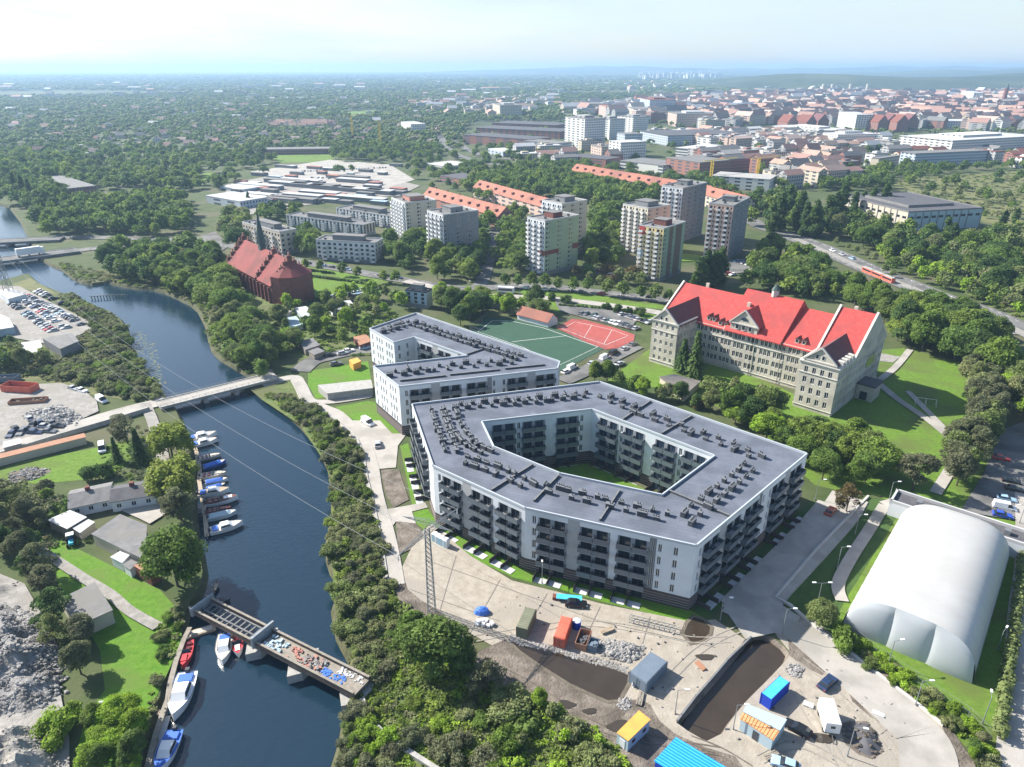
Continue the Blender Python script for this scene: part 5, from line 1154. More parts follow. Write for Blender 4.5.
for i, (s, h, mw, mr, lb) in enumerate([("272,309 282,306 292,311 282,316", 2.4, 'plaster_tan', 'wood_old', 'brown garden shed nearest to the church apse'), ("294,308 306,306 316,313 303,318", 2.4, 'pale_sheet', 'roof_white', 'pale garden shed below the church lawn'), ("284,318 296,316 303,324 290,328", 2.3, 'plaster_white', 'pale_sheet', 'light blue garden hut below the pale garden shed'),
    ("298,341 313,338 320,345 305,350", 2.4, 'wood_old', 'roof_grey', 'grey garden shed with the larger roof above the small street'), ("308,351 318,347.5 325,351 314,355", 2.2, 'wood_old', 'roof_grey', 'small grey garden shed right at the small street'), ("353,337 366,334 372,341 360,345", 2.4, 'brick', 'roof_rust', 'red brown garden shed beside the V-shaped block'),
    ("326,303 350,300 356,307 332,311", 2.5, 'plaster_white', 'roof_white', 'long white garden shed roof below the church lawn hedge'),
    ("42,338 72,333 79,341 60,349", 3.6, 'plaster_grey', 'roof_grey', 'grey workshop at the lower end of the long car park'), ("18,343 40,340 44,352 20,356", 3, 'plaster_white', 'roof_white', 'pale workshop left of the grey one by the long car park'), ("-4,291 10,288 26,294 8,299", 3, 'plaster_white', 'roof_white', 'white tent-like shed at the upper end of the long car park'),
    ("0,314 9,318 14,327 -4,330", 3.2, 'pale_sheet', 'roof_white', 'white and blue hut at the left edge of the car park'), ("3,442 20,438 22,443 3,448", 2.6, 'plaster_grey', 'roof_white', 'white roofed trailer hut in the scrapyard')]):
    shed('garden_shed' if i < 7 else 'workshop', lb, 'shed', s, h, mw, mr, ov=.2)
# long rust-roofed garage row under the concrete road
shed('garage_row', 'long narrow rust-roofed garage row under the concrete road on the left', 'garages', "-30,466 -30,461 84,433 86,437", 2.3, 'plaster_tan', 'roof_rust', ov=.2)
def whitehouse():
    root = thing('long_house', 'long low white house with dark grey roof beside the bright willow', 'house', tuple(G(112, 500)))
    for a, b, wd, ze, zr, mr in (((69, 494.5), (110, 486), 8.5, 2.9, 4.2, 'roof_grey'), ((112, 489.5), (155.5, 482.5), 7.5, 3.2, 4.3, 'roof_dark')):
        A_, B_ = G(*a, zr), G(*b, zr); A_.z = B_.z = 0; d = B_-A_; Ln = d.length; rz = math.atan2(d.y, d.x); P = lambda u, v, z: (A_.x+math.cos(rz)*u-math.sin(rz)*v, A_.y+math.sin(rz)*u+math.cos(rz)*v, z)
        w = MB(); pool = Pool(root); n = int(Ln/3.4)
        facade(w, pool, P(0, -wd/2, 0), P(Ln, -wd/2, 0), .1, 1, 2.7, 3.4, [(1, 1.1, .8, 1.2)], 'plaster_white', None, .1); wall(w, P(Ln, -wd/2, 0), P(Ln, wd/2, 0), 0, ze, [], 'plaster_white'); wall(w, P(Ln, wd/2, 0), P(0, wd/2, 0), 0, ze, [], 'plaster_white'); wall(w, P(0, wd/2, 0), P(0, -wd/2, 0), 0, ze, [], 'plaster_white')
        for u in (0, Ln): w.add([P(u, -wd/2, ze-.2), P(u, wd/2, ze-.2), P(u, 0, zr-.1)], [(0, 1, 2)], 'plaster_white')
        w.build('wall', root); r = MB()
        for s in (-1, 1):
            q = [P(-.3, s*(wd/2+.4), ze-.1), P(Ln+.3, s*(wd/2+.4), ze-.1), P(Ln+.3, 0, zr+.1), P(-.3, 0, zr+.1)]; q = q if s < 0 else [q[1], q[0], q[3], q[2]]
            r.hexa([(x, y, z-.15) for x, y, z in q]+q, mr)
        r.build('roof', root); pool.done()
        m = MB(); m.box(-.5, .5, -.5, .5, zr-.6, zr+1.0, 'brick', rz, P(Ln*.45, .4, 0)[:2]+(0,)); m.build('chimney', root); block([P(-1, -wd/2-1, 0), P(Ln+1, -wd/2-1, 0), P(Ln+1, wd/2+1, 0), P(-1, wd/2+1, 0)])
whitehouse()
# ================================================================ BRIDGES
mat('iron', (.10, .075, .06), .85, (.17, .13, .105), .9, .6); mat('portal', (.22, .25, .28), .85, (.30, .33, .35), .9, .6)
def bridge_old():
    z = 2.3; a, b, c, d = G(188, 608, z), G(353, 694, z), G(361, 674, z), G(205, 597, z); cc = (a+b+c+d)/4; root = thing('old_bridge', 'old dismantled swing bridge with debris on its deck', 'bridge', (cc.x, cc.y, 0))
    U = (b-a).normalized(); Ln = (b-a).length; V = Vector((-U.y, U.x, 0)); Wd = 4.4; rz = math.atan2(U.y, U.x); o = (a.x, a.y, 0)
    m = MB(); m.box(Ln*.46, Ln, .4, Wd-.4, z-1.0, z-.55, 'wood_old', rz, o); m.build('deck', root)
    m = MB()
    for k in range(14): m.box(2.5+k*1.35, 2.8+k*1.35, .3, Wd-.3, z-1.2, z-.8, 'concrete_dark', rz, o)
    for y in (1.6, 3.6): m.box(1, Ln*.46, y, y+.3, z-.85, z-.6, 'concrete_dark', rz, o)
    m.build('cross_beam', root)
    for y in (0, Wd-.4): m = MB(); m.box(0, Ln, y+.05, y+.35, z-1.2, z+.1, 'iron', rz, o); m.box(-.02, Ln+.02, y-.03, y+.42, z+.1, z+.17, 'wood_old', rz, o); m.build('girder', root)
    for x, h in ((1.2, .7), (Ln*.43, 1.3)): m = MB(); m.box(x, x+.45, -.5, Wd+.5, z-1.2, z+h, 'portal', rz, o); m.build('portal_wall', root)
    for x, r in ((Ln*.42, 1.8), (Ln*.67, 1.7), (Ln*.97, 2.2)): m = MB(); p = a+U*x; m.prism([a+U*(x-r)+V*.2, a+U*x-V*1.8, a+U*(x+r)+V*.2, a+U*(x+r)+V*(Wd-.2), a+U*x+V*(Wd+1.8), a+U*(x-r)+V*(Wd-.2)], -2.6, z-1.75, 'concrete'); m.build('pier', root)
    block([a, b, c, d]); rs = random.Random(3)
    bl = [('pile_of_bricks', 'pinkish heap of broken bricks on the old bridge deck', 'brick_pink', .60, .78, .16), ('pile_of_rubble', 'beige rubble heap on the old bridge deck', 'rubble', .68, .80, .22), ('plastic_sheet', 'blue tarpaulin spread at the right end of the old bridge', 'tarp_blue', .80, .92, .02), ('plastic_sheet', 'white sheets spread at the right end of the old bridge', 'roof_white', .86, .99, .02), ('scrap_pile', 'blue grey scrap heap just right of the middle wall on the bridge', 'pale_sheet', .47, .57, .2)]
    for n_, lb, mt, t0, t1, h in bl:
        m = MB()
        for k in range(46):
            x = Ln*rs.uniform(t0, t1); y = rs.uniform(.6, Wd-.9) if 'sheet' not in n_ else (rs.uniform(.6, 2.4) if mt == 'tarp_blue' else rs.uniform(2.5, 4.6)); s = rs.uniform(.12, .4); zz = z-.55+rs.uniform(0, h)
            m.box(-s, s, -s*.6, s*.6, -.1, .1+h*.6, mt, rs.uniform(0, 3), (a.x+U.x*x+V.x*y, a.y+U.y*x+V.y*y, zz))
        tag(m.build(n_), lb, n_.replace('_', ' '))
bridge_old()
def bridge_road(name, label, s, w, z, mdeck, piers, thick=.9, rail=True):
    p0, p1 = W(s, z); d = p1-p0; Ln = d.length; rz = math.atan2(d.y, d.x); root = thing(name, label, 'bridge', ((p0.x+p1.x)/2, (p0.y+p1.y)/2, 0)); o = (p0.x, p0.y, 0)
    m = MB(); m.box(0, Ln, -w/2, w/2, z-thick, z, mdeck, rz, o); m.build('deck', root)
    for s_ in (-1, 1): m = MB(); m.box(0, Ln, s_*(w/2-.15)-.12, s_*(w/2-.15)+.12, z, z+(.35 if not rail else .25), 'kerb', rz, o); m.build('kerb', root)
    if rail:
        for s_ in (-1, 1):
            m = MB()
            for k in range(int(Ln/2)+1): m.box(k*2, k*2+.07, s_*(w/2-.1)-.03, s_*(w/2-.1)+.03, z+.2, z+1.15, 'galv', rz, o)
            for zz in (.7, 1.12): m.box(0, Ln, s_*(w/2-.1)-.025, s_*(w/2-.1)+.025, z+zz-.03, z+zz+.03, 'galv', rz, o)
            m.build('railing', root)
    for t in piers:
        m = MB(); m.box(t*Ln-.7, t*Ln+.7, -w/2+.5, w/2-.5, -3, z-thick-.003, 'concrete', rz, o); m.build('pier', root)
bridge_road('road_bridge', 'narrow concrete road bridge with two piers across the river', "158,404.5 276,375", 6.4, 1.3, 'paving', (.36, .62), .7)
for k, (s, w) in enumerate((("-20,262 78,249.5", 12), ("-20,242 62,238", 11))): bridge_road('highway_bridge', ('nearer of the two parallel road bridges at the upper left' if k == 0 else 'farther of the two parallel road bridges at the upper left'), s, w, 1.4, 'asphalt', (.35, .6), 1.3)
# ================================================================ MAST AND LINES
def lattice(root, base, h, w0, w1, m, r=.07, step=1.4, name='lattice'):
    b = MB(); n = int(h/step); c = [(-1, -1), (1, -1), (1, 1), (-1, 1)]
    def p(i, k): w = w0+(w1-w0)*k/n; return (base[0]+c[i][0]*w, base[1]+c[i][1]*w, h*k/n)
    for i in range(4):
        b.tube(p(i, 0), p(i, n), r*1.4, m, n=5)
        for k in range(n): b.tube(p(i, k), p((i+1) % 4, k+1), r*.8, m, n=4); b.tube(p((i+1) % 4, k), p(i, k+1), r*.8, m, n=4)
    b.build(name, root)
mb_ = G(432, 612); mh = hgt(432, 612, 529); root = thing('lattice_mast', 'grey steel lattice power mast beside the concrete yard', 'power mast', mb_); lattice(root, mb_, mh, .75, .42, 'galv', .055, 1.1)
e0, e1 = G(398, 556, mh-.6), G(457, 509, mh-.6)
def arm(root, a, b, m, w=.45, name='cross_arm'):
    k = MB(); d = (b-a); L_ = d.length; d.normalize(); n = Vector((-d.y, d.x, 0))*w; c = (a+b)/2; up = Vector((0, 0, .5)); q = int(L_/1.1)
    for s in (-1, 1): k.tube(a, c+n*s, .06, m, n=5); k.tube(c+n*s, b, .06, m, n=5); k.tube(a, c+n*s+up*2, .055, m, n=5); k.tube(c+n*s+up*2, b, .055, m, n=5)
    for i in range(q):
        t = i/q; t2 = (i+1)/q; f = lambda t: 1-abs(2*t-1)
        k.tube(a+(b-a)*t+n*f(t), a+(b-a)*t2-n*f(t2), .032, m, n=4); k.tube(a+(b-a)*t+n*f(t), a+(b-a)*t2+n*f(t2)+up*2*f(t2), .032, m, n=4)
    k.build(name, root)
arm(root, e0, e1, 'galv'); e2 = G(415, 534, mh-1.6); arm(root, Vector((mb_.x-5, mb_.y+3, mh+.8)), Vector((mb_.x+5, mb_.y-2, mh+.8)), 'galv', .3)
for p in (e0, e1, (e0*.55+e1*.45)): k = MB(); k.tube(p, p-Vector((0, 0, 1.1)), .12, 'hull_white', n=6); k.build('insulator', root)
pb = G(10, 296); ph = hgt(10, 296, 246); root = thing('lattice_pylon', 'tall thin lattice pylon at the left edge near the highway bridge', 'pylon', pb); lattice(root, pb, ph, 1.6, .3, 'galv', .09, 3); arm(root, Vector((pb.x-6, pb.y, ph-2)), Vector((pb.x+6, pb.y, ph-2)), 'galv', .3)
for k, (a, b, lb) in enumerate([(Vector((pb.x+6, pb.y, ph-2)), e1, 'uppermost power line across the river to the mast'), (Vector((pb.x, pb.y, ph)), e0*.55+e1*.45, 'middle power line across the river to the mast'), (Vector((pb.x-6, pb.y, ph-2)), e0, 'lowest power line across the river to the mast')]):
    m = MB(); n = 40; L0 = (b-a).length; P = [a+(b-a)*(i/n)-Vector((0, 0, 11*4*(i/n)*(1-i/n))) for i in range(n+1)]
    for i in range(n): m.tube(P[i], P[i+1], .034, 'galv', n=5, cap=False)
    tag(m.build('power_line'), lb, 'power line')
# timber frame of posts in the river near the upper bend
m = MB()
for x in range(92, 128, 3): g = G(x, 299+(x-92)*-.06, WZ); m.tube((g.x, g.y, -2), (g.x, g.y, .2), .22, 'wood_old', n=6)
a, b = G(90, 299, WZ), G(128, 297, WZ); m.tube((a.x, a.y, -.1), (b.x, b.y, -.1), .16, 'wood_old'); tag(m.build('mooring_posts'), 'row of dark timber posts standing in the upper river bend', 'mooring posts')
# ================================================================ LAMPS
def lamp(x, y, ytop, label, arm_=1.4, ang=0, double=False):
    g = G(x, y); h = max(4, hgt(x, y, ytop)); r = thing('street_lamp', label, 'street lamp', g, R(ang)); b = MB(); b.tube((0, 0, 0), (0, 0, h), .09, 'galv', .06, n=7); b.tube((0, 0, 0), (0, 0, .7), .13, 'galv', n=7); link('pole', b.mesh('pole'), r)
    for s in ((1, -1) if double else (1,)):
        b = MB(); b.tube((0, 0, h-.1), (arm_*s, 0, h+.15), .045, 'galv', n=5); link('arm', b.mesh('arm'), r); b = MB(); b.box(arm_*s-.35, arm_*s+.4, -.16, .16, h+.08, h+.22, 'hull_white'); link('lamp_head', b.mesh('lamp_head'), r)
for x, y, t, lb, an in [(782, 635, 609, 'lamp at the corner of side road and curved road above the basin', 0), (915, 706, 681, 'lamp in the shrub strip below the hall, nearer the yard', 0), (888, 665, 641, 'lamp in the fence line in front of the grey end panels', 10), (982, 724, 698, 'lamp on the lawn near the front right corner of the hall', 60), (997, 650, 631, 'lamp in the shade right of the white hall', 40), (889, 500, 482, 'lamp on the path behind the white hall', 0), (855, 534, 515, 'lamp on the dark lawn right of the side road, upper one', 0), (837, 568, 547, 'lamp on the dark lawn right of the side road, middle one', 0), (720, 621, 598, 'lamp at the front right corner of the courtyard block', 0), (847, 757, 727, 'lamp beside the dirt heap near the white trailer', -15), (733, 730, 705, 'lamp beside the rusty orange shed at the basin', 0), (542, 584, 566, 'lamp on the grass strip below the courtyard block', 90), (815, 500, 480, 'lamp near the red car behind the courtyard block', 0), (1019, 524, 505, 'lamp beside the right car park', 180), (675, 714, 690, 'thin lamp left of the large basin corner', 0)]: lamp(x, y, t, lb, 1.5, an)
lamp(817, 606, 583, 'double-headed lamp above the shrubby tree left of the hall', 1.6, 0, True)
for i, (x, y) in enumerate([(470, 296), (520, 300), (570, 305), (620, 310), (300, 274), (350, 282), (180, 252), (225, 254), (830, 262), (870, 280), (910, 296), (950, 312)]): lamp(x, y, y-14, 'slim street lamp along the boulevard' if i < 4 else 'slim street lamp by the low slabs road' if i < 8 else 'slim lamp on the tram road', 1.5, 90); bpy.context.scene.objects[-1]
for o in bpy.data.objects:
    if o.get('label') == 'slim street lamp along the boulevard': o['group'] = 'boulevard lamps'
    elif o.get('label') == 'slim street lamp by the low slabs road': o['group'] = 'road lamps'
    elif o.get('label') == 'slim lamp on the tram road': o['group'] = 'tram road lamps'
# ================================================================ VEHICLES
def car_proto(kind='car'):
    Ls, Ws = (4.4, 1.8) if kind == 'car' else (5.2, 2.0); root = thing('parked_'+kind if kind == 'car' else 'parked_van', 'x', kind, (0, 0, 0)); bd = MB(); L2, W2 = Ls/2, Ws/2
    prof = [(-L2, .35), (-L2, .75), (-L2+.15, .95), (-L2+1.0 if kind == 'car' else -L2+.1, 1.0), (L2-1.35, .98), (L2-.2, .8), (L2, .6), (L2, .35)]
    def ext(pr, w0, mt, w1=None):
        w1 = w1 or w0; n = len(pr); b = [(x, -w0 if z < .9 else -w1, z) for x, z in pr]+[(x, w0 if z < .9 else w1, z) for x, z in pr]
        bd.add(b, [(i, (i+1) % n, n+(i+1) % n, n+i) for i in range(n)][::1], mt); bd.add(b[:n], [tuple(range(n))], mt); bd.add(b[n:], [tuple(range(n-1, -1, -1))], mt)
    ext(prof, W2, 'paint_white', W2-.06)
    gl = MB(); cab = ((-L2+.35, 1.0, -L2+.85, 1.45), (L2-1.35, .98, L2-2.1, 1.45)) if kind == 'car' else ((-L2+.12, 1.0, -L2+.2, 1.95), (L2-.9, .98, L2-1.6, 1.95))
    (xa, za, xb, zb), (xc, zc, xd, zd) = cab; w0, w1 = W2-.08, W2-.24
    gl.hexa([(xa, -w0, za), (xc, -w0, zc), (xc, w0, zc), (xa, w0, za), (xb, -w1, zb), (xd, -w1, zd), (xd, w1, zd), (xb, w1, zb)], 'glass')
    rf = MB(); rf.hexa([(xb-.05, -w1-.02, zb-.0), (xd+.03, -w1-.02, zd-.0), (xd+.03, w1+.02, zd), (xb-.05, w1+.02, zb), (xb+.05, -w1+.08, zb+.07), (xd-.08, -w1+.08, zd+.07), (xd-.08, w1-.08, zd+.07), (xb+.05, w1-.08, zb+.07)], 'paint_white')
    if kind == 'van': rf.hexa([(xa+.0, -w0-.015, 1.0), (xc-1.3, -w0-.015, 1.0), (xc-1.3, w0+.015, 1.0), (xa, w0+.015, 1.0), (xb-.03, -w1-.02, zb), (xd-.5, -w1-.02, zb), (xd-.5, w1+.02, zb), (xb-.03, w1+.02, zb)], 'paint_white')
    wh = []
    for x in (-L2+.8, L2-.85):
        for s in (-1, 1): t = MB(); t.tube((x, s*(W2-.2), .33), (x, s*(W2+.01), .33), .33, 'tyre', n=12); t.tube((x, s*(W2+.01), .33), (x, s*(W2+.02), .33), .19, 'metal', n=8); wh.append(t)
    lt = []
    for x, m_ in ((L2+.01, 'roof_white'), (-L2-.01, 'paint_red')):
        for s in (-1, 1): t = MB(); t.box(x-.03, x+.03, s*(W2-.3)-.18, s*(W2-.3)+.18, .62, .76, m_); lt.append(t)
    link('body', bd.mesh('body'), root); link('window', gl.mesh('window'), root); link('roof', rf.mesh('roof'), root)
    for t in wh: link('wheel', t.mesh('wheel'), root)
    for t in lt: link('headlight' if t.mats[0] == 'roof_white' else 'tail_light', t.mesh('light'), root)
    one = MB()
    for t in [bd, gl, rf]+wh+lt: one.put(t)
    return root, one.mesh('car_far')
CARP, CARF = car_proto('car'); VANP, VANF = car_proto('van'); used = {'car': 0, 'van': 0}
def hdg(a, b): return math.atan2(b[1]-a[1], b[0]-a[0])
def car(x, y, to, color, label, kind='car', group=None, near=False, wpos=None, rz=None):
    p = wpos or G(x, y); rz = hdg(p, G(*to)) if rz is None else rz; mm = {'paint_white': 'paint_'+color}
    if near:
        pr = CARP if kind == 'car' else VANP
        if not used[kind]: used[kind] = 1; pr.location = (p[0], p[1], .03); pr.rotation_euler = (0, 0, rz); pr['label'] = label; [recol(c, mm) for c in pr.children]; return pr
        return dup(pr, (p[0], p[1], .03), rz, label, group, matmap=mm)
    o = link('parked_car' if kind == 'car' else 'parked_van', CARF if kind == 'car' else VANF, None, (p[0], p[1], .05), rz); tag(o, label, kind, group); recol(o, mm); return o
car(827, 685, (845, 668), 'navy', 'dark blue car alone on the yard near the basin', near=True)
car(797, 731, (770, 716), 'black', 'black car beside the rusty orange shed', near=True)
car(785, 767, (760, 758), 'paleblue', 'pale blue car cut by the bottom edge of the photo', near=True)
car(830, 513, (842, 499), 'rustred', 'red car driving at the end of the side road', near=True)
car(378, 446, (377, 434), 'silver', 'silver car on the paved square by the river path', near=True)
car(368, 424, (384, 434), 'white', 'white van on the paved square by the river path', 'van', near=True)
car(102, 401.5, (110, 406), 'white', 'white van at the edge of the scrapyard above the concrete road', 'van', near=True)
car(102.5, 450, (103, 460), 'white', 'white van on the green lawn below the garages', 'van', near=True)
car(576, 606, (600, 608), 'black', 'black car behind the cyan board on the yard', near=True)
for (x, y, c, lb, k) in [(1001, 460, 'red', 'red car on the right car park', 'car'), (1011, 483, 'black', 'upper black car on the right car park', 'car'), (1014, 491, 'black', 'lower black car on the right car park', 'car'), (1006, 501, 'paleblue', 'pale blue car on the right car park', 'car'), (1004, 509, 'white', 'white van on the right car park', 'van'), (1002, 517, 'blue', 'blue car at the lower end of the right car park', 'car')]: car(x, y, (x+20, y+4), c, lb, k, near=True)
rs = random.Random(11); PCOL = ['white', 'silver', 'grey', 'black', 'silver', 'navy', 'white', 'red', 'paleblue', 'grey', 'black', 'silver']
NAMES = {'paleblue': 'pale blue', 'darkgreen': 'dark green', 'rustred': 'rusty red', 'navy': 'dark blue'}
def row(a, b, n, where, turn=90, skip=.08, cols=PCOL, off=0):
    A_, B_ = G(*a), G(*b); base = hdg(A_, B_)+R(turn); nn = Vector((-(B_-A_).y, (B_-A_).x, 0)).normalized()
    for i in range(n):
        if rs.random() < skip: continue
        c = rs.choice(cols); p = A_+(B_-A_)*((i+.5)/n)+nn*(off+rs.uniform(-.25, .25)); nm = NAMES.get(c, c)
        car(0, 0, None, c, nm+' car '+where, group=nm+' cars '+where, wpos=p, rz=base+R(rs.uniform(-3, 3))+(math.pi if rs.random() < .5 else 0))
row((11, 303), (54, 333), 19, 'in the left row of the long car park'); row((11, 303), (54, 333), 19, 'in the inner left row of the long car park', off=5.2, skip=.5)
row((25, 296), (84, 326), 26, 'in the right row of the long car park'); row((30, 293), (60, 308), 10, 'in the short upper row of the long car park', off=3, skip=.2)
row((594, 318), (637, 330), 13, 'in the front row of the school car park', skip=0, cols=['black', 'silver', 'grey', 'darkgreen', 'black', 'white']); row((620, 315), (650, 324), 9, 'in the back row of the school car park', skip=.1, cols=['black', 'navy', 'grey', 'silver']); row((580, 314), (596, 317), 4, 'at the left end of the school car park', cols=['white', 'grey', 'darkgreen'])
for x, y, c, k in [(604.5, 359, 'white', 'van'), (614, 354.5, 'black', 'van'), (624.5, 350, 'silver', 'car'), (633, 345.5, 'grey', 'car'), (592, 364.5, 'silver', 'car'), (572, 369, 'white', 'van'), (566, 373, 'white', 'car'), (612, 367.5, 'white', 'car'), (620, 365, 'silver', 'car')]: car(x, y, (x+10, y-5), c, NAMES.get(c, c)+' '+k+' parked along the lane below the tennis court', k, NAMES.get(c, c)+' '+k+'s on the lane')
row((484, 277), (498, 232), 16, 'parked along the street beside the pale right tower', 0, .1, off=3.2); row((588, 270), (618, 275), 7, 'parked between the green and yellow towers', 80, .1); row((700, 268), (735, 276), 8, 'parked at the foot of the pink tower', 80, .2); row((735, 262), (765, 270), 8, 'parked right of the pink tower', 80, .2)
row((520, 289.5), (655, 300), 14, 'on the boulevard in front of the towers', 0, .45, off=2); row((300, 265), (400, 281), 12, 'parked on the road before the low slabs', 0, .4, off=3); row((330, 298), (372, 292), 10, 'on the dirt lot below the church lawn', 80, .2); row((345, 292), (380, 289), 7, 'in the far row of the dirt lot', 80, .2)
row((60, 253), (160, 243), 9, 'driving on the upper left road', 0, .4, off=-2.2); row((180, 250), (215, 247), 5, 'at the junction behind the river trees', 20, .3); row((240, 205), (300, 215), 12, 'parked between market and slabs', 70, .3); row((300, 172), (390, 168), 30, 'in the far market car park', 80, .2); row((310, 178), (380, 182), 20, 'in the near market car park', 80, .3); row((820, 250), (860, 266), 4, 'driving on the tram road', 0, .3, off=5)
for x, y, c in [(284+16*0+46, 356.5, 'black'), (343, 354.5, 'silver'), (336, 365, 'grey'), (365, 349, 'paleblue'), (349, 352, 'white')]: car(x, y, (x+12, y-2), c, NAMES.get(c, c)+' car on the small street left of the V-shaped block')
for x, y, c in [(74, 390, 'silver'), (82.5, 392, 'white')]: car(x, y, (x+10, y+3), c, NAMES.get(c, c)+' car parked above the white van in the scrapyard')
sp = [(28, 431), (33, 427), (40, 424), (46, 428), (22, 434), (16, 430), (36, 434), (44, 419), (52, 424), (58, 428), (12, 436), (30, 420), (50, 433)]
for i, (x, y) in enumerate(sp): c = ['grey', 'black', 'navy', 'silver'][i % 4]; car(x, y, (x+10*math.cos(i*2.1), y+6*math.sin(i*2.1)), c, NAMES.get(c, c)+' wrecked car in the scrapyard heap', group=NAMES.get(c, c)+' wrecks in the scrapyard')
# lorry on the highway bridge, minibus, tram, semi trailer, tractor
def boxy(name, label, cat, p, rz, L_, W_, H_, m, cab=None, wheels=3, z0=.9, mroof=None, win=False):
    r = thing(name, label, cat, (p[0], p[1], .03), rz); b = MB(); b.box(-L_/2, L_/2, -W_/2, W_/2, z0, H_, m); b.box(-L_/2+.1, L_/2-.1, -W_/2+.1, W_/2-.1, H_, H_+.06, mroof or m)
    for k in range(int(L_/.9)): b.box(-L_/2+.3+k*.9, -L_/2+.36+k*.9, -W_/2+.12, W_/2-.12, H_+.06, H_+.09, mroof or m)
    link('body', b.mesh('body'), r)
    if cab: b = MB(); b.hexa([(L_/2+.1, -W_/2+.05, .5), (L_/2+2, -W_/2+.05, .5), (L_/2+2, W_/2-.05, .5), (L_/2+.1, W_/2-.05, .5), (L_/2+.1, -W_/2+.1, H_-.5), (L_/2+1.6, -W_/2+.1, H_-.5), (L_/2+1.6, W_/2-.1, H_-.5), (L_/2+.1, W_/2-.1, H_-.5)], cab); link('cab', b.mesh('cab'), r)
    if win:
        for s in (-1, 1): b = MB(); b.box(-L_/2+.5, L_/2-.5, s*(W_/2+.01)-.02, s*(W_/2+.01)+.02, z0+.9, H_-.5, 'glass'); link('window', b.mesh('window'), r)
    for i in range(wheels):
        for s in (-1, 1): t = MB(); x = -L_/2+1+i*(L_-2)/max(1, wheels-1) if wheels > 2 else (-L_/2+1, L_/2-1)[i % 2]; t.tube((x, s*(W_/2-.3), .42), (x, s*(W_/2-.02), .42), .42, 'tyre', n=10); link('wheel', t.mesh('wheel'), r)
    return r
q = ccw(W("820.2,701.3 834.3,698.8 840.6,721.1 826.4,722.8", 3.0)); c = sum((Vector((p.x, p.y, 0)) for p in q), Vector())/4; ax = hdg(G(827, 700, 3), G(833.5, 722, 3)); r = boxy('box_trailer', 'white box trailer standing beside the dark dirt heap', 'trailer', c, ax, 5.2, 2.35, 3.0, 'hull_white', wheels=2)
b = MB(); b.box(2.6, 2.64, -.35, .35, 1.9, 2.4, 'frame_dark'); link('hatch', b.mesh('hatch'), r); b = MB(); b.tube((2.6, 0, .8), (4.0, 0, .55), .07, 'frame_dark'); b.tube((4, 0, .55), (4, 0, 0), .06, 'frame_dark'); link('tow_bar', b.mesh('tow_bar'), r)
g0, g1 = G(18, 256, 2), G(40, 253, 2); boxy('lorry', 'white lorry on the highway bridge', 'lorry', ((g0.x+g1.x)/2, (g0.y+g1.y)/2), hdg(g0, g1), 12, 2.5, 4.6, 'hull_white', 'hull_white', 3).location.z = 1.42
g = G(506, 293); boxy('minibus', 'white minibus at the street corner beside the row of parked cars', 'bus', g, hdg(g, G(520, 294)), 8, 2.4, 3.0, 'hull_white', None, 2, .5, win=True)
g0, g1 = G(863, 271.5), G(893, 284); dv = (g1-g0); 
root = thing('tram', 'long red tram on the tracks of the wide road', 'tram', (g0+g1)/2, hdg(g0, g1)); Lt = dv.length
for k in range(3):
    b = MB(); x0 = -Lt/2+k*Lt/3+.15; x1 = x0+Lt/3-.3; b.box(x0, x1, -1.1, 1.1, .3, 2.7, 'cont_red'); b.box(x0+.2, x1-.2, -1.02, 1.02, 2.7, 2.95, 'concrete'); o = link('tram_section', b.mesh('tram_section'), root)
    for s in (-1, 1): b = MB(); b.box(x0+.4, x1-.4, s*1.11-.02, s*1.11+.02, 1.4, 2.3, 'glass'); link('window', b.mesh('window'), o)
g = G(72, 544); root = thing('tractor', 'small blue and white tractor on the left meadow', 'tractor', g, R(-60)); b = MB(); b.box(-.3, 1.6, -.45, .45, .7, 1.3, 'cyan'); link('engine_hood', b.mesh('h'), root); b = MB(); b.box(-1.3, -.1, -.7, .7, .9, 2.3, 'glass_court'); b.box(-1.4, 0, -.8, .8, 2.3, 2.42, 'hull_white'); link('cab', b.mesh('c'), root)
for x, r_ in ((-.8, .8), (1.2, .48)):
    for s in (-1, 1): b = MB(); b.tube((x, s*.65, r_), (x, s*1.0, r_), r_, 'tyre', n=14); link('wheel', b.mesh('w'), root)
# open skips on the yard and red barge-like container in the scrapyard
def skip(x, y, rz, L_, W_, H_, m, label, fill='dirt'):
    p = G(x, y); r = thing('skip', label, 'skip', p, rz); b = MB(); t = .08
    for s in (-1, 1): b.box(-L_/2, L_/2, s*(W_/2-t/2)-t/2, s*(W_/2-t/2)+t/2, .1, H_, m); b.box(s*(L_/2-t/2)-t/2, s*(L_/2-t/2)+t/2, -W_/2+t, W_/2-t, .1, H_, m)
    b.box(-L_/2+t, L_/2-t, -W_/2+t, W_/2-t, .1, .2, m)
    for k in range(int(L_/1)): x_ = -L_/2+.5+k; [b.box(x_-.05, x_+.05, s*(W_/2+.04)-.04, s*(W_/2+.04)+.04, .1, H_-.1, m) for s in (-1, 1)]
    link('box', b.mesh('box'), r); b = MB(); rr_ = random.Random(int(x))
    for k in range(26): s = rr_.uniform(.15, .4); b.box(-s, s, -s, s, 0, s, fill, rr_.uniform(0, 3), (rr_.uniform(-L_/2+.5, L_/2-.5), rr_.uniform(-W_/2+.5, W_/2-.5), .2+rr_.uniform(0, H_*.5)))
    link('load', b.mesh('load'), r)
skip(583, 643, hdg(G(583, 643), G(587, 632)), 4.2, 2.2, 1.6, 'roof_rust', 'rusty open skip between the red container and the rubble pile', 'roof_dark'); skip(593, 648, hdg(G(583, 643), G(587, 632)), 2.2, 1.8, 1.5, 'steel_blue', 'small blue grey open skip left of the rubble pile', 'steel_blue')
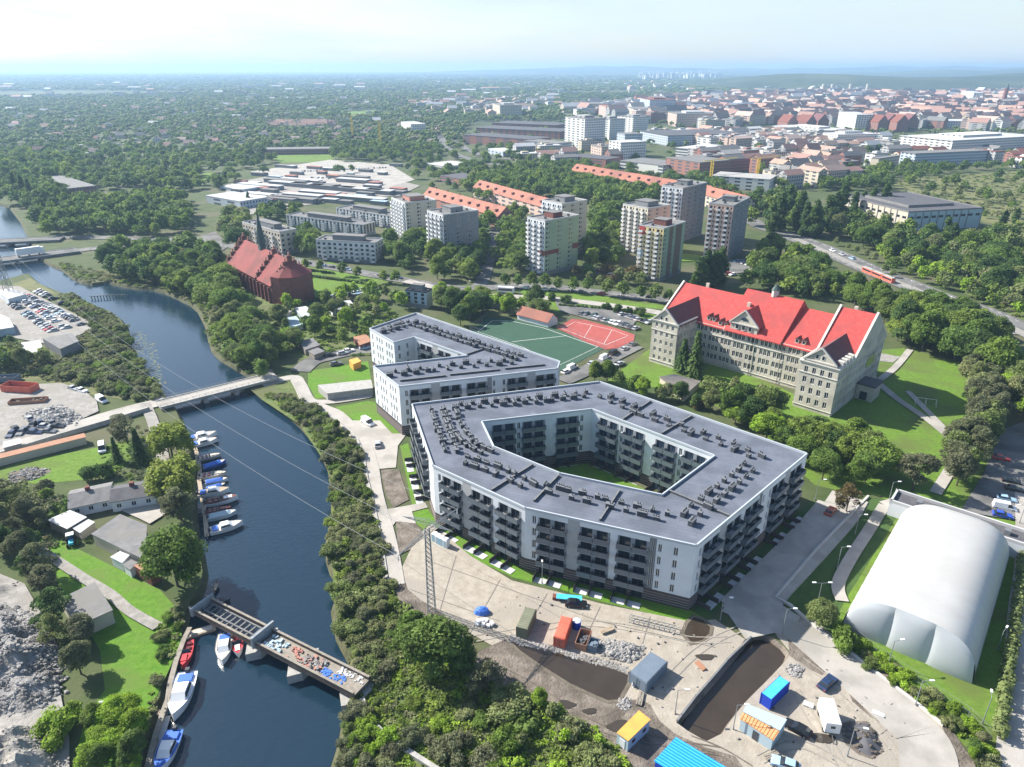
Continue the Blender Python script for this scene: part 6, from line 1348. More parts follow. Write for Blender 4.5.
skip(21, 391, R(-8), 11, 4.2, 2.6, 'cont_red', 'big dark red open container at the top of the scrapyard', 'roof_dark'); skip(29, 403, R(10), 11, 3, 1.4, 'roof_rust', 'long brown open container below the red one in the scrapyard', 'dirt'); skip(6, 381, R(5), 9, 3, 2.0, 'steel_blue', 'blue grey container at the left edge above the scrapyard', 'dirt')
g = G(576.5, 628); b = MB(); b.tube((g.x, g.y, 0), (g.x, g.y, 1.9), .85, 'deep_blue', n=16); b.tube((g.x, g.y, 1.9), (g.x, g.y, 2.15), .8, 'hull_white', .2, n=16); tag(b.build('water_tank'), 'blue tank with white lid right beside the red container', 'tank')
for i, (x, y) in enumerate([(435.5, 541), (439, 543), (442.5, 545), (446.5, 547)]):
    g = G(x, y); r = thing('portable_toilet', ('cyan', 'white')[i % 2]+' portable toilet, number %s from the mast in the row of four' % ('one', 'two', 'three', 'four')[i], 'portable toilet', g, R(-32)); b = MB(); b.box(-.6, .6, -.6, .6, 0, 2.1, ('cyan', 'hull_white')[i % 2]); link('cabin', b.mesh('c'), r); b = MB(); b.hexa([(-.66, -.66, 2.1), (.66, -.66, 2.1), (.66, .66, 2.1), (-.66, .66, 2.1), (-.4, -.5, 2.35), (.4, -.5, 2.35), (.4, .5, 2.35), (-.4, .5, 2.35)], 'hull_white'); link('roof', b.mesh('r'), r); b = MB(); b.box(-.4, .4, -.64, -.603, .1, 1.9, 'pale_sheet'); link('door', b.mesh('d'), r)
g = G(569, 601); b = MB(); b.box(-2.6, 2.6, -.75, .75, .9, 1.05, 'cyan', R(-8), (g.x, g.y, 0)); [b.box(x, x+.12, -.6, .6, 0, .9, 'wood', R(-8), (g.x, g.y, 0)) for x in (-2.2, 0, 2.1)]; tag(b.build('stack_of_boards'), 'cyan boards on trestles beside the black car on the yard', 'boards')
g = G(557, 599); b = MB(); [b.box(-.9, .9, -.6, .6, k*.22, k*.22+.18, 'brick', R(-8), (g.x, g.y, 0)) for k in range(4)]; tag(b.build('pallet_stack'), 'reddish brick pallets left of the cyan boards', 'pallets')
g = G(482, 613); b = MB(); v = [(g.x+math.cos(t)*r_*1.3, g.y+math.sin(t)*r_*.9, z) for r_, z in ((1.3, .1), (1.0, 1.0), (.3, 1.4)) for t in [i*math.pi/5 for i in range(10)]]; b.add(v, [(k*10+i, k*10+(i+1) % 10, k*10+10+(i+1) % 10, k*10+10+i) for k in range(2) for i in range(10)]+[tuple(range(20, 30))], 'tarp_blue'); tag(b.build('tarpaulin'), 'bright blue tarpaulin heap at the left end of the yard', 'tarpaulin')
g = G(486, 624); b = MB(); rr_ = random.Random(9); [b.box(-.4, .4, -.3, .3, 0, .5, 'hull_white', rr_.uniform(0, 3), (g.x+rr_.uniform(-2, 2), g.y+rr_.uniform(-1, 1), rr_.uniform(0, .4))) for k in range(12)]; tag(b.build('bag_pile'), 'white building bags just below the blue tarpaulin', 'bags')
# trestle frame on the yard
g = G(652, 626); root = thing('steel_trestle', 'long grey steel trestle lying on the yard below the block corner', 'trestle', g, hdg(G(635, 622), G(668, 630))); b = MB()
for s in (-1, 1):
    b.tube((-4.5, s*.7, .9), (4.5, s*.7, .9), .08, 'galv'); b.tube((-4.5, s*.7, .15), (4.5, s*.7, .15), .08, 'galv')
    for k in range(10): b.tube((-4.5+k, s*.7, .15), (-3.5+k, s*.7, .9), .04, 'galv')
for k in range(10): b.tube((-4.5+k, -.7, .9), (-4.5+k, .7, .9), .05, 'galv')
link('truss', b.mesh('truss'), root)
# ================================================================ HEAPS OF STONE
def heap(name, label, s, hmax, m, nrock, rmin, rmax, seed, rockm=None, sub=26):
    poly = ccw(W(s)); rs = np.random.RandomState(seed); p = np.array([(q.x, q.y) for q in poly]); c = p.mean(0); mb = MB(); vs = [(c[0], c[1], 0)]; NR, NA = 9, 48; ph = rs.rand(6)*6.28
    n = len(p)
    def edge(a):                              # ray to the outline
        d = np.array([math.cos(a), math.sin(a)]); best = 0
        for i in range(n):
            e0, e1 = p[i]-c, p[(i+1) % n]-c; den = d[0]*(e1-e0)[1]-d[1]*(e1-e0)[0]
            if abs(den) < 1e-9: continue
            t = (e0[0]*(e1-e0)[1]-e0[1]*(e1-e0)[0])/den; u = (e0[0]*d[1]-e0[1]*d[0])/den
            if t > 0 and 0 <= u <= 1: best = max(best, t)
        return best or 1
    ed = [edge(2*math.pi*k/NA) for k in range(NA)]
    def H(x, y, t): return hmax*(1-t**1.6)*(.75+.25*math.sin(x*.45+ph[0])*math.cos(y*.5+ph[1])+.16*math.sin(x*1.3+ph[2])*math.sin(y*1.1+ph[3]))
    vs[0] = (c[0], c[1], H(c[0], c[1], 0))
    for r in range(1, NR+1):
        for k in range(NA):
            a = 2*math.pi*k/NA; t = r/NR; x = c[0]+math.cos(a)*ed[k]*t; y = c[1]+math.sin(a)*ed[k]*t; vs.append((x, y, H(x, y, t) if r < NR else -.05))
    fs = [(0, 1+k, 1+(k+1) % NA) for k in range(NA)]+[(1+(r-1)*NA+k, 1+r*NA+k, 1+r*NA+(k+1) % NA, 1+(r-1)*NA+(k+1) % NA) for r in range(1, NR) for k in range(NA)]
    mb.add(vs, fs, m); base = ICO1
    for i in range(nrock):
        a = rs.rand()*6.28; k = int(a/6.2832*NA) % NA; t = math.sqrt(rs.rand())*.99; x = c[0]+math.cos(a)*ed[k]*t; y = c[1]+math.sin(a)*ed[k]*t; r = rs.uniform(rmin, rmax); v = base[0]*(1+rs.uniform(-.35, .35, len(base[0])))[:, None]*r*np.array([1.2, .9, .8])
        mb.add([(x+q[0], y+q[1], H(x, y, t)+q[2]) for q in v], [tuple(f) for f in base[1]], rockm or m)
    o = mb.build(name); tag(o, label, 'heap'); return o
heap('rubble_pile', 'pile of grey concrete rubble in the middle of the yard', "596,641 606,639 620,642 634,645 646,649 645,656 632,664 614,661 602,658", 1.1, 'rubble', 260, .2, .55, 1)
heap('rubble_pile', 'small grey rubble heap at the corner of the first basin near the dark cabin', "616,705 622,697 632,700 630,710 620,712", .5, 'rubble', 70, .15, .4, 2)
heap('rubble_pile', 'small pale rubble heap above the cyan-roofed cabin', "784,668 792,662 803,668 802,680 790,678", .5, 'rubble', 80, .15, .45, 3)
heap('dirt_heap', 'dark brown dirt heap beside the white trailer', "840,724 852,721 868,722 878,736 884,752 872,760 858,754 846,744", 1.3, 'roof_dark', 60, .15, .4, 4, 'dirt')
heap('rubble_heap', 'huge pale grey rubble mountain at the lower left, upper one', "-60,600 0,598 20,606 42,618 54,640 60,670 58,700 40,716 0,722 -60,720", 6, 'rubble', 3200, .12, .5, 5)
heap('rubble_heap', 'large smooth grey gravel mound at the bottom left corner, lower one', "-60,736 0,728 30,726 50,740 60,770 50,820 -60,840", 6.5, 'light_gravel', 500, .08, .25, 6)
heap('sand_heap', 'low pale sand heap above the rubble mountain at the left edge', "-60,578 0,576 24,586 30,598 10,602 -60,600", 1.6, 'light_gravel', 40, .1, .3, 7)
heap('scrap_heap', 'heap of mixed dark scrap metal in the middle of the scrapyard', "20,414 34,408 50,409 62,404 76,412 84,420 76,428 60,430 50,424 36,424 24,421", 2.2, 'roof_dark', 420, .2, .7, 8, 'concrete')
heap('scrap_heap', 'low heap of grey junk on the lawn below the rusty garages', "8,473 26,468 46,468 55,471 40,478 20,484 8,482", .7, 'dirt', 130, .2, .55, 9, 'rubble')
# cobbles along the first basin
m = MB(); rs = random.Random(4); pts = W("510,638 521,643 535,646 549,649 565,653 582,658 600,663 616,667 628,672")
for i in range(len(pts)-1):
    for k in range(60): t = rs.random(); p = pts[i]+(pts[i+1]-pts[i])*t; s = rs.uniform(.12, .26); m.box(-s, s, -s*.8, s*.8, 0, s, 'rubble', rs.uniform(0, 3), (p.x+rs.uniform(-.5, .5), p.y+rs.uniform(-.8, .8), .03))
tag(m.build('cobble_border'), 'band of pale cobbles along the upper rim of the first basin', 'cobbles', kind='stuff')
# ================================================================ WALLS, FENCES, HEDGES
def lowwall(name, label, s, w, h, m, cat='wall', sm=False):
    pts = [Vector((p.x, p.y, 0)) for p in W(s)]; pts = smooth(pts) if sm else pts; b = MB(); strip(b, pts, w, 0, h, m); return tag(b.build(name), label, cat)
lowwall('retaining_wall', 'low concrete wall along the right side of the side road and curved road', "868,497 848,518 815,552 776,598 790,606 815,628 858,660 918,706 943,727", .5, .55, 'kerb')
lowwall('basin_wall', 'dark concrete edge wall along the left side of the large basin', "751,638 728,660 712,679 696,697 677,722", .35, .5, 'concrete_dark')
lowwall('road_wall', 'concrete retaining wall below the road above the rusty garages', "-40,468 0,457 60,438 118,421 150,411", .5, 1.5, 'concrete')
lowwall('river_path_wall', 'thin dark wall on the river side of the concrete path', "300,402 322,412 343,425 358,440 364,455 368,480 373,500 382,540 389,588", .25, .5, 'concrete')
lowwall('quay_wall', 'old timber and concrete quay at the big boats', "147,770 156,735 162,716 168,700 170,685 176,662 184,640 190,628", .9, .25, 'wood_old')
lowwall('slope_wall', 'narrow concrete wall running down from the right end of the old bridge', "362,700 366,712 374,726 386,738 400,748 425,764 450,780", .8, .8, 'concrete')
def fence(name, label, s, h, m='galv', sp=2.6, mesh=True):
    pts = [Vector((p.x, p.y, 0)) for p in W(s)]; c = pts[len(pts)//2]; root = thing(name, label, 'fence', c); pm = MB(); rl = MB()
    for i in range(len(pts)-1):
        a, b = pts[i], pts[i+1]; n = max(1, int((b-a).length/sp))
        for k in range(n): p = a+(b-a)*k/n; pm.tube(p, p+Vector((0, 0, h)), .05, m, n=5)
        for z in ([h*.05, h*.5, h*.97] if mesh else [h*.97]): rl.tube(a+Vector((0, 0, z)), b+Vector((0, 0, z)), .025, m, n=4)
        if mesh:
            kk = int((b-a).length/.5)
            for k in range(kk): p = a+(b-a)*k/kk; rl.tube(p, p+Vector((0, 0, h)), .012, m, n=3, cap=False)
    pm.build('posts_row', root); rl.build('wire_mesh', root); return root
fence('mesh_fence', 'pale wire fence in front of the grey end of the white hall', "848,632 868,648 890,664 915,680 940,698 968,716 990,738", 2.0)
fence('mesh_fence', 'tall ball fence around the red tennis court', "556,328 585,342 606,350 634,341 635,335 612,327 572,319 556,328", 3.2, sp=4)
fence('mesh_fence', 'ball fence along the near side of the green football pitch', "488,318 470,332 520,351 558,373 606,350", 3.0, sp=5)
def hedge(label, s, w, h, m='leaf', dens=26, group=None):
    pts = [Vector((p.x, p.y, 0)) for p in W(s)]; rs = np.random.RandomState(int(pts[0].x*10) % 999); V_, n = [], 0
    c, r = [], []
    for i in range(len(pts)-1):
        a, b = pts[i], pts[i+1]; L_ = (b-a).length
        for k in range(max(1, int(L_/(w*.7)))): t = (k+rs.rand())/max(1, int(L_/(w*.7))); q = a+(b-a)*t; c.append((q.x+rs.uniform(-.1, .1)*w, q.y+rs.uniform(-.1, .1)*w, h*.55)); r.append(w*.58)
    c, r = np.array(c), np.array(r); zf = h*.5/(w*.58); parts = [(*add_leaves(rs, c, r, int(len(c)*dens), .22, flat=zf, out=.6), 0), (*lobes_mesh(rs, c, r, ICO1, zf, .85, .1), 0)]
    tag(link('hedge', npmesh('hedge', parts, [m])), label, 'hedge', group)
HEDGES = [('long tall clipped hedge right of the white hall', "1024,545 1018,590 1010,650 1002,700 998,740", 2.0, 2.8, 'leaf_olive', 60), ('clipped hedge along the upper side of the church lawn', "292,274 320,278 345,281 374,286", 1.8, 1.3, 'leaf_dark', 30), ('clipped hedge along the lower side of the church lawn', "290,306 330,298 360,292 392,284", 1.8, 1.3, 'leaf_dark', 30), ('hedge on the verge of the boulevard before the low white block', "305,270 335,274", 1.6, 1, 'leaf_dark', 30), ('thin hedge between the two lanes of the boulevard', "560,306 600,309 640,313", 1.4, 1.2, 'leaf_dark', 24)]
# ================================================================ BOATS
def boat_proto(kind):
    root = thing('moored_boat', 'x', 'boat', (0, 0, 0)); L2 = .5; b = MB(); n = 11; secs = []
    for i in range(n):
        t = i/(n-1); x = -L2+t; w = .165*(1-max(0, (t-.45)/.55)**2.2)*(.86+.14*min(1, t*4)); s = .13+.05*t*t; secs.append([(x, -w, s), (x, -w*.82, .0), (x, -.0, -.035+.05*max(0, t-.6)), (x, w*.82, .0), (x, w, s)])
    vs = [p for s in secs for p in s]; m5 = 5
    b.add(vs, [(i*m5+k, (i+1)*m5+k, (i+1)*m5+k+1, i*m5+k+1) for i in range(n-1) for k in range(4)], 'hull_white'); b.add(secs[0], [(4, 3, 2, 1, 0)], 'hull_white'); link('hull', b.mesh('hull'), root)
    d = MB(); dv = []
    for s in secs: dv += [(s[0][0], s[0][1]*.97, s[0][2]-.012), (s[4][0], s[4][1]*.97, s[4][2]-.012)]
    d.add(dv, [(2*i, 2*i+2, 2*i+3, 2*i+1) for i in range(n-1)], 'hull_cream'); link('deck', d.mesh('deck'), root)
    if kind == 'cabin':
        c = MB(); c.hexa([(-.2, -.12, .12), (.22, -.105, .13), (.22, .105, .13), (-.2, .12, .12), (-.15, -.10, .24), (.08, -.09, .24), (.08, .09, .24), (-.15, .10, .24)], 'hull_white'); link('cabin', c.mesh('cabin'), root)
        g = MB(); g.hexa([(-.17, -.125, .165), (.14, -.115, .165), (.14, .115, .165), (-.17, .125, .165), (-.155, -.112, .215), (.10, -.10, .215), (.10, .10, .215), (-.155, .112, .215)], 'glass'); link('window', g.mesh('window'), root)
        s = MB(); s.box(-.42, -.25, -.1, .1, .12, .16, 'tarp_blue'); link('seat', s.mesh('seat'), root)
    elif kind == 'cover':
        c = MB(); c.hexa([(-.46, -.15, .14), (.3, -.13, .15), (.3, .13, .15), (-.46, .15, .14), (-.4, -.03, .21), (.2, -.02, .23), (.2, .02, .23), (-.4, .03, .21)], 'tarp_blue'); link('cover', c.mesh('cover'), root)
    else:
        g = MB(); g.hexa([(-.02, -.12, .14), (.03, -.12, .14), (.03, .12, .14), (-.02, .12, .14), (-.05, -.1, .21), (-.035, -.1, .21), (-.035, .1, .21), (-.05, .1, .21)], 'glass'); link('windshield', g.mesh('windshield'), root)
        s = MB(); [s.box(x, x+.1, y, y+.09, .1, .17, 'paint_maroon') for x in (-.2, -.38) for y in (-.11, .02)]; link('seat', s.mesh('seat'), root)
        f = MB(); f.box(.08, .34, -.06, .06, .155, .175, 'hull_white'); link('foredeck', f.mesh('f'), root)
    m = MB(); m.box(-.54, -.47, -.03, .03, .02, .2, 'frame_dark'); link('outboard_motor', m.mesh('m'), root); return root
BP = {k: boat_proto(k) for k in ('cabin', 'cover', 'open')}; bused = set()
def boat(kind, stern, bow, label, mm=None):
    a, b = G(*stern, WZ+.3), G(*bow, WZ+.3); c = (a+b)/2; L_ = max(3.2, (b-a).length); rz = hdg(a, b); loc = (c.x, c.y, WZ+.15)
    if kind not in bused:
        bused.add(kind); r = BP[kind]; r.location = loc; r.rotation_euler = (0, 0, rz); r.scale = (L_, L_*1.25, L_); r['label'] = label; [recol(q, mm) for q in r.children]; return
    dup(BP[kind], loc, rz, label, None, (L_, L_*1.25, L_), mm)
boat('cabin', (188, 441), (217, 434.5), 'white cabin cruiser, uppermost boat of the moored line'); boat('cabin', (191, 447), (218, 440.5), 'white cabin cruiser, second boat of the moored line')
boat('open', (199, 460), (221, 455.5), 'cream open boat, third of the moored line', {'hull_white': 'hull_cream'}); boat('cover', (203, 469), (226, 462), 'bright blue covered boat, fourth of the moored line', {'hull_white': 'hull_blue'})
boat('open', (200, 478), (227, 474.5), 'white open boat just below the bright blue covered one'); boat('cover', (205, 484), (228, 480), 'pale boat with blue cover in the middle of the line', {'hull_white': 'hull_white'}); boat('cover', (206, 490), (226, 485), 'blue covered boat with dark hull in the middle of the line', {'hull_white': 'hull_dark'})
boat('cabin', (198, 496), (230, 491), 'white boat with a dark side in the lower half of the line', {'hull_cream': 'wood'}); boat('open', (205, 505), (238, 498.5), 'long white boat with brown inside in the lower half of the line', {'hull_cream': 'brick'})
boat('open', (206, 514), (232, 509), 'dark red open boat in the lower half of the line', {'hull_white': 'paint_maroon', 'hull_cream': 'brick'}); boat('cover', (208, 519.5), (237, 513), 'light blue boat just above the last big cruiser', {'hull_white': 'pale_sheet', 'tarp_blue': 'pale_sheet'}); boat('cabin', (210, 533), (243, 524), 'biggest white cruiser, last boat of the moored line')
boat('open', (188, 643), (183.5, 669), 'red speedboat at the timber quay', {'hull_white': 'hull_red', 'hull_cream': 'hull_red'}); boat('cabin', (189, 676), (174, 721), 'large white motor yacht with blue cockpit at the timber quay', {'hull_cream': 'hull_white'}); boat('cabin', (176, 733), (158, 776), 'white and blue motor yacht at the bottom edge of the photo', {'hull_white': 'hull_white', 'hull_cream': 'tarp_blue'})
boat('cabin', (226, 636), (223, 665), 'small white cabin boat under the old bridge', {}); boat('open', (236, 636), (239, 657), 'small red and white boat beside the white one at the bridge', {'hull_cream': 'hull_red'}); boat('open', (212, 603), (230, 600), 'small dark boat on the far side of the old bridge', {'hull_white': 'hull_dark', 'hull_cream': 'wood_old'})
def jetty(label, s, w, z=-.55, m='wood', posts=True):
    pts = W(s, z); r = thing('jetty', label, 'jetty', (pts[0].x, pts[0].y, 0)); b = MB(); strip(b, [Vector((p.x, p.y, 0)) for p in pts], w, z-.15, z, m); b.build('walkway', r)
    for p in pts: b = MB(); b.tube((p.x, p.y, -2.4), (p.x, p.y, .5), .13, 'wood_old', n=6); b.build('post', r)
jetty('long narrow jetty between the willows and the moored boats', "188,436 196,450 200,468 199,480 202,498 205,515 207,536", 1.0, m='wood'); jetty('pale pontoon beside the yacht at the bottom edge', "166,716 158,742 150,768", 1.5, m='roof_white')
jetty('short timber jetty at the upper end of the quay', "150,712 166,712", 1.2, m='wood'); jetty('small fork-shaped jetty above the old bridge', "214,590 217,583", .8)
g = G(196, 634, WZ); b = MB(); b.box(-3.6, 3.6, -.9, .9, WZ-.2, WZ+.45, 'wood', R(28), (g.x, g.y, 0)); b.box(-3.2, 3.0, -.6, .6, WZ+.45, WZ+.5, 'hull_cream', R(28), (g.x, g.y, 0)); tag(b.build('old_barge'), 'beige half-sunk wooden barge between quay and old bridge', 'barge')
# lily pads
mat('lily', (.085, .11, .06), .5, (.12, .14, .09), .5, .3)
b = MB(); rs = random.Random(8)
poly = [(p.x, p.y) for p in ccw(W("128,337 140,330 156,345 160,368 168,385 160,384 150,376 142,362 134,350", WZ))]; pp = scatter(poly, 1.15, 3, False, 1.0)
for x, y in pp[:1500]:
    if rs.random() < .6: r_ = rs.uniform(.25, .6); b.add([(x+r_*math.cos(t), y+r_*math.sin(t), WZ+.02+rs.random()*.01) for t in [i*math.pi/3 for i in range(6)]], [tuple(range(6))], 'lily')
b.mats and tag(b.build('water_lilies'), 'patch of pale lily pads floating by the left bank', 'water lilies', kind='stuff')
# ================================================================ PEOPLE (tiny, on the footpath and the yard)
def person(x, y, to, shirt, trousers, label, crouch=False):
    import bmesh
    g = G(x, y); b = MB(); s = .55 if crouch else 1
    hip = .92*s; sh = hip+.52
    J = dict(h=(0, 0, hip), c=(.05 if crouch else 0, 0, sh-.08), n=(.06 if crouch else 0, 0, sh+.06), t=(.08 if crouch else 0, 0, sh+.27))
    me = bpy.data.meshes.new('person'); vs = [(0, 0, hip), (0, 0, hip+.25), J['c'], J['n'], J['t']]; ed = [(0, 1), (1, 2), (2, 3), (3, 4)]; rad = [.14, .13, .16, .06, .105]
    for q in (-1, 1):
        k = len(vs); vs += [(.02*q, q*.1, hip-.08), (.12+.1*q if not crouch else .4, q*.11, hip*.52), (.2*q*.6 if not crouch else .05, q*.11, .07), (.2*q*.6+.16 if not crouch else .22, q*.12, .04)]; ed += [(0, k), (k, k+1), (k+1, k+2), (k+2, k+3)]; rad += [.1, .075, .05, .045]
        k = len(vs); vs += [(J['c'][0], q*.2, sh-.05), (-.08*q, q*.26, sh-.33), (.05-.1*q+(.3 if crouch else 0), q*.24, sh-.58)]; ed += [(2, k), (k, k+1), (k+1, k+2)]; rad += [.065, .05, .04]
    me.from_pydata(vs, ed, []); o = bpy.data.objects.new('person', me); COL.objects.link(o); md = o.modifiers.new('s', 'SKIN')
    for i, v in enumerate(me.skin_vertices[0].data if me.skin_vertices else []): v.radius = (rad[i], rad[i])
    o.modifiers.new('u', 'SUBSURF').levels = 1; dg = bpy.context.evaluated_depsgraph_get(); m2 = bpy.data.meshes.new_from_object(o.evaluated_get(dg)); bpy.data.objects.remove(o)
    for mt in (shirt, trousers, 'skin', 'roof_dark'): m2.materials.append(M[mt])
    for p in m2.polygons: z = sum(m2.vertices[i].co.z for i in p.vertices)/len(p.vertices); xx = sum(m2.vertices[i].co.x for i in p.vertices)/len(p.vertices); p.material_index = 0 if hip-.05 < z < sh+.03 else 1 if z <= hip-.05 else (3 if (z > sh+.3 or xx < J['t'][0]-.02) else 2)
    tag(link('person', m2, None, (g.x, g.y, .03), hdg(g, G(*to))), label, 'person')
mat('skin', (.5, .32, .24), .6); 
person(951, 473, (935, 494), 'roof_dark', 'paint_navy', 'person in dark clothes walking on the footpath near the car park, left of two')
person(955, 473, (936, 495), 'paint_navy', 'roof_dark', 'person in dark blue walking on the footpath near the car park, right of two')
person(632, 687, (640, 690), 'hull_white', 'hull_white', 'person in white clothes crouching beside the dark blue grey cabin', True)
# playground swing on the shaded lawn beside the school
g = G(925, 405); root = thing('swing', 'white framed swing on the shaded lawn right of the school', 'swing', g, R(-20)); b = MB(); b.tube((-3, 0, 2.3), (3, 0, 2.3), .06, 'hull_white'); [b.tube((x, 0, 2.3), (x, y, 0), .05, 'hull_white') for x in (-3, 0, 3) for y in (-1, 1)]; link('frame', b.mesh('f'), root)
for x in (-1.5, 1.5): b = MB(); b.box(x-.25, x+.25, -.1, .1, .5, .54, 'frame_dark'); [b.tube((x+s*.22, 0, .54), (x+s*.22, 0, 2.3), .012, 'galv', n=4) for s in (-1, 1)]; link('seat', b.mesh('s'), root)

# ================================================================ TRACKS, PUDDLES AND LITTER ON THE YARD
def track(s_, w=.22, gap=1.5, m='dirt'):
    pts = smooth([Vector((p.x, p.y, 0)) for p in W(s_)], 8); b = MB(); z = .36
    for o in (-gap/2, gap/2):
        q = []
        for i, p in enumerate(pts): a = pts[max(0, i-1)]; c = pts[min(len(pts)-1, i+1)]; d = (c-a).normalized(); q.append(p+Vector((-d.y, d.x, 0))*o)
        L_, R_ = sides(q, w)
        for i in range(len(q)-1): b.quad((R_[i].x, R_[i].y, TZ[0]), (R_[i+1].x, R_[i+1].y, TZ[0]), (L_[i+1].x, L_[i+1].y, TZ[0]), (L_[i].x, L_[i].y, TZ[0]), m)
    TZ[0] += .003; tag(b.build('tyre_track'), None, kind='structure')
TZ = [YZ+.012]
mat('rut', (.245, .225, .195), .95, (.305, .282, .25), .8, .6); mat('rut_dark', (.10, .085, .07), .95, (.17, .145, .12), .8, .6); mat('puddle', (.05, .042, .034), .08); mat('joint', (.235, .215, .19), .95)
for t in ("470,640 520,632 580,624 640,630 690,640 730,640", "660,690 680,668 700,650 720,638 750,625", "800,660 840,690 870,720 900,760", "795,690 812,720 830,745 850,780", "760,760 800,745 850,770", "860,690 890,720 915,745"): track(t, m='rut')
for t in ("484,664 520,680 560,705 600,728 660,742 720,752", "690,740 720,752 750,770", "470,655 500,690 560,720 610,745"): track(t, m='rut_dark')
for k, (x, y, r_) in enumerate(((705, 658, 1.1), (822, 739, 1.3), (566, 705, 1.0), (865, 739, .9), (620, 727, 1.4), (590, 712, .8))):
    g = G(x, y); q = [Vector((g.x+r_*1.5*math.cos(t)*(1+.22*math.sin(3*t+k)), g.y+r_*.8*math.sin(t)*(1+.2*math.cos(2*t+k)), 0)) for t in [i*math.pi/9 for i in range(18)]]; sheet('puddle', q, 'puddle', TZ[0]+.004+k*.002)
b = MB()                                     # joints between the concrete slabs
for a_, c_ in (((456, 556), (440, 610)), ((500, 580), (470, 634)), ((547, 594), (520, 640)), ((600, 607), (580, 650)), ((650, 617), (640, 652)), ((424, 560), (600, 622)), ((600, 622), (715, 648)), ((410, 590), (500, 622)), ((880, 685), (858, 700)), ((910, 712), (880, 735)), ((845, 655), (822, 672))):
    p, q = G(*a_), G(*c_); b.box(0, (q-p).length, -.05, .05, TZ[0]-.002, TZ[0]+.003, 'joint', hdg(p, q), (p.x, p.y, 0))
tag(b.build('slab_joint'), None, kind='structure')
rs = random.Random(31); b = MB()
for x, y in list(scatter(W("470,640 520,640 600,668 640,700 650,728 720,745 850,770 920,735 880,690 800,645 790,690 740,720 715,745 670,722 700,690 740,645 690,625 600,610 500,590"), 2.3, 8, False)):
    if rs.random() < .5: s = rs.uniform(.05, .22); b.box(-s, s, -s*rs.uniform(.3, 1), s*.6, 0, s*.8, rs.choice(('rubble', 'dirt', 'wood', 'roof_dark', 'concrete', 'rubble')), rs.uniform(0, 3), (x, y, .34 if False else TZ[0]-.01))
tag(b.build('litter'), 'small stones, offcuts and litter scattered over the yard', 'litter', kind='stuff')
def pile(x, y, n, L_, m, label, name='plank_stack', cat='planks', rz=.4):
    g = G(x, y); b = MB(); rs = random.Random(int(x)); k = 0
    for i in range(n): b.box(-L_/2, L_/2, -.5+.25*(i % 4), -.3+.25*(i % 4), .15*(i//4), .15*(i//4)+.12, m, rz+rs.uniform(-.06, .06), (g.x, g.y, TZ[0]))
    tag(b.build(name), label, cat)
pile(607, 632, 12, 2.6, 'wood', 'stack of planks left of the rubble pile'); pile(640, 700, 8, 3, 'wood_old', 'old planks between the dark cabin and the orange-roofed cabin', rz=1.2); pile(771, 757, 12, 2.4, 'wood_old', 'stack of boards at the lower wall of the rusty orange shed'); pile(808, 706, 8, 1.6, 'hull_white', 'white slabs lying between the cyan-roofed cabin and the trailer', rz=-.5); pile(878, 715, 6, 1.8, 'hull_white', 'white slabs on the dirt strip right of the trailer', rz=-.6)
pile(700, 667, 6, 2.2, 'roof_rust', 'rusty bars lying on the yard left of the large basin', rz=2)
# ================================================================ TREES
PROTO = {}
def crown_proto(kind, seed, leafm, nleaf, leaf, core=.72):
    rs = np.random.RandomState(seed); c, r = crown_lobes(rs, kind); parts = []
    fl = 1.5 if kind in ('poplar', 'willow') else .85
    v, f = add_leaves(rs, c, r*1.05, nleaf, leaf, flat=fl, out=.42 if kind != 'sparse' else .3, zs=1.0 if kind != 'willow' else 1.8)
    parts.append((v, f, 0))
    if core: v, f = lobes_mesh(rs, c, r, ICO1, fl, core, .2); parts.append((v, f, 0))
    return npmesh('crown', parts, [leafm])
def trunk_proto(kind, seed):
    rs = random.Random(seed); b = MB(); top = .62 if kind != 'poplar' else .85; r0 = .022
    b.tube((0, 0, -.01), (0, 0, .25), r0, 'bark', r0*.75, n=7, cap=False); b.tube((0, 0, .25), (rs.uniform(-.03, .03), rs.uniform(-.03, .03), top), r0*.75, 'bark', r0*.25, n=6)
    for i in range(5):
        a = rs.uniform(0, 6.28); z = rs.uniform(.22, .5); l = .2 if kind != 'poplar' else .06
        b.tube((0, 0, z), (math.cos(a)*l, math.sin(a)*l, z+.22), r0*.45, 'bark', r0*.12, n=5)
    return b.mesh('trunk')
def conifer_proto(seed):
    rs = np.random.RandomState(seed); vs, fs = [], []; n = 0; z = .07
    while z < .98:
        rad = (.25*(1-z)**.8+.012)*rs.uniform(.8, 1.15); m = int(5+9*(1-z)); a0 = rs.rand()*6.28
        for i in range(m):
            a = a0+6.28*i/m+rs.uniform(-.25, .25); q = rad*rs.uniform(.65, 1.2); d = np.array([math.cos(a), math.sin(a), 0]); s = np.array([-math.sin(a), math.cos(a), 0])
            for t in range(7):
                f = (t+1)/7; p = d*q*f+np.array([0, 0, z-.16*q*f+rs.uniform(-.008, .008)]); w = .028*(1.25-f)*(1+rs.rand()); u = s*w+d*rs.uniform(-.01, .01); v = d*w*.8+np.array([0, 0, -.02*rs.rand()])
                vs += [p-u-v, p+u-v, p+u*.6+v, p-u*.6+v]; fs.append([n, n+1, n+2, n+3]); n += 4
        z += rs.uniform(.022, .04)
    return npmesh('crown', [(np.array(vs), np.array(fs), 0)], ['leaf_dark'])
for k, n, lf in (('round', 7500, .0175), ('wide', 8500, .0175), ('poplar', 3200, .015), ('willow', 7000, .014), ('bush', 2600, .036), ('sparse', 3800, .015)):
    PROTO[k] = [(crown_proto(k, 11*i+len(k), 'leaf', n, lf, 0 if k == 'sparse' else .72), trunk_proto(k, i)) for i in range(3)]
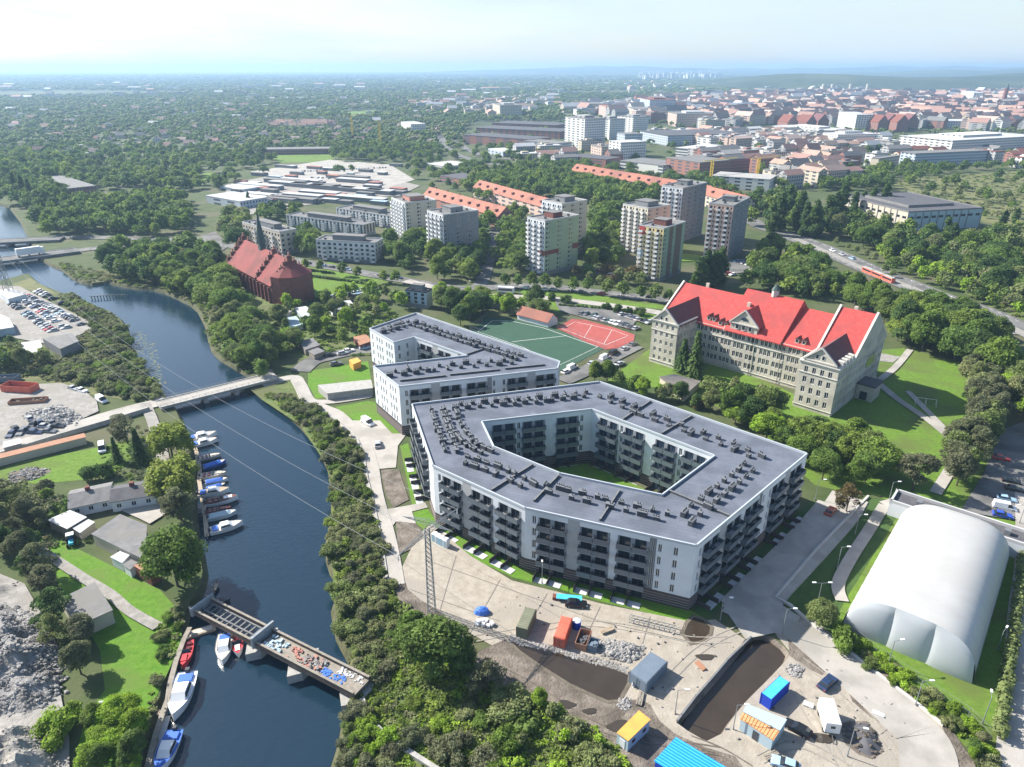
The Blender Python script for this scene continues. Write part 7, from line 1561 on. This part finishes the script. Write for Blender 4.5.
PROTO['conifer'] = [(conifer_proto(i), trunk_proto('poplar', i)) for i in range(2)]
TREES = []                                     # every tree: (x, y, height, width factor, kind, leaf material, name, label, category, group)
def tree(x, y, h, kind='round', m='leaf', w=1.0, name='broadleaf_tree', label=None, cat='tree', group=None):
    TREES.append((x, y, h, w, kind, m, name, label, cat, group))
def tpx(s, h, kind='round', m='leaf', w=1.0, name='broadleaf_tree', label=None, cat='tree', group=None, jit=0):
    for x, y in PX(s):
        g = G(x, y); tree(g.x, g.y, h*(1+random.uniform(-jit, jit)), kind, m, w, name, label, cat, group)
def grove(s, sp, h0, h1, kinds, mats_, label, group, name='broadleaf_tree', cat='tree', seed=1, w=(.85, 1.2), poly=None, avoid=True):
    rs = random.Random(seed); p = poly or W(s)
    for x, y in scatter(p, sp, seed, avoid): tree(x, y, rs.uniform(h0, h1), rs.choice(kinds), rs.choice(mats_), rs.uniform(*w), name, label, cat, group)
RW = ('round', 'wide', 'round'); LL = ('leaf', 'leaf', 'leaf_dark', 'leaf')
# single trees that stand out in the photograph
tpx("436,672", 13, 'wide', 'leaf', 1.05, label='big dense round green tree in front of the lattice mast at the yard edge')
tpx("462,676", 8, 'round', 'leaf_dark', 1.1, label='smaller dark tree right beside the big round tree at the yard edge')
tpx("414,640", 7, 'round', 'leaf', 1.1, label='small green tree between the concrete path end and the big round tree')
tpx("486,694", 7, 'sparse', 'leaf_grey', 1.3, label='thin brownish tree at the edge of the dirt bank below the yard')
tpx("173,458", 11, 'willow', 'leaf_willow', 1.25, 'willow_tree', 'yellow green willow above the uppermost moored boats on the left bank', 'willow')
tpx("178,497", 11.5, 'willow', 'leaf_willow', 1.35, 'willow_tree', 'bright drooping willow at the corner of the long white house', 'willow')
tpx("181,520", 9, 'sparse', 'leaf_grey', 1.3, label='thin grey green tree between the bright willow and the big dark tree')
tpx("178,586", 15, 'wide', 'leaf', .95, label='big dark green tree on the left bank beside the grey barn roof')
tpx("118,462", 8, 'conifer', 'leaf_dark', 1, 'conifer_tree', 'small dark conifer next to the white van on the left lawn', 'conifer')
tpx("141,462", 10.5, 'conifer', 'leaf_dark', 1.1, 'conifer_tree', 'larger dark conifer in front of the white house and below the road', 'conifer')
tpx("128,444", 10, 'sparse', 'leaf_grey', 1.3, label='thin dark tree standing below the concrete road end on the left bank')
tpx("100,478", 6, 'bush', 'leaf_dark', .8, 'bush', 'dark round bush on the lawn above the roof of the white house', 'bush')
tpx("694,376", 17, 'conifer', 'leaf_dark', 1.05, 'conifer_tree', 'tall dark conifer right of the left wing of the school', 'conifer'); tpx("682,372", 13, 'conifer', 'leaf_dark', 1.2, 'conifer_tree', 'lower conifer close to the left wing of the school', 'conifer')
tpx("912,491", 12, 'sparse', 'leaf_grey', 1.35, label='loose grey green tree on the lawn between the two blocks of park trees')
tpx("846,512", 8, 'sparse', 'leaf_autumn', 1.2, label='small brownish tree beside the red car at the end of the side road')
tpx("735,424", 7, 'wide', 'leaf_bright', 1.1, label='yellow green tree on the left of the grove behind the courtyard block')
tpx("766,440", 9.5, 'wide', 'leaf_bright', 1.15, label='bright green tree in the middle of the grove behind the courtyard block'); tpx("697,407", 4.5, 'bush', 'leaf_autumn', .9, 'bush', 'yellowish bush just behind the roof edge of the courtyard block', 'bush')
tpx("820,625", 6.5, 'wide', 'leaf_olive', 1.0, label='grey green shrubby tree by the wall corner left of the white hall'); tpx("842,645", 5, 'bush', 'leaf', .9, 'bush', 'dark bush at the front left corner of the white hall', 'bush')
tpx("60,735", 5.5, 'bush', 'leaf_bright', 1.0, 'bush', 'bright green bush at the foot of the rubble heap', 'bush')
tpx("862,372", 9, 'round', 'leaf', 1, label='tree behind the right end of the school'); 
tpx("252,330 243,345 262,352", 12, 'wide', 'leaf', 1.1, label='broad tree on the river bank right below the church', group='broad trees on the bank below the church')
tpx("205,300 222,292 190,290 214,312 232,318 228,300", 15, 'wide', 'leaf', 1.15, label='tall tree in the clump between the river and the church', group='tall trees between river and church', jit=.1)
tpx("238,250", 15, 'wide', 'leaf_dark', 1.1, label='large dark tree just behind the left end of the church')
# groves; each group is one patch of the photograph
grove("185,300 160,287 120,283 100,272 120,252 160,250 190,252 222,262 228,285 200,290", 8, 8, 14, RW, LL, 'tree in the belt along the river above the bend, left of the church', 'belt trees left of the church', seed=2)
grove("245,385 236,368 214,348 208,325 228,320 262,325 275,350 272,372 262,388", 6.5, 6, 12, RW, ('leaf', 'leaf_olive', 'leaf'), 'tree on the right bank above the concrete bridge', 'bank trees above the concrete bridge', seed=3)
grove("262,322 300,296 372,296 405,300 402,314 368,330 366,358 330,358 300,352 288,366 268,360", 8.5, 5, 10, RW, ('leaf', 'leaf', 'leaf_bright', 'leaf_olive'), 'garden tree among the sheds left of the V-shaped block', 'garden trees among the sheds', seed=4)
grove("405,250 462,232 492,226 492,262 470,282 458,290 436,283 440,268 420,262 408,278 398,268", 8, 8, 14, RW, LL, 'tree between the two pale tower blocks and the boulevard', 'trees below the two pale towers', seed=5)
grove("437,300 470,302 545,306 548,320 500,318 460,326 440,312", 8, 7, 12, RW, ('leaf', 'leaf', 'leaf_bright', 'leaf_dark'), 'tree in the row behind the V-shaped block at the football pitch', 'trees behind the V-shaped block', seed=6)
grove("472,186 520,172 575,172 640,186 662,196 655,206 625,212 600,245 592,236 592,205 545,198 520,210 500,202 480,204", 10, 10, 15, RW, LL, 'park tree behind the coloured tower blocks, below the orange roofs', 'park trees behind the towers', seed=7)
grove("500,215 525,218 528,270 505,280 496,262 498,235", 8, 8, 13, RW, LL, 'tree left of the green and white tower block', 'trees left of the green tower', seed=8)
grove("585,232 618,240 622,262 600,276 586,270", 8, 8, 13, RW, LL, 'tree between the green tower and the yellow tower', 'trees between the towers', seed=9)
grove("574,274 640,278 640,290 575,286", 7, 5, 9, RW, ('leaf', 'leaf_olive', 'leaf_autumn'), 'tree on the green strip in front of the yellow tower', 'strip trees before the towers', seed=10)
grove("740,270 768,254 800,258 860,300 905,312 905,345 884,348 880,330 850,305 800,298 745,290", 8.5, 8, 14, RW, LL, 'tree in the dense belt behind the red-roofed school', 'trees behind the school', seed=11)
grove("888,320 950,318 1005,345 1006,372 990,386 960,362 905,350", 9, 12, 17, RW, ('leaf', 'leaf', 'leaf_dark'), 'tall park tree between the school lawn and the tram road', 'tall park trees right of the school', seed=12)
grove("803,226 850,222 900,238 960,246 1040,232 1040,310 985,296 930,276 880,258 830,238", 10, 9, 15, RW, ('leaf', 'leaf_dark', 'leaf', 'leaf_olive'), 'tree in the thick wood between the tram road and the long grey hall', 'wood between tram road and grey hall', seed=13)
grove("730,402 760,416 800,432 842,446 878,462 892,486 868,494 838,490 812,482 800,462 770,446 740,428 716,412", 6.5, 8, 12, RW, ('leaf', 'leaf', 'leaf_dark', 'leaf'), 'dark green tree in the grove between the courtyard block and the school', 'grove behind the courtyard block', seed=14, avoid=False)
grove("560,378 590,372 622,386 660,398 700,402 720,412 700,416 655,402 600,384", 5.5, 4, 8, RW, ('leaf', 'leaf_bright', 'leaf_dark', 'leaf_olive'), 'small tree behind the back roof edge of the courtyard block', 'small trees behind the block', seed=15)
grove("700,380 760,396 762,408 705,394", 6, 5, 8, RW, ('leaf', 'leaf_olive'), 'small tree on the lawn below the school front', 'small trees before the school', seed=16)
grove("968,372 1000,378 1000,420 984,455 972,500 956,505 948,470 962,430", 5.2, 9, 12, ('sparse', 'sparse', 'round'), ('leaf_grey', 'leaf_olive', 'leaf_grey'), 'loose grey green tree in the row beside the footpath and car park', 'loose trees beside the car park', seed=17, avoid=False)
grove("1003,385 1060,370 1060,450 1016,448", 6.5, 8, 12, RW, ('leaf', 'leaf_olive', 'leaf_bright'), 'tree at the right edge above the car park', 'trees above the car park', seed=18)
grove("15,510 40,520 55,560 66,600 90,640 104,690 92,712 72,700 56,650 46,615 28,585 5,575 -20,540 -20,500", 5, 6, 9, ('sparse', 'round', 'sparse'), ('leaf_grey', 'leaf_dark', 'leaf_olive', 'leaf_grey'), 'dark grey green tree along the path between the rubble yard and meadow', 'trees beside the rubble yard', seed=19)
grove("95,720 140,712 160,735 158,775 95,775", 4, 4, 7, RW, ('leaf', 'leaf_bright', 'leaf_olive'), 'tree at the bottom left corner beside the blue boat', 'trees beside the blue boat', seed=20)
grove("0,300 0,350 20,350 45,350 55,370 20,372 -30,372 -30,340", 6, 5, 9, RW, ('leaf', 'leaf_olive', 'leaf_dark'), 'tree at the left edge below the long car park', 'trees below the long car park', seed=21)
grove("0,488 40,490 66,500 62,520 20,510 -20,505 -20,490", 4.5, 3.5, 6, ('bush', 'round'), ('leaf', 'leaf_olive', 'leaf_grey'), 'shrubby tree left of the white house', 'shrubby trees left of the white house', seed=22)
grove("498,694 545,708 580,724 612,750 636,775 640,830 500,830 480,790", 5.2, 2.2, 4.2, ('round', 'bush', 'bush'), ('leaf', 'leaf_olive', 'leaf_bright'), 'tree at the bottom edge in front of the orange cabin', 'trees before the orange cabin', seed=23, w=(1.0, 1.5))
grove("0,168 40,160 75,170 70,205 35,215 12,205", 10, 13, 18, RW, ('leaf_dark', 'leaf'), 'dark tree in the block around the two tall poplars on the upper left', 'dark trees at the upper left', seed=24)
grove("40,215 100,205 185,200 190,232 150,238 100,236 60,240 36,238", 9.5, 9, 15, RW, LL, 'tree in the belt between the river mouth and the upper road', 'trees above the upper road', seed=25)
grove("222,240 232,215 250,222 246,240", 7, 9, 13, RW, ('leaf', 'leaf_olive'), 'tree behind the church spire', 'trees behind the spire', seed=26)
grove("296,240 316,238 312,262 298,262", 7, 9, 12, RW, LL, 'tree between the church and the low white block', 'trees beside the low white block', seed=27)
grove("383,240 400,245 396,262 384,262", 7, 9, 12, RW, LL, 'tree right of the low white block', 'trees right of the low white block', seed=28)
tpx("291,268 306,270 321,272 343,276 358,279 384,283 396,284", 7.5, 'round', 'leaf', .95, label='street tree on the verge in front of the low white block', group='street trees before the low white block', jit=.15)
tpx("505,288 518,288 532,289 545,290 558,291 573,293 588,293 607,296 622,298 640,300 655,302 668,303", 8, 'round', 'leaf', .95, label='street tree along the boulevard below the tower blocks', group='street trees along the boulevard', jit=.2)
tpx("552,300 566,303 606,309 618,312 628,313 640,315", 4.5, 'bush', 'leaf_dark', .8, 'bush', 'clipped shrub on the green strip above the red court', 'bush', 'shrubs above the red court', jit=.2)
tpx("705,288 712,287 719,286 698,292", 18, 'poplar', 'leaf_dark', 1.6, 'poplar_tree', 'columnar poplar between the pink tower and the school roof', 'poplar', 'poplars beside the pink tower', jit=.1)
tpx("27,205 34,208 18,200", 22, 'poplar', 'leaf_dark', 1.3, 'poplar_tree', 'tall poplar at the upper left above the river mouth', 'poplar', 'poplars at the river mouth', jit=.1)
tpx("770,235 778,232 797,232 803,236 812,238 818,236 826,232 832,228 838,224 787,222 852,219 870,216 882,216 861,214", 22, 'poplar', 'leaf_dark', 1.6, 'poplar_tree', 'tall poplar in the row left of the long grey hall', 'poplar', 'poplars left of the grey hall', jit=.25)
tpx("943,246 950,250 1000,235 1012,232", 18, 'poplar', 'leaf_dark', 1.6, 'poplar_tree', 'poplar in front of the right end of the long grey hall', 'poplar', 'poplars before the grey hall', jit=.15)
tpx("141,172 148,176 249,205 411,228 416,240", 12, 'poplar', 'leaf_dark', 1.6, 'poplar_tree', 'single dark poplar in the suburb', 'poplar', 'scattered dark poplars', jit=.25)
tpx("848,250 856,254 866,258 874,262 836,246 884,274 892,278", 5, 'round', 'leaf_olive', 1, label='small street tree beside the tram road', group='street trees beside the tram road', jit=.2)
# bank shrubs
grove("262,392 302,399 330,418 348,437 360,455 364,475 368,500 374,525 382,552 388,590 404,612 410,640 404,662 385,678 360,680 352,664 340,648 337,625 338,600 331,572 328,545 333,525 333,498 330,470 316,447 292,421 268,404", 3.0, 1.5, 3.2, ('bush', 'bush', 'round'), ('leaf_olive', 'leaf_olive', 'leaf_grey', 'leaf', 'leaf_olive'), 'olive green shrub on the steep right river bank below the concrete path', 'shrubs on the right river bank', 'bush', 'bush', seed=31, w=(1.0, 1.6))
grove("66,296 104,312 128,336 134,352 146,372 160,392 165,398 148,402 120,398 88,384 64,378 40,374 60,368 88,362 100,345 92,325 62,302", 3.6, 2, 4.2, ('bush',), ('leaf_olive', 'leaf_grey', 'leaf_olive', 'leaf'), 'grey green shrub on the overgrown left bank between car park and water', 'shrubs on the overgrown left bank', 'bush', 'bush', seed=32, w=(.9, 1.4))
grove("346,700 366,700 380,725 392,750 388,790 334,790 340,750", 2.6, 1.6, 3, ('bush',), ('leaf_olive', 'leaf_bright', 'leaf_grey'), 'pale green shrub at the water edge below the old bridge', 'shrubs below the old bridge', 'bush', 'bush', seed=33)
grove("402,655 424,662 470,690 500,722 520,745 480,760 430,765 395,735 372,700 380,685", 7, 1.0, 2.4, ('bush',), ('leaf_bright', 'leaf', 'leaf_willow', 'leaf_olive'), 'low bright shrub on the rough green slope by the old bridge', 'low shrubs on the green slope', 'bush', 'bush', seed=34, w=(1, 1.6))
tpx("412,742 438,750 450,758 486,768 460,745", 3.2, 'bush', 'leaf_grey', 1.1, 'bush', 'round greyish bush at the foot of the green slope', 'bush', 'greyish bushes at the slope foot', jit=.2)
grove("858,640 876,655 900,672 925,690 950,706 975,725 985,742 970,745 940,722 905,696 870,668 850,652", 2.2, 1.4, 2.4, ('bush',), ('leaf', 'leaf_olive', 'leaf_bright'), 'shrub in the hedge strip between the curved road and the hall fence', 'shrubs below the hall fence', 'bush', 'bush', seed=35)
grove("965,740 1000,742 1010,775 970,775", 2.4, 2, 3.4, ('bush', 'round'), ('leaf_bright', 'leaf_olive', 'leaf'), 'shrub at the lower right corner by the hedge end', 'shrubs at the hedge end', 'bush', 'bush', seed=36)
grove("100,283 120,282 128,288 108,290", 3.5, 3, 4.5, ('bush',), ('leaf_dark', 'leaf_olive'), 'shrub overhanging the water on the upper right bank', 'shrubs over the water', 'bush', 'bush', seed=37)
grove("155,638 178,605 188,612 182,640 172,668 160,690 150,720 148,700 160,668", 3.0, 1.2, 2.4, ('bush',), ('leaf_olive', 'leaf', 'leaf_grey'), 'low shrub along the timber quay of the big boats', 'shrubs along the timber quay', 'bush', 'bush', seed=38)
# wood and suburb towards the horizon
def far_grove(s, sp, h0, h1, seed, label, group, poly=None): grove(s, sp, h0, h1, RW, LL, label, group, seed=seed, poly=poly, w=(.95, 1.5))

for h in HEDGES: hedge(*h[:4], m=h[4], dens=h[5])

grove("745,205 790,196 806,230 775,232 742,228", 10, 8, 14, RW, LL, 'tree behind the pink tower block towards the tram road', 'trees behind the pink tower', seed=51)
grove("880,255 930,268 985,285 1040,312 1040,330 1000,312 940,292 890,272", 8, 5, 10, RW, ('leaf', 'leaf_olive', 'leaf_bright'), 'light tree right above the tram road', 'light trees above the tram road', seed=52, avoid=True)
grove("262,215 300,212 300,222 262,224", 9, 8, 12, RW, LL, 'tree behind the church between the slabs', 'trees between the slabs', seed=53)
grove("905,205 960,214 1000,222 1040,220 1040,190 990,196 950,192 900,190", 22, 6, 12, RW, ('leaf', 'leaf_olive'), 'loose tree on the dry meadow behind the grey hall', 'trees on the dry meadow', seed=54)
grove("690,178 742,200 742,212 700,196", 9, 8, 13, RW, LL, 'tree behind the short orange-roofed row', 'trees behind the short orange row', seed=55)
UNDER = []
def under(s, sp, h0, h1, pals, seed, avoid=True):
    rs = random.Random(seed)
    for x, y in scatter(W(s), sp, seed, avoid): UNDER.append((x, y, rs.uniform(h0, h1), rs.uniform(1.0, 1.9), 'bush', rs.choice(pals)))
under("352,690 372,664 404,645 424,650 470,660 474,676 500,684 545,700 595,725 617,745 642,772 642,850 380,850 345,740", 1.2, .35, 1.1, (7, 7, 4, 7, 2), 61)
under("262,392 300,404 345,440 362,470 372,520 392,590 410,620 404,660 360,670 338,640 330,575 334,510 330,470 300,428 270,405", 1.7, .7, 1.5, (2, 2, 7, 0, 7, 8), 62)
under("60,294 104,312 128,336 150,378 165,398 148,402 88,386 20,376 -20,372 -20,352 60,352 88,330 62,302", 2.4, .6, 1.6, (8, 2, 3, 8, 2), 63)
under("150,725 160,690 176,655 186,625 180,610 165,640 150,690 140,730", 1.6, .3, 1.0, (7, 8, 2), 64)
under("245,385 236,368 214,348 205,325 196,311 165,295 125,289 84,284 62,272 60,262 120,276 160,284 205,300 225,330 250,372 262,385", 3.0, .7, 1.8, (2, 8, 0, 7), 65)
under("0,500 60,515 90,525 110,545 60,545 20,560 -20,540", 2.0, .5, 1.3, (0, 3, 7, 8), 66)
under("858,640 900,672 950,706 985,742 960,740 900,696 850,652", 1.4, .4, .9, (7, 4, 8), 67)
under("100,452 150,425 165,470 160,482 112,478", 2.2, .3, .9, (0, 7, 3), 68)
under("262,322 370,300 402,315 368,358 300,350", 3.2, .5, 1.6, (7, 4, 0), 69)
under("960,288 1030,275 1080,300 1080,340 1010,318", 4, .8, 2.2, (7, 2, 8), 70)
under("890,180 960,175 1040,170 1040,222 925,212", 9, .8, 2.2, (8, 2, 7), 71)
under("0,720 45,715 60,700 62,770 0,770", 3.5, .3, .8, (8, 3), 72, False)
# ================================================================ FAR WOODS AND MAKING ALL TREES
def zone(d0, d1, sp, h0, h1, seed, dens):
    rs = np.random.RandomState(seed); hw = .78; pts = scatter([(-d1*hw-30, d0), (d1*hw+30, d0), (d1*hw+30, d1), (-d1*hw-30, d1)], sp, seed, False, .9)
    pts = pts[np.abs(pts[:, 0]) < pts[:, 1]*hw+40]
    for b in BLOCK:
        b0, b1 = b.min(0), b.max(0); c = (pts[:, 0] > b0[0]) & (pts[:, 0] < b1[0]) & (pts[:, 1] > b0[1]) & (pts[:, 1] < b1[1])
        if c.any(): idx = np.where(c)[0]; k = np.ones(len(pts), bool); k[idx[inside(pts[idx], b)]] = False; pts = pts[k]
    P_ = np.array([px((x, y, 0)) for x, y in pts]); n = len(pts)
    dn = np.full(n, dens)
    def dz(s, v): dn[inside(P_, PX(s))] = v
    dz("560,100 690,96 800,92 1040,90 1040,170 880,168 850,185 770,195 690,185 620,172 560,165", .16*dens)
    dz("690,98 940,92 1040,90 1040,128 840,126 690,134", .06); dz("470,122 566,122 566,150 463,150", .05)
    dz("225,176 300,158 395,162 430,175 425,205 340,215 250,215 228,208", .05); dz("880,178 1040,168 1060,224 1000,226 905,202", .07)
    dz("395,150 470,148 545,152 545,170 440,172 400,165", .35); dz("660,128 1040,134 1040,148 900,150 830,152 660,144", .1)
    dz("744,147 900,135 900,153 860,158 790,155", .1); dz("790,143 832,140 880,148 900,152 860,156 800,152", .9); dz("200,165 240,165 240,185 200,185", .2)
    for s in ("268,155 320,151 335,157 330,162 280,163", "268,174 300,170 312,176 300,183 272,182", "340,112 375,110 388,114 350,119", "203,173 218,173 222,179 204,181", "-20,92 60,90 200,92 130,96 -20,98", "560,92 640,90 640,93 560,95"): dz(s, 0)
    hz_ = np.array([hill_z(x, y) for x, y in pts]) if d0 > 2900 else np.zeros(n)
    dn[hz_ > 12] = 1.6
    # patchiness
    f = .5+.5*np.sin(pts[:, 0]/(sp*9)+1.3*np.sin(pts[:, 1]/(sp*13)))*np.sin(pts[:, 1]/(sp*11)+seed)
    keep = rs.rand(n) < dn*(.55+.75*f); pts = pts[keep]; f = f[keep]
    return np.column_stack([pts, h0+(h1-h0)*rs.rand(len(pts))*(.6+.4*f)])
Z = [zone(640, 1000, 12, 7, 14, 41, .8), zone(1000, 1600, 14.5, 8, 14, 42, .8), zone(1600, 3000, 23, 10, 16, 43, .85), zone(3000, 5600, 44, 12, 17, 44, 1.0), zone(5600, 11000, 110, 13, 18, 45, .7)]
near = Z[0]; rr = random.Random(77)
for x, y, h in near: TREES.append((x, y, h, rr.uniform(.9, 1.5), rr.choice(RW), rr.choice(LL), 'broadleaf_tree', 'tree of the wooded belt beyond the tower blocks and upper roads', 'tree', 'trees beyond the towers'))
by = {}
for t in TREES: by.setdefault(t[6], []).append(t)
leftover = []; NM = {}
def make(t):
    x, y, h, w, kind, m, name, label, cat, group = t; k = rr.randrange(len(PROTO[kind])); cm, tm = PROTO[kind][k]; mm = 'leaf_dark' if kind == 'conifer' else m
    key = (kind, k, mm)
    root = thing(name, label, cat, (x, y, 0), rr.uniform(0, 6.28), group); u = rr.uniform(.82, 1.22); root.scale = (h*w*u, h*w/u, h)
    if key not in NM:
        me = cm if cm.materials[0].name == mm else cm.copy(); me.materials[0] = M[mm]; NM[key] = me
    link('crown', NM[key], root)
    if kind != 'bush': link('trunk', tm, root)
for name, L in by.items():
    def vis(t):
        p = px((t[0], t[1], t[2]*.5)); return t[2]/math.hypot(t[0], t[1], 100) if -15 < p[0] < 1039 and -10 < p[1] < 785 else 0
    L.sort(key=vis, reverse=True)
    for t in L[:296]: make(t)
    leftover += L[296:]
print('trees', {k: len(v) for k, v in by.items()}, 'left', len(leftover))
def mass(name, items, lod, label):
    """items: (x, y, h, w, palette index); one object"""
    vs, fs, mi, ti = [], [], [], []; rs = np.random.RandomState(5); pro = []
    for kind in ('round', 'wide', 'bush', 'poplar', 'sparse'):
        for s in range(2):
            r2 = np.random.RandomState(s+50); c, r = crown_lobes(r2, kind); 
            if lod == 0: c2, r_2 = c[:12], r[:12]*1.12; a = lobes_mesh(r2, c2, r_2, ICO1, .85, .8, .2); q = add_leaves(r2, c, r*1.08, 430, .045, out=.42); pro.append((kind, a, q))
            elif lod == 3: a = lobes_mesh(r2, c[:7], r[:7], ICO1, .8, .7, .3); pro.append((kind, a, add_leaves(r2, c, r*1.1, 90, .11, out=.35)))
            elif lod == 1: c2, r_2 = c[:6], r[:6]*1.75; a = lobes_mesh(r2, c2, r_2, ICO1, .85, 1, .28); pro.append((kind, a, add_leaves(r2, c2, r_2, 26, .09)))
            else: a = lobes_mesh(r2, c[:4]*np.array([1.9, 1.9, .9]), r[:4]*2.3, ICO1, .7, 1, .3); pro.append((kind, a, None))
    V3, F3, V4, F4, M3, M4, T3, T4 = [], [], [], [], [], [], [], []; o3 = o4 = 0
    for x, y, h, w, kind, pal in items:
        c = [p for p in pro if p[0] == kind] or pro; _, a, q = c[rs.randint(len(c))]; an = rs.rand()*6.28; ca, sa = math.cos(an)*h*w, math.sin(an)*h*w; t = rs.rand()
        def tr(v): return np.column_stack([v[:, 0]*ca-v[:, 1]*sa+x, v[:, 0]*sa+v[:, 1]*ca+y, v[:, 2]*h])
        V3.append(tr(a[0])); F3.append(a[1]+o3); o3 += len(a[0]); M3.append(np.full(len(a[1]), pal)); T3.append(np.full(len(a[0]), t))
        if q is not None: V4.append(tr(q[0])); F4.append(q[1]+o4); o4 += len(q[0]); M4.append(np.full(len(q[1]), pal)); T4.append(np.full(len(q[0]), t))
    parts = [(np.concatenate(V3), np.concatenate(F3), 0)]
    if V4: parts.append((np.concatenate(V4), np.concatenate(F4), 0))
    me = npmesh(name, parts, PAL); me.polygons.foreach_set('material_index', np.concatenate(M3+M4).astype(np.int32))
    at = me.attributes.new('tint', 'FLOAT', 'POINT'); at.data.foreach_set('value', np.concatenate(T3+T4).astype(np.float32)); me.update()
    return tag(link(name, me), label, 'trees', kind='stuff')
PAL = ['leaf', 'leaf_dark', 'leaf_olive', 'leaf_grey', 'leaf_bright', 'leaf_willow', 'leaf_autumn', 'scrub', 'reed']
mass('background_trees', [(t[0], t[1], t[2], t[3], t[4], PAL.index(t[5]) if t[5] in PAL else 0) for t in leftover], 0, 'remaining trees and shrubs merging into the wooded suburb')
mk = lambda z, w0, w1: [(x, y, h, rr.uniform(w0, w1), rr.choice(('round', 'wide')), rr.choice((0, 0, 1, 2))) for x, y, h in z]
mass('far_woods', mk(Z[1], 1.0, 1.7)+mk(Z[2], 1.5, 2.5), 1, 'wooded suburb as one green mass towards the horizon')
mass('horizon_woods', mk(Z[3], 2.4, 4.5)+mk(Z[4], 5, 9), 2, 'hazy woods just below the horizon')

mass('undergrowth', UNDER, 3, 'rough low scrub and tall weeds covering the banks and slopes')
# ================================================================ LIGHT, AIR, CAMERA
AZ = R(154.0); EL = R(37.5)                     # direction towards the sun: left of the view, slightly beyond
sd = Vector((math.cos(AZ)*math.cos(EL), math.sin(AZ)*math.cos(EL), math.sin(EL)))
l = bpy.data.lights.new('sun', 'SUN'); l.energy = 5.0; l.angle = R(.53); l.color = (1, .94, .84)
lo = bpy.data.objects.new('sun', l); COL.objects.link(lo); lo.rotation_euler = (-sd).to_track_quat('-Z', 'Y').to_euler(); lo.location = (-200, 100, 300)
w = bpy.data.worlds.new('World'); sc.world = w; w.use_nodes = True; nt = w.node_tree; bg = nt.nodes['Background']
sky = nt.nodes.new('ShaderNodeTexSky'); sky.sky_type = 'NISHITA'; sky.sun_disc = False; sky.sun_elevation = EL; sky.sun_rotation = math.pi/2-AZ
sky.air_density = 1.0; sky.dust_density = 1.0; sky.ozone_density = 1.2
tc = nt.nodes.new('ShaderNodeTexCoord'); mp = nt.nodes.new('ShaderNodeMapping'); mp.inputs['Scale'].default_value = (2, 2, 11)
cn = nt.nodes.new('ShaderNodeTexNoise'); cn.inputs['Scale'].default_value = 1.6; cn.inputs['Detail'].default_value = 7; cn.inputs['Roughness'].default_value = .6
mr = nt.nodes.new('ShaderNodeMapRange'); mr.inputs['From Min'].default_value = .42; mr.inputs['From Max'].default_value = .75; mr.inputs['To Min'].default_value = .45; mr.inputs['To Max'].default_value = 1
mx = nt.nodes.new('ShaderNodeMixRGB'); mx.inputs[2].default_value = (3.9, 4.7, 5.5, 1)
sp = nt.nodes.new('ShaderNodeSeparateXYZ'); el = nt.nodes.new('ShaderNodeMapRange'); el.interpolation_type = 'SMOOTHSTEP'; el.inputs['From Min'].default_value = .06; el.inputs['From Max'].default_value = .30; el.inputs['To Min'].default_value = 1; el.inputs['To Max'].default_value = .04
mm = nt.nodes.new('ShaderNodeMath'); mm.operation = 'MULTIPLY'; nt.links.new(tc.outputs['Generated'], sp.inputs[0]); nt.links.new(sp.outputs[2], el.inputs['Value']); nt.links.new(el.outputs[0], mm.inputs[0])
nt.links.new(tc.outputs['Generated'], mp.inputs[0]); nt.links.new(mp.outputs[0], cn.inputs['Vector']); nt.links.new(cn.outputs['Fac'], mr.inputs['Value']); nt.links.new(mr.outputs[0], mm.inputs[1]); nt.links.new(mm.outputs[0], mx.inputs[0])
nt.links.new(sky.outputs[0], mx.inputs[1]); nt.links.new(mx.outputs[0], bg.inputs[0]); bg.inputs[1].default_value = .09
# air
HZ = bpy.data.meshes.new('haze'); x, y0, y1, z0, z1 = 15500, -1500, 17000, -4, 146
vs = [(a, b, c) for c in (z0, z1) for a, b in ((-x, y0), (x, y0), (x, y1), (-x, y1))]
HZ.from_pydata(vs, [], [(3, 2, 1, 0), (4, 5, 6, 7), (0, 1, 5, 4), (1, 2, 6, 5), (2, 3, 7, 6), (3, 0, 4, 7)])
hm = bpy.data.materials.new('air'); hm.use_nodes = True; n = hm.node_tree; n.nodes.remove(n.nodes['Principled BSDF'])
pv = n.nodes.new('ShaderNodeVolumePrincipled'); pv.inputs['Color'].default_value = (.41, .62, .89, 1); pv.inputs['Density'].default_value = 1.35e-4; pv.inputs['Anisotropy'].default_value = .25
n.links.new(pv.outputs[0], n.nodes['Material Output'].inputs['Volume']); HZ.materials.append(hm)
ho = bpy.data.objects.new('haze', HZ); COL.objects.link(ho); ho['kind'] = 'stuff'; ho['label'] = 'pale blue summer haze over the far suburbs and hills'; ho['category'] = 'haze'
cam = bpy.data.cameras.new('camera'); co = bpy.data.objects.new('camera', cam); COL.objects.link(co); sc.camera = co
cam.sensor_width = 36; cam.lens = 36*F/1024; cam.clip_start = .5; cam.clip_end = 40000
co.location = (0, 0, CAMH); co.rotation_euler = (math.pi/2-PITCH, 0, 0)
sc.view_settings.view_transform = 'Standard'; sc.view_settings.look = 'None'; sc.view_settings.gamma = 1; sc.view_settings.exposure = 1.14
sc.cycles.use_denoising = True; sc.cycles.max_bounces = 6; sc.cycles.diffuse_bounces = 3; sc.cycles.glossy_bounces = 2; sc.cycles.transmission_bounces = 3; sc.cycles.volume_bounces = 1
sc.cycles.sample_clamp_indirect = 8
